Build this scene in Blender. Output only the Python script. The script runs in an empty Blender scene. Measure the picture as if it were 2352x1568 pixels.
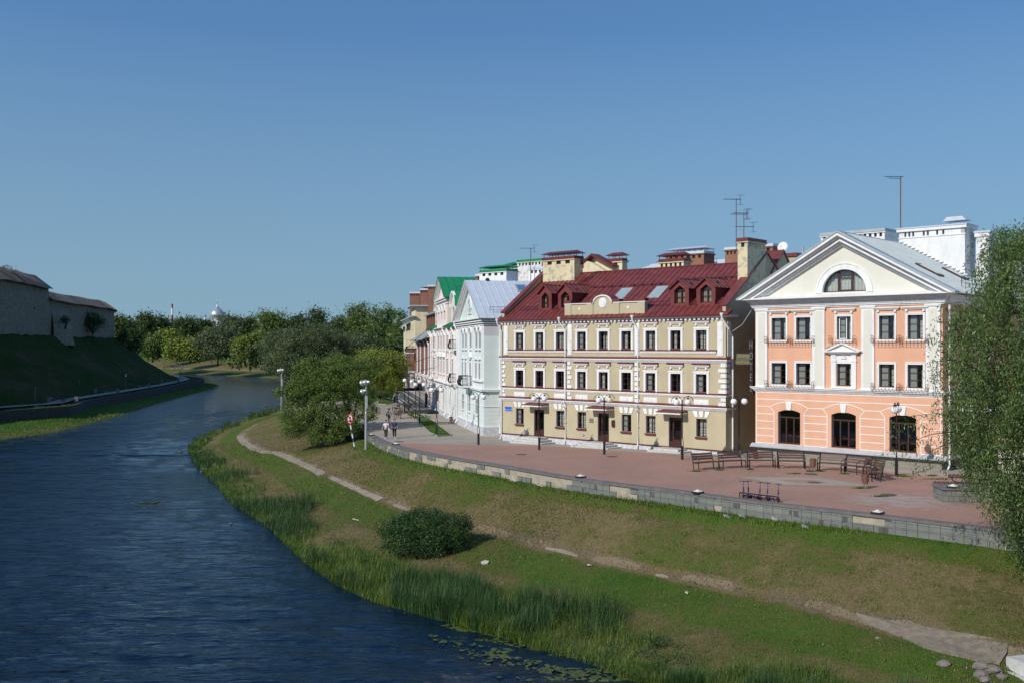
import bpy, math, random
import numpy as np
from mathutils import Vector, Matrix, noise
random.seed(7); rng = np.random.default_rng(7)
S = bpy.context.scene; C = S.collection; PI = math.pi
# ---------------- camera, sky, sun, exposure ----------------
F, CX, HY, H = 2287.0, 1176.0, 797.0, 8.2     # 35 mm lens in picture units of a 2352 wide frame, eye 8.2 m above the square
cd = bpy.data.cameras.new('camera'); cam = bpy.data.objects.new('camera', cd); C.objects.link(cam)
cd.sensor_width = 36; cd.lens = 36 * F / 2352; cd.shift_y = 13 / 2352; cd.clip_start = .5; cd.clip_end = 9000
cam.location = (0, 0, H); cam.rotation_euler = (PI / 2, 0, 0); S.camera = cam
SUN_AZ = 47.0; SUN_EL = 33.5                  # light travels toward +X+Y, sun behind the camera's left shoulder
w = bpy.data.worlds.new('World'); S.world = w; w.use_nodes = True
nt = w.node_tree; bgn = nt.nodes['Background']
sky = nt.nodes.new('ShaderNodeTexSky'); sky.sky_type = 'NISHITA'; sky.sun_disc = False
sky.sun_elevation = math.radians(SUN_EL); sky.sun_rotation = math.radians(180 + SUN_AZ)
sky.air_density = 1.6; sky.dust_density = 0; sky.ozone_density = 10; sky.altitude = 50
tcw = nt.nodes.new('ShaderNodeTexCoord'); mpw = nt.nodes.new('ShaderNodeMapping'); mpw.inputs['Location'].default_value = (0, 0, .25)   # thin the horizon glow
nt.links.new(tcw.outputs['Generated'], mpw.inputs[0]); nt.links.new(mpw.outputs[0], sky.inputs[0])
spw = nt.nodes.new('ShaderNodeSeparateXYZ'); mrw = nt.nodes.new('ShaderNodeMapRange'); mxw = nt.nodes.new('ShaderNodeMix'); mxw.data_type = 'RGBA'
nt.links.new(tcw.outputs['Generated'], spw.inputs[0]); nt.links.new(spw.outputs[2], mrw.inputs[0])
for k_, v_ in ((1, 0), (2, .3), (3, .9), (4, 0)): mrw.inputs[k_].default_value = v_
nt.links.new(mrw.outputs[0], mxw.inputs[0]); nt.links.new(sky.outputs[0], mxw.inputs[6]); mxw.inputs[7].default_value = (1.72, 2.64, 3.28, 1)
mlw = nt.nodes.new('ShaderNodeMix'); mlw.data_type = 'RGBA'; mlw.blend_type = 'MULTIPLY'; mlw.inputs[0].default_value = 1; mlw.inputs[7].default_value = (1.0, 1.005, .95, 1)
nt.links.new(mxw.outputs[2], mlw.inputs[6]); nt.links.new(mlw.outputs[2], bgn.inputs[0]); bgn.inputs[1].default_value = .15
sl = bpy.data.lights.new('sun', 'SUN'); so = bpy.data.objects.new('sun', sl); C.objects.link(so)
sl.energy = 3.8; sl.angle = math.radians(.5); sl.color = (1, .94, .84)
a = math.radians(SUN_AZ); e = math.radians(SUN_EL)
sd = Vector((math.sin(a) * math.cos(e), math.cos(a) * math.cos(e), -math.sin(e)))
so.rotation_euler = sd.to_track_quat('-Z', 'Y').to_euler(); so.location = (-40, -40, 60)
S.view_settings.view_transform = 'Standard'; S.view_settings.look = 'None'
S.view_settings.exposure = 0; S.view_settings.gamma = 1; S.view_settings.use_curve_mapping = False
S.render.engine = 'CYCLES'; S.cycles.max_bounces = 6; S.cycles.transparent_max_bounces = 12

# ---------------- helpers ----------------
def P(px, py, z):                              # point at height z seen at a survey reading
    Y = (H - z) * F / (py - HY); return ((px - CX) * Y / F, Y, z)
def A(px, py, Y): return ((px - CX) * Y / F, Y, H - (py - HY) * Y / F)
def g(Y):                                      # height of the paved promenade
    pts = [(40, .15), (66, .12), (75, 0), (100, -.62), (140, -.6), (900, -.6)]
    if Y <= 40: return .15
    for (a0, b0), (a1, b1) in zip(pts, pts[1:]):
        if Y <= a1: return b0 + (b1 - b0) * (Y - a0) / (a1 - a0)
    return -.6
def tag(o, label=None, cat=None, group=None, kind=None):
    if label: o['label'] = label
    if cat: o['category'] = cat
    if group: o['group'] = group
    if kind: o['kind'] = kind
    return o
def empty(name, loc=(0, 0, 0), rz=0, label=None, cat=None, group=None):
    o = bpy.data.objects.new(name, None); C.objects.link(o); o.location = loc; o.rotation_euler = (0, 0, rz)
    o.empty_display_size = .1
    return tag(o, label, cat, group)
def mesh_obj(name, me, parent=None, loc=None, rz=0):
    o = bpy.data.objects.new(name, me); C.objects.link(o)
    if parent: o.parent = parent
    if loc: o.location = loc
    if rz: o.rotation_euler = (0, 0, rz)
    return o
class MB:
    def __init__(s): s.v = []; s.f = []; s.m = []; s.k = 0; s.T = None
    def pt(s, p):
        if s.T is not None: p = s.T @ Vector(p)
        s.v.append(tuple(p)); return len(s.v) - 1
    def face(s, pts):
        s.f.append([s.pt(p) for p in pts]); s.m.append(s.k); return s
    def box(s, x0, x1, y0, y1, z0, z1):
        i = [s.pt(p) for p in ((x0, y0, z0), (x1, y0, z0), (x1, y1, z0), (x0, y1, z0), (x0, y0, z1), (x1, y0, z1), (x1, y1, z1), (x0, y1, z1))]
        for q in ((0, 3, 2, 1), (4, 5, 6, 7), (0, 1, 5, 4), (1, 2, 6, 5), (2, 3, 7, 6), (3, 0, 4, 7)):
            s.f.append([i[k] for k in q]); s.m.append(s.k)
        return s
    def prism(s, poly, y0, y1, ax='y'):        # polygon in (x,z) pushed along y; or (y,z) along x; or (x,y) along z
        def mk(a, b, t): return {'y': (a, t, b), 'x': (t, a, b), 'z': (a, b, t)}[ax]
        n = len(poly); A0 = [s.pt(mk(a, b, y0)) for a, b in poly]; B0 = [s.pt(mk(a, b, y1)) for a, b in poly]
        s.f.append(A0); s.m.append(s.k); s.f.append(B0[::-1]); s.m.append(s.k)
        for i in range(n):
            j = (i + 1) % n; s.f.append([A0[j], A0[i], B0[i], B0[j]]); s.m.append(s.k)
        return s
    def tube(s, pts, r, n=6, cap=True):
        pts = [Vector(p) for p in pts]; rs = r if isinstance(r, (list, tuple)) else [r] * len(pts); rings = []
        up = Vector((0, 0, 1))
        for i, p in enumerate(pts):
            d = (pts[min(i + 1, len(pts) - 1)] - pts[max(i - 1, 0)])
            d = d.normalized() if d.length > 1e-9 else up
            a = d.cross(up)
            a = a.normalized() if a.length > .05 else d.cross(Vector((1, 0, 0))).normalized()
            b = d.cross(a)
            rings.append([s.pt(p + rs[i] * (math.cos(2 * PI * k / n) * a + math.sin(2 * PI * k / n) * b)) for k in range(n)])
        for q, t in zip(rings, rings[1:]):
            for k in range(n):
                s.f.append([q[k], q[(k + 1) % n], t[(k + 1) % n], t[k]]); s.m.append(s.k)
        if cap:
            s.f.append(rings[0][::-1]); s.m.append(s.k); s.f.append(rings[-1]); s.m.append(s.k)
        return s
    def lathe(s, prof, c=(0, 0, 0), n=12):     # profile of (r,z) about z through c
        rings = []
        for r, z in prof:
            rings.append([s.pt((c[0] + r * math.cos(2 * PI * k / n), c[1] + r * math.sin(2 * PI * k / n), c[2] + z)) for k in range(n)])
        for q, t in zip(rings, rings[1:]):
            for k in range(n):
                s.f.append([q[k], q[(k + 1) % n], t[(k + 1) % n], t[k]]); s.m.append(s.k)
        s.f.append(rings[0][::-1]); s.m.append(s.k); s.f.append(rings[-1]); s.m.append(s.k)
        return s
    def ball(s, c, r, n=12, sz=1):
        return s.lathe([(max(r * math.sin(PI * i / n), .0005), -r * sz * math.cos(PI * i / n)) for i in range(n + 1)], c, n)
    def cyl(s, p, q, r, n=10): return s.tube([p, q], r, n)
    def mesh(s, name, mats, smooth=False):
        me = bpy.data.meshes.new(name); me.from_pydata(s.v, [], s.f)
        for m in (mats if isinstance(mats, (list, tuple)) else [mats]): me.materials.append(m)
        me.polygons.foreach_set('material_index', s.m)
        if smooth: me.polygons.foreach_set('use_smooth', [True] * len(s.f))
        me.update(); return me
    def build(s, name, mats, parent=None, loc=None, rz=0, smooth=False):
        return mesh_obj(name, s.mesh(name, mats, smooth), parent, loc, rz)
def copy_tree(o, parent=None):
    c = o.copy(); C.objects.link(c); c.parent = parent
    for ch in [k for k in o.children]: copy_tree(ch, c)
    return c
def place(proto, first, loc, rz=0, label=None, group=None, sc=None):
    o = proto if first else copy_tree(proto)
    o.location = loc; o.rotation_euler = (0, 0, rz)
    if sc: o.scale = (sc, sc, sc)
    if label: o['label'] = label
    if group: o['group'] = group
    return o

# ---------------- materials ----------------
def L(*c): return (*c, 1)
def srgb(h):
    h = h.lstrip('#'); c = [int(h[i:i + 2], 16) / 255 for i in (0, 2, 4)]
    return tuple(x / 12.92 if x <= .04045 else ((x + .055) / 1.055) ** 2.4 for x in c)
def nmat(name):
    m = bpy.data.materials.new(name); m.use_nodes = True; t = m.node_tree
    return m, t, t.nodes['Principled BSDF']
def nd(t, typ, **kw):
    n = t.nodes.new(typ)
    for k, v in kw.items():
        if k.startswith('i_'):
            n.inputs[k[2:].replace('_', ' ')].default_value = v
        else: setattr(n, k, v)
    return n
def coord(t, scale=(1, 1, 1), kind='Object'):
    c = nd(t, 'ShaderNodeTexCoord'); mp = nd(t, 'ShaderNodeMapping'); mp.inputs['Scale'].default_value = scale
    t.links.new(c.outputs[kind], mp.inputs['Vector']); return mp.outputs[0]
def nz(t, vec, scale, detail=4, rough=.55, dist=0):
    n = nd(t, 'ShaderNodeTexNoise'); n.inputs['Scale'].default_value = scale; n.inputs['Detail'].default_value = detail
    n.inputs['Roughness'].default_value = rough; n.inputs['Distortion'].default_value = dist
    t.links.new(vec, n.inputs['Vector']); return n.outputs['Fac']
def ramp(t, fac, stops, interp='LINEAR'):
    r = nd(t, 'ShaderNodeValToRGB'); cr = r.color_ramp; cr.interpolation = interp
    while len(cr.elements) < len(stops): cr.elements.new(.5)
    for el, (p, c) in zip(cr.elements, stops):
        el.position = p; el.color = (*c[:3], 1) if isinstance(c, (tuple, list)) else (c, c, c, 1)
    t.links.new(fac, r.inputs[0]); return r.outputs[0]
def mix(t, fac, a, b, mode='MIX'):
    n = nd(t, 'ShaderNodeMix', data_type='RGBA', blend_type=mode)
    for sock, v in ((n.inputs[0], fac), (n.inputs[6], a), (n.inputs[7], b)):
        if hasattr(v, 'links') or isinstance(v, bpy.types.NodeSocket): t.links.new(v, sock)
        elif isinstance(v, (int, float)): sock.default_value = v
        else: sock.default_value = (*v[:3], 1)
    return n.outputs[2]
def bump(t, bs, fac, strength=.3, dist=.02):
    b = nd(t, 'ShaderNodeBump'); b.inputs['Strength'].default_value = strength; b.inputs['Distance'].default_value = dist
    t.links.new(fac, b.inputs['Height']); t.links.new(b.outputs[0], bs.inputs['Normal'])
def pm(name, c, var=.12, scale=3, rough=.75, bmp=.15, bscale=25, metal=0, dirt=0, dirtc=(.12, .1, .08), spec=.5, kind='Object', streak=True):
    m, t, b = nmat(name); v = coord(t, kind=kind)
    lo = tuple(x * (1 - var) for x in c); hi = tuple(min(x * (1 + var), .95) for x in c)
    col = ramp(t, nz(t, v, scale, 6), [(.3, lo), (.7, hi)])
    if dirt:
        vs = coord(t, (1, 1, .18) if streak else (1, 1, 1), kind); d = ramp(t, nz(t, vs, scale * 1.3, 7, .65), [(.5 if streak else .52, 0), (.72 if streak else .57, 1)])
        mm = nd(t, 'ShaderNodeMath', operation='MULTIPLY'); t.links.new(d, mm.inputs[0]); mm.inputs[1].default_value = dirt
        col = mix(t, mm.outputs[0], col, dirtc)
    t.links.new(col, b.inputs['Base Color']); b.inputs['Roughness'].default_value = rough; b.inputs['Metallic'].default_value = metal
    b.inputs['Specular IOR Level'].default_value = spec
    if bmp: bump(t, b, nz(t, v, bscale, 4), bmp, .02)
    return m
def brickmat(name, c1, c2, mortar, bw=.26, bh=.075, ms=.012, offset=.5, rough=.85, var=.5, bmp=.5, kind='Object', floor=False, msm=.1, scale=1):
    m, t, b = nmat(name); tc = nd(t, 'ShaderNodeTexCoord'); sp = nd(t, 'ShaderNodeSeparateXYZ'); t.links.new(tc.outputs[kind], sp.inputs[0])
    cb = nd(t, 'ShaderNodeCombineXYZ')
    if floor:
        t.links.new(sp.outputs[0], cb.inputs[0]); t.links.new(sp.outputs[1], cb.inputs[1])
    else:
        ad = nd(t, 'ShaderNodeMath', operation='ADD'); t.links.new(sp.outputs[0], ad.inputs[0]); t.links.new(sp.outputs[1], ad.inputs[1])
        t.links.new(ad.outputs[0], cb.inputs[0]); t.links.new(sp.outputs[2], cb.inputs[1])
    br = nd(t, 'ShaderNodeTexBrick'); t.links.new(cb.outputs[0], br.inputs['Vector'])
    br.inputs['Scale'].default_value = scale; br.inputs['Brick Width'].default_value = bw; br.inputs['Row Height'].default_value = bh
    br.inputs['Mortar Size'].default_value = ms; br.inputs['Mortar Smooth'].default_value = msm; br.offset = offset
    br.inputs['Color1'].default_value = (*c1, 1); br.inputs['Color2'].default_value = (*c2, 1); br.inputs['Mortar'].default_value = (*mortar, 1)
    v = coord(t, kind=kind); col = mix(t, var, br.outputs['Color'], ramp(t, nz(t, v, 1.2, 7, .65), [(.25, (.45, .45, .45)), (.75, (1.0, 1.0, 1.0))]), 'MULTIPLY')
    col = mix(t, var, col, ramp(t, nz(t, v, 9, 4), [(.3, (.7, .7, .7)), (.7, (1, 1, 1))]), 'MULTIPLY')
    t.links.new(col, b.inputs['Base Color']); b.inputs['Roughness'].default_value = rough
    iv = nd(t, 'ShaderNodeMath', operation='SUBTRACT'); iv.inputs[0].default_value = 1; t.links.new(br.outputs['Fac'], iv.inputs[1])
    bump(t, b, iv.outputs[0], bmp, .02); return m
W_ = (.78, .78, .77)
m_white = pm('white_paint', W_, .05, 2, .7, .1, 30, dirt=.35, dirtc=(.42, .41, .38))
m_yel = pm('ochre_plaster', (.49, .425, .28), .08, .7, .85, .2, 60, dirt=.45, dirtc=(.39, .33, .21))
m_cream = pm('cream_plaster', (.70, .62, .42), .08, 1.2, .85, .2, 40, dirt=.3, dirtc=(.3, .27, .2))
m_peel = pm('peeling_cream_plaster', (.66, .57, .36), .08, 1.2, .88, .3, 30, dirt=.8, dirtc=(.36, .33, .3), streak=False)
m_peach = pm('peach_plaster', (.72, .40, .26), .07, .6, .85, .2, 60, dirt=.4, dirtc=(.60, .30, .18))
m_ivory = pm('ivory_plaster', (.68, .67, .59), .04, .8, .85, .1, 40, dirt=.1, dirtc=(.55, .52, .4))
m_peelw = pm('peeling_white_plaster', (.72, .71, .69), .06, 1.5, .88, .3, 30, dirt=.75, dirtc=(.42, .38, .34), streak=False)
m_mint = pm('mint_plaster', (.68, .76, .74), .06, 1, .85, .2, 40, dirt=.5, dirtc=(.72, .74, .72))
m_mintp = pm('peeling_mint_plaster', (.62, .74, .71), .06, 1, .85, .3, 30, dirt=.75, dirtc=(.55, .47, .38), streak=False)
m_lilac = pm('pale_grey_plaster', (.56, .55, .57), .05, 1, .85, .1, 40)
m_pink = pm('pale_pink_plaster', (.80, .69, .64), .05, 1, .85, .2, 40, dirt=.3, dirtc=(.7, .6, .55))
m_maroon = pm('maroon_roof_metal', (.165, .036, .032), .25, 1.5, .42, .05, 8, dirt=.25, dirtc=(.30, .09, .08))
m_mardk = pm('maroon_trim_metal', (.15, .026, .026), .15, 3, .45, .05, 8)
m_frame = pm('dark_brown_frame', (.062, .022, .02), .15, 5, .4, .05, 40)
m_greymet = pm('grey_roof_metal', (.40, .45, .47), .10, 1.2, .38, .05, 8, metal=.15, dirt=.2, dirtc=(.3, .3, .28))
m_palemet = pm('pale_blue_grey_roof_metal', (.55, .60, .66), .06, 1.2, .4, .05, 8, dirt=.3, dirtc=(.42, .45, .48))
m_green = pm('green_roof_metal', (.012, .23, .075), .15, 1.5, .4, .05, 8, dirt=.2, dirtc=(.06, .2, .1))
m_galv = pm('galvanised_metal', (.42, .43, .43), .12, 6, .45, .05, 20, metal=.4)
m_pipe = pm('white_downpipe', (.80, .80, .80), .05, 3, .4, .03, 20, dirt=.25, dirtc=(.45, .42, .38))
m_black = pm('black_metal', (.012, .012, .013), .2, 6, .45, .05, 20)
m_rust = pm('rusty_metal', (.16, .07, .045), .3, 20, .7, .1, 60)
m_conc = pm('grey_concrete', (.34, .335, .32), .16, 4, .9, .3, 40, dirt=.5, dirtc=(.18, .17, .15), streak=False)
m_plinth = pm('painted_plinth', (.48, .50, .54), .1, 3, .9, .3, 30, dirt=.6, dirtc=(.75, .74, .7), streak=False)
m_step = pm('pale_concrete_steps', (.52, .515, .48), .1, 3, .9, .2, 40, dirt=.4, dirtc=(.36, .35, .32), streak=False)
m_ledge = pm('grey_ledge_tile', (.44, .45, .47), .1, 2, .55, .1, 30)
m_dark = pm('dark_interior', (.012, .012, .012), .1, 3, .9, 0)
m_curt = pm('curtain_cloth', (.62, .64, .61), .15, 8, .9, .1, 30)
m_net = pm('grey_blind_cloth', (.33, .35, .35), .12, 5, .9, .1, 60)
m_globe = pm('white_globe_glass', (.85, .85, .86), .02, 3, .25, 0)
m_globey = pm('yellowed_globe_glass', (.66, .60, .42), .04, 3, .25, 0)
m_wood = pm('brown_bench_wood', (.085, .036, .027), .3, 12, .55, .2, 60, dirt=.3, dirtc=(.2, .12, .09))
m_redbrick = brickmat('red_brick', (.34, .105, .055), (.25, .07, .04), (.30, .22, .17), msm=.3)
m_orbrick = brickmat('orange_brick', (.42, .155, .075), (.34, .11, .055), (.34, .26, .2))
m_gbrick = brickmat('grey_plinth_brick', (.33, .31, .25), (.26, .245, .20), (.22, .2, .17), .3, .1, .008, var=.35)
m_wbrick = brickmat('whitewashed_block', (.5, .5, .48), (.6, .6, .57), (.3, .3, .28), .4, .2, .012, var=.4)
m_skin = pm('skin', (.55, .31, .22), .05, 10, .55, 0)
m_hair = pm('dark_hair', (.02, .014, .011), .2, 40, .5, 0)
def glass(name, c, tr=.55, refl=.16):
    m, t, b = nmat(name); t.nodes.remove(b); o = t.nodes['Material Output']
    tb = nd(t, 'ShaderNodeBsdfTransparent'); tb.inputs[0].default_value = (*[x * tr for x in (1, 1.02, 1)], 1)
    gl = nd(t, 'ShaderNodeBsdfGlossy'); gl.inputs[0].default_value = (.9, .95, 1, 1); gl.inputs[1].default_value = .03
    mx = nd(t, 'ShaderNodeMixShader'); fr = nd(t, 'ShaderNodeFresnel'); fr.inputs[0].default_value = 1.5
    ad = nd(t, 'ShaderNodeMath', operation='ADD'); ad.inputs[1].default_value = refl - .04; t.links.new(fr.outputs[0], ad.inputs[0])
    v = coord(t); bp = nd(t, 'ShaderNodeBump'); bp.inputs['Strength'].default_value = .15; bp.inputs['Distance'].default_value = .02
    t.links.new(nz(t, v, 1.5, 1), bp.inputs['Height']); t.links.new(bp.outputs[0], gl.inputs['Normal'])
    t.links.new(ad.outputs[0], mx.inputs[0]); t.links.new(tb.outputs[0], mx.inputs[1]); t.links.new(gl.outputs[0], mx.inputs[2])
    t.links.new(mx.outputs[0], o.inputs[0]); return m
m_glass = glass('window_glass', (1, 1, 1), .86, .09); m_glassd = glass('dark_window_glass', (1, 1, 1), .3, .07)
m_skyl = pm('skylight_glass', (.30, .38, .38), .08, 3, .12, 0)
def leafmat(name, c1, c2, c3, trans=.25, rough=.5, nscale=.35):
    m, t, b = nmat(name); v = coord(t)
    gi = nd(t, 'ShaderNodeNewGeometry'); col = ramp(t, gi.outputs['Random Per Island'], [(0, c1), (.55, c2), (1, c3)])
    col = mix(t, .75, col, ramp(t, nz(t, v, nscale, 3), [(.3, (.55, .58, .5)), (.7, (1.15, 1.1, 1.0))]), 'MULTIPLY')
    t.links.new(col, b.inputs['Base Color']); b.inputs['Roughness'].default_value = rough; b.inputs['Specular IOR Level'].default_value = .35
    tr = nd(t, 'ShaderNodeBsdfTranslucent'); t.links.new(col, tr.inputs[0]); ms = nd(t, 'ShaderNodeMixShader'); ms.inputs[0].default_value = trans
    o = t.nodes['Material Output']; t.links.new(b.outputs[0], ms.inputs[1]); t.links.new(tr.outputs[0], ms.inputs[2]); t.links.new(ms.outputs[0], o.inputs[0])
    return m
lf_near = leafmat('willow_leaf', (.055, .105, .02), (.105, .18, .035), (.25, .31, .14), nscale=.8, rough=.4)
lf_olive = leafmat('olive_willow_leaf', (.08, .145, .025), (.14, .215, .04), (.25, .31, .09), trans=.35)
lf_yel = leafmat('yellow_green_willow_leaf', (.14, .20, .02), (.22, .28, .036), (.30, .34, .08))
lf_dark = leafmat('dark_tree_leaf', (.045, .08, .02), (.075, .12, .03), (.115, .155, .05), nscale=.12)
lf_mid = leafmat('mid_green_leaf', (.06, .105, .022), (.10, .15, .035), (.14, .185, .055), nscale=.12)
lf_blue = leafmat('blue_green_willow_leaf', (.085, .125, .05), (.13, .17, .075), (.18, .21, .10), nscale=.15)
lf_bush = leafmat('bush_leaf', (.025, .065, .018), (.045, .105, .028), (.08, .15, .04), nscale=1)
lf_grass = leafmat('reed_blade', (.055, .125, .015), (.11, .20, .025), (.25, .28, .08), nscale=.25)
lf_dgrass = leafmat('dark_reed_blade', (.03, .085, .024), (.055, .125, .036), (.10, .17, .05), nscale=.4)
lf_turf = leafmat('turf_blade', (.075, .10, .02), (.17, .15, .055), (.30, .235, .13), nscale=.5)
m_bark = pm('dark_bark', (.028, .023, .018), .3, 6, .9, .5, 20)
# ---------------- terrain, river, paving ----------------
WZ = -4.8
def resample(pts, sub):
    """Catmull-Rom through 3D points, sub pieces per span"""
    out = []; n = len(pts); pts = [Vector(p) for p in pts]
    for i in range(n - 1):
        p0 = pts[max(i - 1, 0)]; p1 = pts[i]; p2 = pts[i + 1]; p3 = pts[min(i + 2, n - 1)]
        for k in range(sub):
            t = k / sub
            out.append(.5 * ((2 * p1) + (-p0 + p2) * t + (2 * p0 - 5 * p1 + 4 * p2 - p3) * t * t + (-p0 + 3 * p1 - 3 * p2 + p3) * t ** 3))
    out.append(pts[-1]); return out
# wall line along the square (top outer edge of the masonry), from near right to the far bastion
wallD = [(2330, 1226), (2238, 1213.3), (1985, 1183), (1754, 1156.7), (1550, 1129), (1444, 1117), (1299, 1096.7), (1148, 1071), (976, 1041.7), (888, 1018), (842, 994), (815, 976), (742, 967), (680, 955), (652, 942), (664, 930), (700, 920)]
def wallpt(px, py):
    z = 0.
    for _ in range(8): p = P(px, py, z); z = g(p[1])
    return Vector((p[0], p[1], z))
WL0 = [wallpt(*p) for p in wallD]
WL0 = [Vector((31, 36.5, .15)), Vector((26, 40.2, .15))] + WL0
# rows: shore, path, wall foot
shoreD = [(2000, 1690), (1850, 1625), (1570, 1575), (1440, 1528), (1215, 1460), (1065, 1418), (868, 1362), (735, 1290), (640, 1205), (562, 1150), (500, 1090), (452, 1048), (450, 1026), (485, 1000), (565, 965), (610, 950), (640, 940)]
pathD = [(2420, 1515), (2290, 1500), (1975, 1424), (1700, 1357), (1522, 1320), (1253, 1258), (1100, 1215), (930, 1167), (814, 1120), (742, 1087), (646, 1043), (590, 1033), (553, 1008), (557, 990), (600, 968), (640, 955), (672, 940)]
SH = [Vector((19, 26, WZ)), Vector((14, 30, WZ))] + [Vector(P(x, y, WZ)) for x, y in shoreD]
PT = [Vector((25, 31, -3.2)), Vector((21.5, 35, -3.2))] + [Vector(P(x, y, -3.2)) for x, y in pathD]
far = [((-52, 270), (-44, 270), (-37, 270), -.6), ((-62, 330), (-53, 332), (-44, 336), -.4), ((-80, 385), (-70, 390), (-56, 400), .3), ((-98, 419), (-88, 432), (-74, 455), 1.4), ((-140, 464), (-133, 482), (-118, 513), 2.2), ((-170, 495), (-164, 510), (-155, 540), 2.3), ((-220, 530), (-215, 545), (-208, 575), 2.5), ((-320, 570), (-315, 590), (-305, 620), 2.5)]
SHf = resample(SH + [Vector((*a, WZ)) for a, b, c, z in far], 4)
PTf = resample(PT + [Vector((*b, -3.0)) for a, b, c, z in far], 4)
WLf = resample(WL0 + [Vector((*c, z)) for a, b, c, z in far], 4)
NW = (len(WL0) - 1) * 4
def grassmat(name, tuft=True):
    m, t, b = nmat(name); v = coord(t)
    at = nd(t, 'ShaderNodeAttribute'); at.attribute_name = 'dry'
    n1 = nz(t, v, .35, 8, .68); n2 = nz(t, coord(t, (1, 1, 1)), 2.2, 6, .7); n3 = nz(t, v, 14, 5, .7)
    ad = nd(t, 'ShaderNodeMath', operation='ADD'); t.links.new(at.outputs['Fac'], ad.inputs[0]); t.links.new(n1, ad.inputs[1])
    a2 = nd(t, 'ShaderNodeMath', operation='MULTIPLY_ADD'); t.links.new(n2, a2.inputs[0]); a2.inputs[1].default_value = .8; t.links.new(ad.outputs[0], a2.inputs[2])
    sb = nd(t, 'ShaderNodeMath', operation='SUBTRACT'); t.links.new(a2.outputs[0], sb.inputs[0]); sb.inputs[1].default_value = .93
    col = ramp(t, sb.outputs[0], [(.0, (.045, .115, .010)), (.3, (.085, .135, .02)), (.5, (.125, .12, .038)), (.7, (.20, .155, .075)), (.9, (.185, .14, .09)), (1, (.29, .22, .14))])
    col = mix(t, .8, col, ramp(t, n3, [(.3, (.30, .33, .28)), (.52, (.9, .92, .88)), (.72, (1.4, 1.3, 1.15))]), 'MULTIPLY')
    t.links.new(col, b.inputs['Base Color']); b.inputs['Roughness'].default_value = .95; b.inputs['Specular IOR Level'].default_value = .15
    bump(t, b, n3, .9, .08); return m
m_grass = grassmat('bank_grass')
def loft(name, lines, subs, dryf, mat, amp=.12, kind='structure', parent=None):
    """lines: list of equal-length point lists; subs: subdivisions between; dryf(u) dryness at 0..len-1"""
    n = len(lines[0]); rows = []; dr = []
    for i in range(n):
        row = []; d = []
        for a0, (q0, q1) in enumerate(zip(lines, lines[1:])):
            for k in range(subs[a0] + (1 if a0 == len(subs) - 1 else 0)):
                t = k / subs[a0]; p = q0[i].lerp(q1[i], t); u = a0 + t; edge = 0 if (u < .001 or u > len(lines) - 1.001) else 1
                p = p.copy(); p.z += edge * amp * (noise.noise(Vector((p.x * .35, p.y * .35, 3))) + .5 * noise.noise(Vector((p.x * 1.3, p.y * 1.3, 7))))
                row.append(p); d.append(dryf(u, p))
        rows.append(row); dr.append(d)
    m = len(rows[0]); v = [tuple(p) for r in rows for p in r]; f = []
    for i in range(n - 1):
        for k in range(m - 1): f.append((i * m + k, i * m + k + 1, (i + 1) * m + k + 1, (i + 1) * m + k))
    me = bpy.data.meshes.new(name); me.from_pydata(v, [], f); me.materials.append(mat)
    att = me.attributes.new('dry', 'FLOAT', 'POINT'); att.data.foreach_set('value', [x for d in dr for x in d])
    me.polygons.foreach_set('use_smooth', [True] * len(f)); me.update()
    o = mesh_obj(name, me, parent); tag(o, kind=kind); return o, rows
dens = 4
def dryR(u, p):
    # 0 underwater edge, 1 shore, 2 path, 3 wall foot
    n = noise.noise(Vector((p.x * .13, p.y * .13, 0)))
    if u < 1: return .1
    if u < 1.55: return .58 + .2 * n
    if u < 1.93: return .33 + .2 * n
    if u < 1.98: return .45 + .3 * n
    if u < 2.08: return 1.0 + .45 * noise.noise(Vector((p.x * .25, p.y * .25, 3)))
    if u < 2.75: return .66 - .10 * (u - 2) + .25 * n
    return .42 - .9 * (u - 2.75)
UW = []
for i, p in enumerate(SHf):
    q = PTf[i]; d = (p - q); d.z = 0; d = d.normalized() if d.length > .1 else Vector((-1, 0, 0)); UW.append(Vector((p.x + d.x * 3, p.y + d.y * 3, WZ - 1.6)))
WFf = [Vector((p.x, p.y, p.z - .72 if i <= NW else p.z)) for i, p in enumerate(WLf)]
def fine(line, k): return resample(line, k)
right_bank, RB = loft('river_bank', [fine(UW, 4), fine(SHf, 4), fine(PTf, 4), fine(WFf, 4)], [3, 12, 14], dryR, m_grass, .14)
# land behind the banks, out to the horizon
inl = []
for i, p in enumerate(WFf):
    inl.append(p)
def inland(i, p, k):
    t = i / (len(WFf) - 1)
    if i <= NW:
        X = [p.x + .7, 45, 120, 900, 3500][k]; z = -.06 if k < 3 else -.06
        return Vector((X, p.y, g(p.y) - .08 if k else p.z))
    s = (i - NW) / (len(WFf) - 1 - NW)
    ang = math.radians(5 + 108 * s) ; R = [.7, 60, 200, 900, 3500][k]
    return Vector((p.x + R * math.cos(ang), p.y + R * math.sin(ang), p.z + (1.5 * s if k else 0)))
lines = [[p for p in WFf]] + [[inland(i, p, k) for i, p in enumerate(WFf)] for k in range(5)]
land, _ = loft('land', lines, [1, 4, 3, 2, 2], lambda u, p: .18, m_grass, 0)
# underground base sheet out to the horizon
MB().face([(-5000, -5000, -7.5), (5000, -5000, -7.5), (5000, 6000, -7.5), (-5000, 6000, -7.5)]).build('riverbed', m_grass)['kind'] = 'structure'
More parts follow.
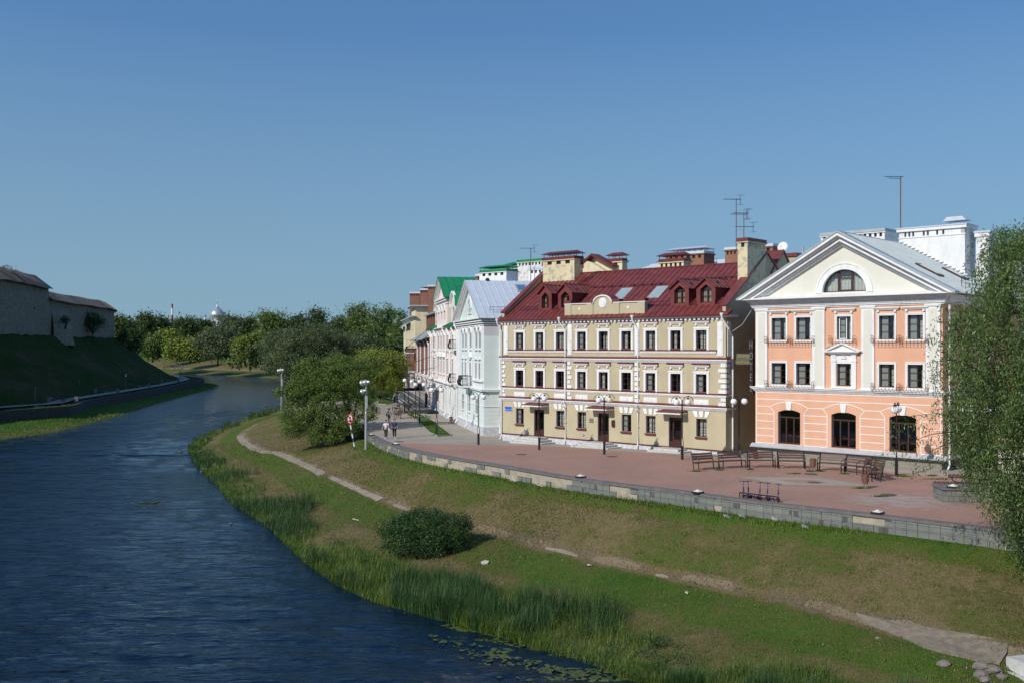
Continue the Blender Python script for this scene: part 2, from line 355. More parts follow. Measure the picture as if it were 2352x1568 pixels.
# water
def watermat():
    m, t, b = nmat('river_water')
    b.inputs['Base Color'].default_value = (.002, .011, .026, 1); b.inputs['Roughness'].default_value = .07; b.inputs['IOR'].default_value = 1.333
    b.inputs['Specular IOR Level'].default_value = .5
    tc = nd(t, 'ShaderNodeTexCoord'); mp = nd(t, 'ShaderNodeMapping'); mp.inputs['Rotation'].default_value = (0, 0, math.radians(12)); mp.inputs['Scale'].default_value = (.32, 1.0, 1)
    t.links.new(tc.outputs['Object'], mp.inputs[0])
    a1 = nz(t, mp.outputs[0], .95, 3, .55, .5); a2 = nz(t, mp.outputs[0], 3.6, 4, .6, .8)
    mp2 = nd(t, 'ShaderNodeMapping'); mp2.inputs['Rotation'].default_value = (0, 0, math.radians(-14)); mp2.inputs['Scale'].default_value = (.22, 1, 1)
    t.links.new(tc.outputs['Object'], mp2.inputs[0]); a3 = nz(t, mp2.outputs[0], .33, 3, .55, .4)
    s1 = nd(t, 'ShaderNodeMath', operation='MULTIPLY_ADD'); t.links.new(a2, s1.inputs[0]); s1.inputs[1].default_value = .42; t.links.new(a1, s1.inputs[2])
    s2 = nd(t, 'ShaderNodeMath', operation='MULTIPLY_ADD'); t.links.new(a3, s2.inputs[0]); s2.inputs[1].default_value = 1.6; t.links.new(s1.outputs[0], s2.inputs[2])
    pt = nz(t, coord(t, (1, .5, 1)), .035, 2, .5)
    st = ramp(t, pt, [(.35, .55), (.65, 1)])
    bp = nd(t, 'ShaderNodeBump'); bp.inputs['Distance'].default_value = .35; t.links.new(st, bp.inputs['Strength']); t.links.new(s2.outputs[0], bp.inputs['Height'])
    t.links.new(bp.outputs[0], b.inputs['Normal']); return m
def water():
    r = np.random.default_rng(11); rows = [-150.]
    while rows[-1] < 14: rows.append(rows[-1] + 12)
    y = 16.
    while y < 720: rows.append(y); y += .10 * (y / 40) ** 1.55
    rows = np.array(rows); t = np.linspace(0, 1, 430); step = np.gradient(rows)
    xl = np.minimum(-.62 * rows - 12, -60); xr = np.full(len(rows), 34.) ; xr = np.where(rows > 120, 10, xr); xl = np.maximum(xl, -430)
    X = xl[:, None] + (xr - xl)[:, None] * t[None, :]; Y = np.repeat(rows[:, None], len(t), 1); Z = np.zeros_like(X); DX = (xr - xl) / 430
    pat = sum(np.sin(X * a_ + Y * b_ + c_) for a_, b_, c_ in ((.031, .047, 1), (-.05, .021, 2), (.083, -.06, .5), (.02, .09, 4))); pat = .85 + .16 * pat
    for i in range(64):
        lam = .42 * (10 ** (r.random() * .95)); k = 2 * PI / lam; an = math.radians(r.normal(78, 15)); kx, ky = k * math.cos(an), k * math.sin(an); sl_ = .034 * r.uniform(.6, 1.3)
        fade = np.clip((lam / np.maximum(np.abs(math.sin(an)) * step, np.abs(math.cos(an)) * DX) - 2.2) / 2, 0, 1)[:, None]
        env = .6 + .4 * np.sin(X * r.uniform(-.25, .25) + Y * r.uniform(-.25, .25) + r.uniform(0, 6))
        ph = kx * X + ky * Y + r.uniform(0, 6.28) + .8 * np.sin(.11 * X + .07 * Y + i); Z += fade * env * sl_ / k * np.sin(ph)
    Z = Z * pat + WZ; n, m = X.shape; me = bpy.data.meshes.new('river_water'); co = np.stack([X, Y, Z], 2).reshape(-1, 3).astype(np.float32)
    idx = np.arange(n * m).reshape(n, m); q = np.stack([idx[:-1, :-1], idx[:-1, 1:], idx[1:, 1:], idx[1:, :-1]], 2).reshape(-1).astype(np.int32); nf = (n - 1) * (m - 1)
    me.vertices.add(len(co)); me.vertices.foreach_set('co', co.reshape(-1)); me.loops.add(len(q)); me.loops.foreach_set('vertex_index', q)
    me.polygons.add(nf); me.polygons.foreach_set('loop_start', np.arange(0, nf * 4, 4, dtype=np.int32)); me.polygons.foreach_set('loop_total', np.full(nf, 4, dtype=np.int32)); me.polygons.foreach_set('use_smooth', np.ones(nf, dtype=bool))
    me.materials.append(watermat()); me.update(calc_edges=True); o = mesh_obj('river_water', me); o['kind'] = 'structure'; print('water', n, m)
water()

# ---------------- left bank ----------------
LB = [((-80, 20), (-92, 20), (-96, 20), (-98, 20), (-114, 20)), ((-75, 100), (-88, 100), (-92, 100), (-94, 100), (-111, 100)), ((-71.8, 139.6), (-84, 145), (-88, 145), (-90.5, 147), (-107, 152)),
      ((-70.4, 154), (-82, 159.8), (-86, 165), (-88, 168), (-104, 185)), ((-72.6, 172), (-77.6, 171.5), (-82.5, 178), (-85.8, 182), (-103, 200)), ((-74.3, 183.5), (-78.5, 180.5), (-84.5, 188), (-88, 192), (-104, 211)),
      ((-76.9, 201), (-82.5, 196), (-86, 199), (-90.5, 203), (-106.5, 224)), ((-84, 241.7), (-87, 241.5), (-91, 244), (-94.8, 247), (-111.5, 254)), ((-89.0, 275.3), (-92, 275), (-96, 278), (-100, 281), (-116, 286)),
      ((-94, 309.7), (-96.5, 307), (-102, 310), (-106.5, 312), (-120.5, 303)), ((-101.4, 341), (-99.5, 322), (-108, 326), (-112, 330), (-124.5, 313)), ((-108, 358), (-107, 340), (-114, 341), (-118, 343), (-131, 322)),
      ((-128, 376), (-119, 354), (-124, 353), (-128, 352), (-142, 328)), ((-175, 395), (-170, 374), (-172, 371), (-172, 366), (-174, 337)), ((-320, 430), (-320, 410), (-320, 404), (-320, 396), (-320, 345))]
def hillmat():  # rough grass in darker greens, the hillside's shade put into the colour
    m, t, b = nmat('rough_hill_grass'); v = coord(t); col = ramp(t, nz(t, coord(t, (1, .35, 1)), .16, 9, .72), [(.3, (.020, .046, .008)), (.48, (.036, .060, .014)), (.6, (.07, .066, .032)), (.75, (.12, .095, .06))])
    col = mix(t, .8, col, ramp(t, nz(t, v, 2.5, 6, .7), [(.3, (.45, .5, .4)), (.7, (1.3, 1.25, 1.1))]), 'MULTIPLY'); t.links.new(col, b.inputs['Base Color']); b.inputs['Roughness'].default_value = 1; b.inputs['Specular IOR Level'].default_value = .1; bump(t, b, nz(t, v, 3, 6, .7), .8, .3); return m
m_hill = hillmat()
def ln(k, z, sub=5): return resample([Vector((*r[k], z)) for r in LB], sub)
lsh, wb, wt, pc, to, ht = ln(0, WZ), ln(1, -3.7), ln(1, -2.05), ln(2, -2.0), ln(3, -1.8), ln(4, 10.8)
uwl = []
for a_, b_ in zip(lsh, wb):
    d = a_ - b_; d.z = 0; d.normalize(); uwl.append(Vector((a_.x + 3 * d.x, a_.y + 3 * d.y, WZ - 1.5)))
loft('left_shore_grass', [fine(uwl, 3), fine(lsh, 3), fine(wb, 3)], [2, 8], lambda u, p: .12 if u > 1.25 else .5, m_grass, .1)
mid = []
for i, (a_, b_) in enumerate(zip(to, ht)):
    q = a_.lerp(b_, .5); q.z -= .9; mid.append(q)
back = [Vector((p.x - 500, p.y + (60 if i > len(ht) * .8 else -20), 10.8)) for i, p in enumerate(ht)]
def offs(line, d, z):
    out = []
    for i, p in enumerate(line):
        t = line[min(i + 1, len(line) - 1)] - line[max(i - 1, 0)]; t.z = 0; t.normalize(); out.append(Vector((p.x - t.y * d, p.y + t.x * d, z)))
    return out
wti = offs(wt, .5, -2.05)
def dryL(u, p):
    n = noise.noise(Vector((p.x * .05, p.y * .05, 0)))
    if u < 2: return .1
    return .3 + .3 * n if u < 4.2 else .2
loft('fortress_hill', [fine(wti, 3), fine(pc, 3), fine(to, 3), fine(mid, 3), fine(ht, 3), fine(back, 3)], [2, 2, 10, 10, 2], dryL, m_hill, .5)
m_stone = brickmat('dark_wall_stone', (.10, .10, .095), (.06, .06, .058), (.03, .03, .03), .55, .3, .03, var=.6)
wl = MB()
def strip(mb, line, zt, zb, th, cap=0):
    inn = offs(line, th, zt)
    for i in range(len(line) - 1):
        a0, a1, b0, b1 = line[i], line[i + 1], inn[i], inn[i + 1]
        mb.face([(a1.x, a1.y, zb), (a0.x, a0.y, zb), (a0.x, a0.y, zt), (a1.x, a1.y, zt)])
        mb.face([(a0.x, a0.y, zt), (b0.x, b0.y, zt), (b1.x, b1.y, zt), (a1.x, a1.y, zt)])
        mb.face([(b0.x, b0.y, zb), (b1.x, b1.y, zb), (b1.x, b1.y, zt), (b0.x, b0.y, zt)])
strip(wl, wt, -1.98, -4.4, .55)
tag(wl.build('retaining_wall', m_stone), 'low dark stone retaining wall along the far left riverbank path', 'retaining wall')
m_path = pm('pale_path_paving', (.30, .26, .22), .1, 1.5, .9, .2, 30)
def ribbon(line, w0, w1, z=None, dz=.06):
    a_, b_ = offs(line, w0, 0), offs(line, w1, 0); mb = MB()
    for i in range(len(line) - 1):
        z0 = (line[i].z if z is None else z) + dz; z1 = (line[i + 1].z if z is None else z) + dz
        mb.face([(a_[i].x, a_[i].y, z0), (a_[i + 1].x, a_[i + 1].y, z1), (b_[i + 1].x, b_[i + 1].y, z1), (b_[i].x, b_[i].y, z0)])
    return mb
ribbon(fine(pc, 3), -1.5, 1.5, dz=.22).build('left_path', m_path)['kind'] = 'structure'

# ---------------- promenade, red square, retaining wall of the square ----------------
def pavemat(name, c1, c2, mort, bw, bh, dirty=.4, white=False):
    m, t, b = nmat(name); tc = nd(t, 'ShaderNodeTexCoord'); mp = nd(t, 'ShaderNodeMapping'); mp.inputs['Rotation'].default_value = (0, 0, math.radians(43)); t.links.new(tc.outputs['Object'], mp.inputs[0])
    br = nd(t, 'ShaderNodeTexBrick'); t.links.new(mp.outputs[0], br.inputs[0]); br.inputs['Scale'].default_value = 1; br.inputs['Brick Width'].default_value = bw; br.inputs['Row Height'].default_value = bh
    br.inputs['Mortar Size'].default_value = .012; br.inputs['Color1'].default_value = (*c1, 1); br.inputs['Color2'].default_value = (*c2, 1); br.inputs['Mortar'].default_value = (*mort, 1)
    v = coord(t); col = mix(t, dirty, br.outputs[0], ramp(t, nz(t, v, .22, 8, .65), [(.3, (.6, .62, .62)), (.7, (1.25, 1.2, 1.15))]), 'MULTIPLY')
    col = mix(t, .5, col, ramp(t, nz(t, v, 2.5, 6, .7), [(.3, (.8, .8, .8)), (.7, (1.1, 1.1, 1.1))]), 'MULTIPLY')
    st = ramp(t, nz(t, coord(t, (1, .25, 1)), 1.1, 8, .75, .5), [(.60, 0), (.66, 1)]); mk = nd(t, 'ShaderNodeMath', operation='MULTIPLY'); t.links.new(st, mk.inputs[0]); mk.inputs[1].default_value = .28
    col = mix(t, mk.outputs[0], col, (.42, .36, .33))
    if white:
        # worn whitish patch at the near right of the square
        sp = nd(t, 'ShaderNodeVectorMath', operation='DISTANCE'); t.links.new(tc.outputs['Object'], sp.inputs[0]); sp.inputs[1].default_value = (20.5, 52.5, .1)
        r1 = ramp(t, sp.outputs['Value'], [(0, 1), (1, 0)]); mr = nd(t, 'ShaderNodeMapRange'); t.links.new(sp.outputs['Value'], mr.inputs[0]); mr.inputs[1].default_value = 1; mr.inputs[2].default_value = 6; mr.inputs[3].default_value = .30; mr.inputs[4].default_value = -.1
        aa = nd(t, 'ShaderNodeMath', operation='ADD'); t.links.new(mr.outputs[0], aa.inputs[0]); t.links.new(nz(t, mp.outputs[0], 1.4, 9, .8), aa.inputs[1])
        mm = ramp(t, aa.outputs[0], [(.62, 0), (.85, .6)]); col = mix(t, mm, col, (.42, .40, .38))
    t.links.new(col, b.inputs['Base Color']); b.inputs['Roughness'].default_value = .9
    bump(t, b, br.outputs['Fac'], -.3, .01) if False else None
    return m
m_prom = pavemat('grey_paving', (.42, .36, .29), (.365, .315, .255), (.25, .22, .18), .42, .21)
m_sqr = pavemat('red_paving', (.44, .245, .18), (.385, .21, .155), (.28, .18, .14), .22, .11, white=True)
WF = resample(WL0, 8)
WF = [p for p in WF]
mb = MB(); sq = MB()
YO = Vector((-.93, 92.7)); YD = Vector((.7304, -.6829)); YN = Vector((-.6829, -.7304))
def facx(Y, off):                              # x of the line parallel to the facades, off metres in front
    q = YO + YN * off; s = (Y - q.y) / YD.y; return q.x + s * YD.x
for p, q in zip(WF, WF[1:]):
    if q.y <= p.y: q = Vector((q.x, p.y + .01, q.z))
    z0, z1 = g(p.y), g(q.y)
    cols = [0, 5, 12, 25, 60, 130]
    for c0, c1 in zip(cols, cols[1:]):
        mb.face([(p.x + .3 + c0, p.y, z0), (p.x + .3 + c1, p.y, z0), (q.x + .3 + c1, q.y, z1), (q.x + .3 + c0, q.y, z1)])
mb.build('promenade_paving', m_prom)['kind'] = 'structure'
ys = [y for y in np.arange(34, 89.8, .5)]
def wx(Y):
    best = None
    for p, q in zip(WF, WF[1:]):
        if min(p.y, q.y) <= Y <= max(p.y, q.y): t = (Y - p.y) / (q.y - p.y + 1e-9); return p.x + t * (q.x - p.x)
    return 31 if Y < 40 else -30
def sqx(Y):
    lim = facx(Y, 2.6) if Y > 68 else facx(68, 2.6) + (68 - Y) * .9
    if Y < 66: lim = min(lim, 27 + (66 - Y) * .75)
    if Y > 86: lim = min(lim, -3 - (Y - 86) * 1.9)
    return lim
for y0, y1 in zip(ys, ys[1:]):
    a0, a1, b0, b1 = wx(y0) + .45, wx(y1) + .45, max(sqx(y0), wx(y0) + .5), max(sqx(y1), wx(y1) + .5)
    sq.face([(a0, y0, g(y0) + .005), (b0, y0, g(y0) + .005), (b1, y1, g(y1) + .005), (a1, y1, g(y1) + .005)])
sq.build('red_square_paving', m_sqr)['kind'] = 'structure'
# grey diamond with red centre set in the paving
dc = Vector(P(1845, 1106, .1)); dm = MB()
def dia(hw, hh, z): return [(dc.x - hw, dc.y + .6 * hw, z), (dc.x - hh * .9, dc.y - hh, z), (dc.x + hw, dc.y - .6 * hw, z), (dc.x + hh * .9, dc.y + hh, z)]
q = dia(3.5, 1.7, .145); dm.face([q[0], q[1], q[2], q[3]]); dm.k = 1; q = dia(1.3, .65, .152); dm.face(q)
tag(dm.build('paving_inlay', [m_prom, m_sqr]), kind='structure')
# square's retaining wall: rubble face, coping, facing tiles with gaps
m_rub = pm('pale_rubble_masonry', (.37, .33, .255), .2, 2.5, .95, .9, 9, dirt=.5, dirtc=(.36, .26, .18), streak=False)
m_tile = brickmat('grey_green_facing_tile', (.27, .28, .25), (.20, .21, .19), (.11, .11, .10), .26, .3, .012, var=.6, bmp=.4)
m_cop = pm('dark_coping_stone', (.145, .13, .13), .15, 2, .8, .2, 30, dirt=.4, dirtc=(.26, .24, .22))
rw = empty('retaining_wall', tuple(WF[40]), 0, 'long curved retaining wall of the square with grey tiles missing in patches', 'retaining wall')
rw.location = (0, 0, 0)
core = MB(); cop = MB()
ci = offs(WF, -.35, 0)
sgn = 1 if (ci[60] - WF[60]).x > 0 else -1
inn = offs(WF, -.42 * sgn, 0); out = offs(WF, .10 * sgn, 0); tl = offs(WF, .045 * sgn, 0)
for i in range(len(WF) - 1):
    p, q, pi, qi, po, qo = WF[i], WF[i + 1], inn[i], inn[i + 1], out[i], out[i + 1]; z0, z1 = g(p.y), g(q.y)
    core.face([(p.x, p.y, z0 - 1.1), (q.x, q.y, z1 - 1.1), (q.x, q.y, z1), (p.x, p.y, z0)])
    t0, t1 = z0 + .11, z1 + .11
    cop.face([(po.x, po.y, t0), (qo.x, qo.y, t1), (qi.x, qi.y, t1), (pi.x, pi.y, t0)])
    cop.face([(po.x, po.y, z0 - .02), (qo.x, qo.y, z1 - .02), (qo.x, qo.y, t1), (po.x, po.y, t0)])
    cop.face([(qi.x, qi.y, z1 - .3), (pi.x, pi.y, z0 - .3), (pi.x, pi.y, t0), (qi.x, qi.y, t1)])
    cop.face([(qo.x, qo.y, z1 - .02), (po.x, po.y, z0 - .02), (p.x, p.y, z0 - .02), (q.x, q.y, z1 - .02)])
core.build('masonry', m_rub, rw); cop.build('coping', m_cop, rw)
# facing tiles about .5 x .36 m in two courses; present with a probability that falls along the wall
tm = MB(); acc = 0.; rr = random.Random(4); tlen = .52
dist = [0.]
for p, q in zip(WF, WF[1:]): dist.append(dist[-1] + (Vector((q.x, q.y)) - Vector((p.x, p.y))).length)
def along(s):
    s = min(max(s, 0), dist[-1] - .001)
    k = max(i for i, d in enumerate(dist) if d <= s); k = min(k, len(WF) - 2)
    t = (s - dist[k]) / (dist[k + 1] - dist[k]); p = WF[k].lerp(WF[k + 1], t); tv = (WF[k + 1] - WF[k]); tv.z = 0; tv.normalize()
    nv = Vector((-tv.y, tv.x, 0)) * sgn; return p, nv
ns = int(dist[-1] / tlen); gap = [0, 0]
for k in range(ns):
    for c_ in (0, 1):
        pa, na = along(k * tlen); Y = pa.y; 
        pr = .05 if Y < 56.5 else (.16 if Y < 61 else (.42 if Y < 74 else (.16 if Y < 100 else .1)))
        if gap[c_] > 0: gap[c_] -= 1; continue
        if rr.random() < pr: gap[c_] = rr.randint(0, 3 if Y < 61 else 3); continue
        pb, nb = along(k * tlen + tlen - .015); z0, z1 = g(pa.y) - .03 - .35 * c_, g(pb.y) - .03 - .35 * c_; t_ = .05 + .02 * rr.random()
        a_ = [pa + na * t_, pb + nb * t_]; h = .34
        A1 = [(a_[0].x, a_[0].y, z0 - h), (a_[1].x, a_[1].y, z1 - h), (a_[1].x, a_[1].y, z1), (a_[0].x, a_[0].y, z0)]
        B1 = [(pa.x, pa.y, z0 - h), (pb.x, pb.y, z1 - h), (pb.x, pb.y, z1), (pa.x, pa.y, z0)]
        tm.face(A1)
        for x, y in ((0, 1), (1, 2), (2, 3), (3, 0)): tm.face([A1[y], A1[x], B1[x], B1[y]])
tag(tm.build('facing_tile', m_tile, rw), kind='stuff')
# pyramid lights on the coping
wlp = None
for i, (px, py, lab) in enumerate([(2016, 1176, 'nearest pyramid light on the coping, left of the big willow'), (1603, 1129, 'small pyramid light on the coping just left of the scooters'), (1334, 1093.5, 'small pyramid light on the coping in front of the middle entrance of the ochre house'), (910, 1019, 'small pyramid light on the coping before the walking couple'), (852.5, 997.5, 'small pyramid light on the coping behind the floodlight mast'), (831, 981, 'dark topped pyramid light on the coping by the leaning willow trunk'), (657.5, 942, 'pyramid light on the far bend of the wall by the thin grey mast')]):
    z = .1
    for _ in range(6): p = P(px, py, z + .06); z = g(p[1]) + .11
    if wlp is None:
        wlp = empty('wall_light', (0, 0, 0), 0, lab, 'light', 'pyramid lights on the coping'); MB().box(-.24, .24, -.24, .24, 0, .1).build('base', m_black, wlp)
        b = MB(); b.face([(-.2, -.2, .1), (.2, -.2, .1), (0, 0, .22)]); b.face([(.2, -.2, .1), (.2, .2, .1), (0, 0, .22)]); b.face([(.2, .2, .1), (-.2, .2, .1), (0, 0, .22)]); b.face([(-.2, .2, .1), (-.2, -.2, .1), (0, 0, .22)])
        b.build('cap', pm('cream_lamp_plastic', (.7, .68, .58), .05, 3, .4, 0), wlp)
    place(wlp, i == 0, (p[0], p[1], z), math.radians(43), lab)
# concrete edging strip between slope and terrace
m_cpath = brickmat('worn_concrete_slabs', (.42, .36, .27), (.36, .31, .23), (.17, .14, .10), .9, 3, .02, var=.75)
def bank_pt(i, u):                             # RB rows: 3+12+14+1 columns; u=2 is the path line
    k = 3 + 12 * (u - 1) if u < 2 else 15 + 14 * (u - 2)
    i = min(max(i, 0), len(RB) - 1.001); i0 = int(i); fi = i - i0; k = min(max(k, 0), len(RB[0]) - 1.001); k0 = int(k); fk = k - k0
    return (RB[i0][k0] * (1 - fk) + RB[i0][k0 + 1] * fk) * (1 - fi) + (RB[i0 + 1][k0] * (1 - fk) + RB[i0 + 1][k0 + 1] * fk) * fi
def find_i(px):                                # station whose path point appears at survey x
    return min(range(len(RB)), key=lambda i: abs(CX + F * RB[i][15].x / RB[i][15].y - px) + (0 if RB[i][15].y < 160 else 9999))
def pathstrip(i0, i1, w, seed, taper=False):
    mb = MB(); r = random.Random(seed); lo = []; hi = []
    n = max(int((i1 - i0)), 2)
    for k in range(n + 1):
        i = i0 + (i1 - i0) * k / n; jit = .18 * r.random(); ww = w * ((.35 + .65 * math.sin(PI * k / n)) if taper else 1)
        a_ = bank_pt(i, 2 - ww * (.07 + .03 * jit)); b_ = bank_pt(i, 2 + ww * (.05 + .12 * jit))
        lo.append(a_ + Vector((0, 0, .05))); hi.append(b_ + Vector((0, 0, .05)))
    for k in range(n):
        mb.face([lo[k], lo[k + 1], hi[k + 1], hi[k]]); d = Vector((0, 0, -.2))
        mb.face([lo[k + 1], lo[k], lo[k] + d, lo[k + 1] + d]); mb.face([hi[k], hi[k + 1], hi[k + 1] + d, hi[k] + d])
    for k in (0, n): mb.face([lo[k], hi[k], hi[k] + Vector((0, 0, -.2)), lo[k] + Vector((0, 0, -.2))])
    return mb
ps = MB()
for i0, i1, w_, sd_, tp in [(find_i(548), find_i(742), .85, 1, 0), (find_i(762), find_i(872), .6, 2, 0), (find_i(905), find_i(935), .4, 3, 1), (find_i(1253), find_i(1322), .3, 4, 1), (find_i(1500), find_i(1535), .22, 6, 1)]:
    if i0 > i1: i0, i1 = i1, i0
    q = pathstrip(i0, i1, w_, sd_, tp); o_ = len(ps.v); ps.v += q.v; ps.f += [[x + o_ for x in f] for f in q.f]; ps.m += q.m
ps.build('concrete_path', m_cpath)['kind'] = 'structure'
sl_ = MB(); pts = [bank_pt_ for bank_pt_ in []]
slabD = [(1966, 1410), (2030, 1424), (2079, 1433), (2150, 1446), (2230, 1459), (2314, 1474), (2313, 1500), (2296, 1527), (2240, 1518), (2185, 1505), (2120, 1487), (2079, 1466), (2020, 1443), (1975, 1424)]
RBn = np.array([[tuple(p) for p in r] for r in RB]).reshape(-1, 3)
def bankz(x, y):
    d = (RBn[:, 0] - x) ** 2 + (RBn[:, 1] - y) ** 2; k = np.argpartition(d, 4)[:4]; wt_ = 1 / (d[k] + .01); return float((RBn[k, 2] * wt_).sum() / wt_.sum())
def Pon(px, py, z=-3):
    for _ in range(25): p = P(px, py, z); z = .5 * z + .5 * bankz(p[0], p[1])
    p = P(px, py, z); return Vector(p)
top = [Pon(*q) + Vector((0, 0, .07)) for q in slabD]
cen = sum(top, Vector()) / len(top)
for i, p in enumerate(top):
    q = top[(i + 1) % len(top)]; sl_.face([p, q, cen + Vector((0, 0, .02))]); sl_.face([q, p, p - Vector((0, 0, .3)), q - Vector((0, 0, .3))])
sl_.build('concrete_slab', pm('cracked_concrete', (.21, .175, .13), .22, 2.5, .95, .7, 14, dirt=.6, dirtc=(.15, .12, .09), streak=False))['kind'] = 'structure'
# ---------------- buildings ----------------
def wallface(mb, x0, x1, z0, z1, holes, y=0., depth=.22, rk=None):
    """front wall in plane y with real openings (x0,x1,z0,z1[,arch rise]) and their reveals"""
    xs = sorted({x0, x1, *[h[0] for h in holes], *[h[1] for h in holes]}); zs = sorted({z0, z1, *[h[2] for h in holes], *[h[3] + (h[4] if len(h) > 4 else 0) for h in holes]})
    k0 = mb.k
    for a0, a1 in zip(xs, xs[1:]):
        for c0, c1 in zip(zs, zs[1:]):
            mx, mz = (a0 + a1) / 2, (c0 + c1) / 2
            if any(h[0] < mx < h[1] and h[2] < mz < h[3] + (h[4] if len(h) > 4 else 0) for h in holes): continue
            mb.face([(a0, y, c0), (a1, y, c0), (a1, y, c1), (a0, y, c1)])
    for h in holes:
        a0, a1, c0, c1 = h[:4]; r = h[4] if len(h) > 4 else 0
        if rk is not None: mb.k = rk
        mb.face([(a0, y, c0), (a0, y, c1), (a0, y + depth, c1), (a0, y + depth, c0)]); mb.face([(a1, y, c1), (a1, y, c0), (a1, y + depth, c0), (a1, y + depth, c1)])
        mb.face([(a0, y, c0), (a0, y + depth, c0), (a1, y + depth, c0), (a1, y, c0)])
        if not r: mb.face([(a0, y, c1), (a1, y, c1), (a1, y + depth, c1), (a0, y + depth, c1)])
        else:
            n = 14; pts = [(a0 + (a1 - a0) * i / n, c1 + arc(i / n, a1 - a0, r)) for i in range(n + 1)]
            for p, q in zip(pts, pts[1:]):
                mb.face([(p[0], y, p[1]), (q[0], y, q[1]), (q[0], y + depth, q[1]), (p[0], y + depth, p[1])])
            mb.k = k0
            for p, q in zip(pts, pts[1:]):
                mb.face([(p[0], y, p[1]), (q[0], y, q[1]), (q[0], y, c1 + r), (p[0], y, c1 + r)])
        mb.k = k0
def arc(t, w, r):                              # height above springing at fraction t of a width w, rise r
    R = (w * w / 4 + r * r) / (2 * r); x = (t - .5) * w
    return max(math.sqrt(max(R * R - x * x, 0)) - (R - r), 0)
def win(name, parent, x0, x1, z0, z1, y=.14, kind=0, bars=2, mull=.5, fr=m_frame, arch=0, seed=0, glassm=None, sw=.045):
    """casement: frame > pane, curtain, dark room behind"""
    f = MB(); t = sw; w_ = x1 - x0; h = z1 - z0
    f.box(0, t, 0, .07, 0, h); f.box(w_ - t, w_, 0, .07, 0, h); f.box(t, w_ - t, 0, .07, 0, t); 
    if not arch: f.box(t, w_ - t, 0, .07, h - t, h)
    xm = w_ * mull; f.box(xm - t * .8, xm + t * .8, -.01, .075, t, h - t)
    for k in range(bars):
        zz = t + (h - 2 * t) * (k + 1) / (bars + 1); f.box(t, xm - t * .8, .005, .05, zz - .014, zz + .014); f.box(xm + t * .8, w_ - t, .005, .05, zz - .014, zz + .014)
    if arch:
        n = 14; pts = [(w_ * i / n, h + arc(i / n, w_, arch)) for i in range(n + 1)]
        for p, q in zip(pts, pts[1:]): f.prism([(p[0], p[1] - t), (q[0], q[1] - t), q, p], 0, .07)
        f.box(t, w_ - t, -.005, .07, h - .035, h + .035)
    fo = f.build(name, fr, parent, (x0, y, z0))
    p = MB(); 
    if arch: p.face([(t * .3, .035, t * .3), (w_ - t * .3, .035, t * .3)] + [(min(max(w_ * i / 14, t * .3), w_ - t * .3), .035, h - .02 + arc(i / 14, w_, arch)) for i in range(14, -1, -1)])
    else: p.face([(t * .3, .035, t * .3), (w_ - t * .3, .035, t * .3), (w_ - t * .3, .035, h - t * .3), (t * .3, .035, h - t * .3)])
    p.build('pane', glassm or m_glass, fo)
    r = random.Random(seed); c = MB(); D = .12; hh = h + arch
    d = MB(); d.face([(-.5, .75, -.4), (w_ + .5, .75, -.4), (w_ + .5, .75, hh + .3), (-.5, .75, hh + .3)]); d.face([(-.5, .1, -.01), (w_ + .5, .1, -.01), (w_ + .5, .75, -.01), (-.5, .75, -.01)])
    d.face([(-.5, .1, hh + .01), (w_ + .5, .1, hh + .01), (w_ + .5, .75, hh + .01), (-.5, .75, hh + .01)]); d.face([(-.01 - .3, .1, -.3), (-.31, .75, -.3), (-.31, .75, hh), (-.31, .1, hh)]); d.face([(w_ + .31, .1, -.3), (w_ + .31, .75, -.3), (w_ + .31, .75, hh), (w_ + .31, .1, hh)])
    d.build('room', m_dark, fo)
    def drape(xa, xb, za, zb, yy, amp, per, mi):
        c.k = mi; n = max(int((xb - xa) / (per / 5)), 3); ph = r.random() * 6
        q = [(xa + (xb - xa) * i / n, yy + amp * math.sin(ph + 2 * PI * (xb - xa) * i / n / per)) for i in range(n + 1)]
        for a_, b_ in zip(q, q[1:]): c.face([(a_[0], a_[1], za), (b_[0], b_[1], za), (b_[0], b_[1], zb), (a_[0], a_[1], zb)])
    if kind == 0:                               # left half: flat grey blind, right half: draped
        drape(t, xm, t, h - t, D + .02, .004, .4, 1); 
        a_ = r.random(); drape(xm + .06 + (w_ - xm) * .3 * a_, w_ - t * .4, t + h * .02, h - t, D + .2, .03, .12, 0)
    elif kind == 1:
        a_ = .25 + .3 * r.random(); drape(t, w_ * a_, t, h - t, D + .15, .03, .13, 0); drape(w_ * (1 - a_ * .8), w_ - t, t, h - t, D + .15, .03, .13, 0)
    elif kind == 2:
        drape(t, w_ - t, t, hh, D + .25, .035, .2, 0)
    elif kind == 3:                             # dark with a bright patch and some plants
        drape(xm + .1, w_ - .12, h * .12, h * .42, D + .3, .01, .3, 0)
    if c.f: c.build('curtain', [m_curt, m_net], fo)
    if kind in (3, 4):
        pl = MB()
        for k in range(26):
            cx, cz = w_ * (.45 + .35 * r.random()), h * (.08 + .35 * r.random() ** 1.3); s = .05 + .04 * r.random(); an = r.random() * 6
            pl.face([(cx, D, cz), (cx + s * math.cos(an), D + .05 * r.random(), cz + s * math.sin(an)), (cx + 1.6 * s * math.cos(an + .5), D + .02, cz + 1.6 * s * math.sin(an + .5)), (cx + s * math.cos(an + 1), D, cz + s * math.sin(an + 1))])
        tag(pl.build('house_plant', lf_bush, fo), kind='stuff')
    return fo
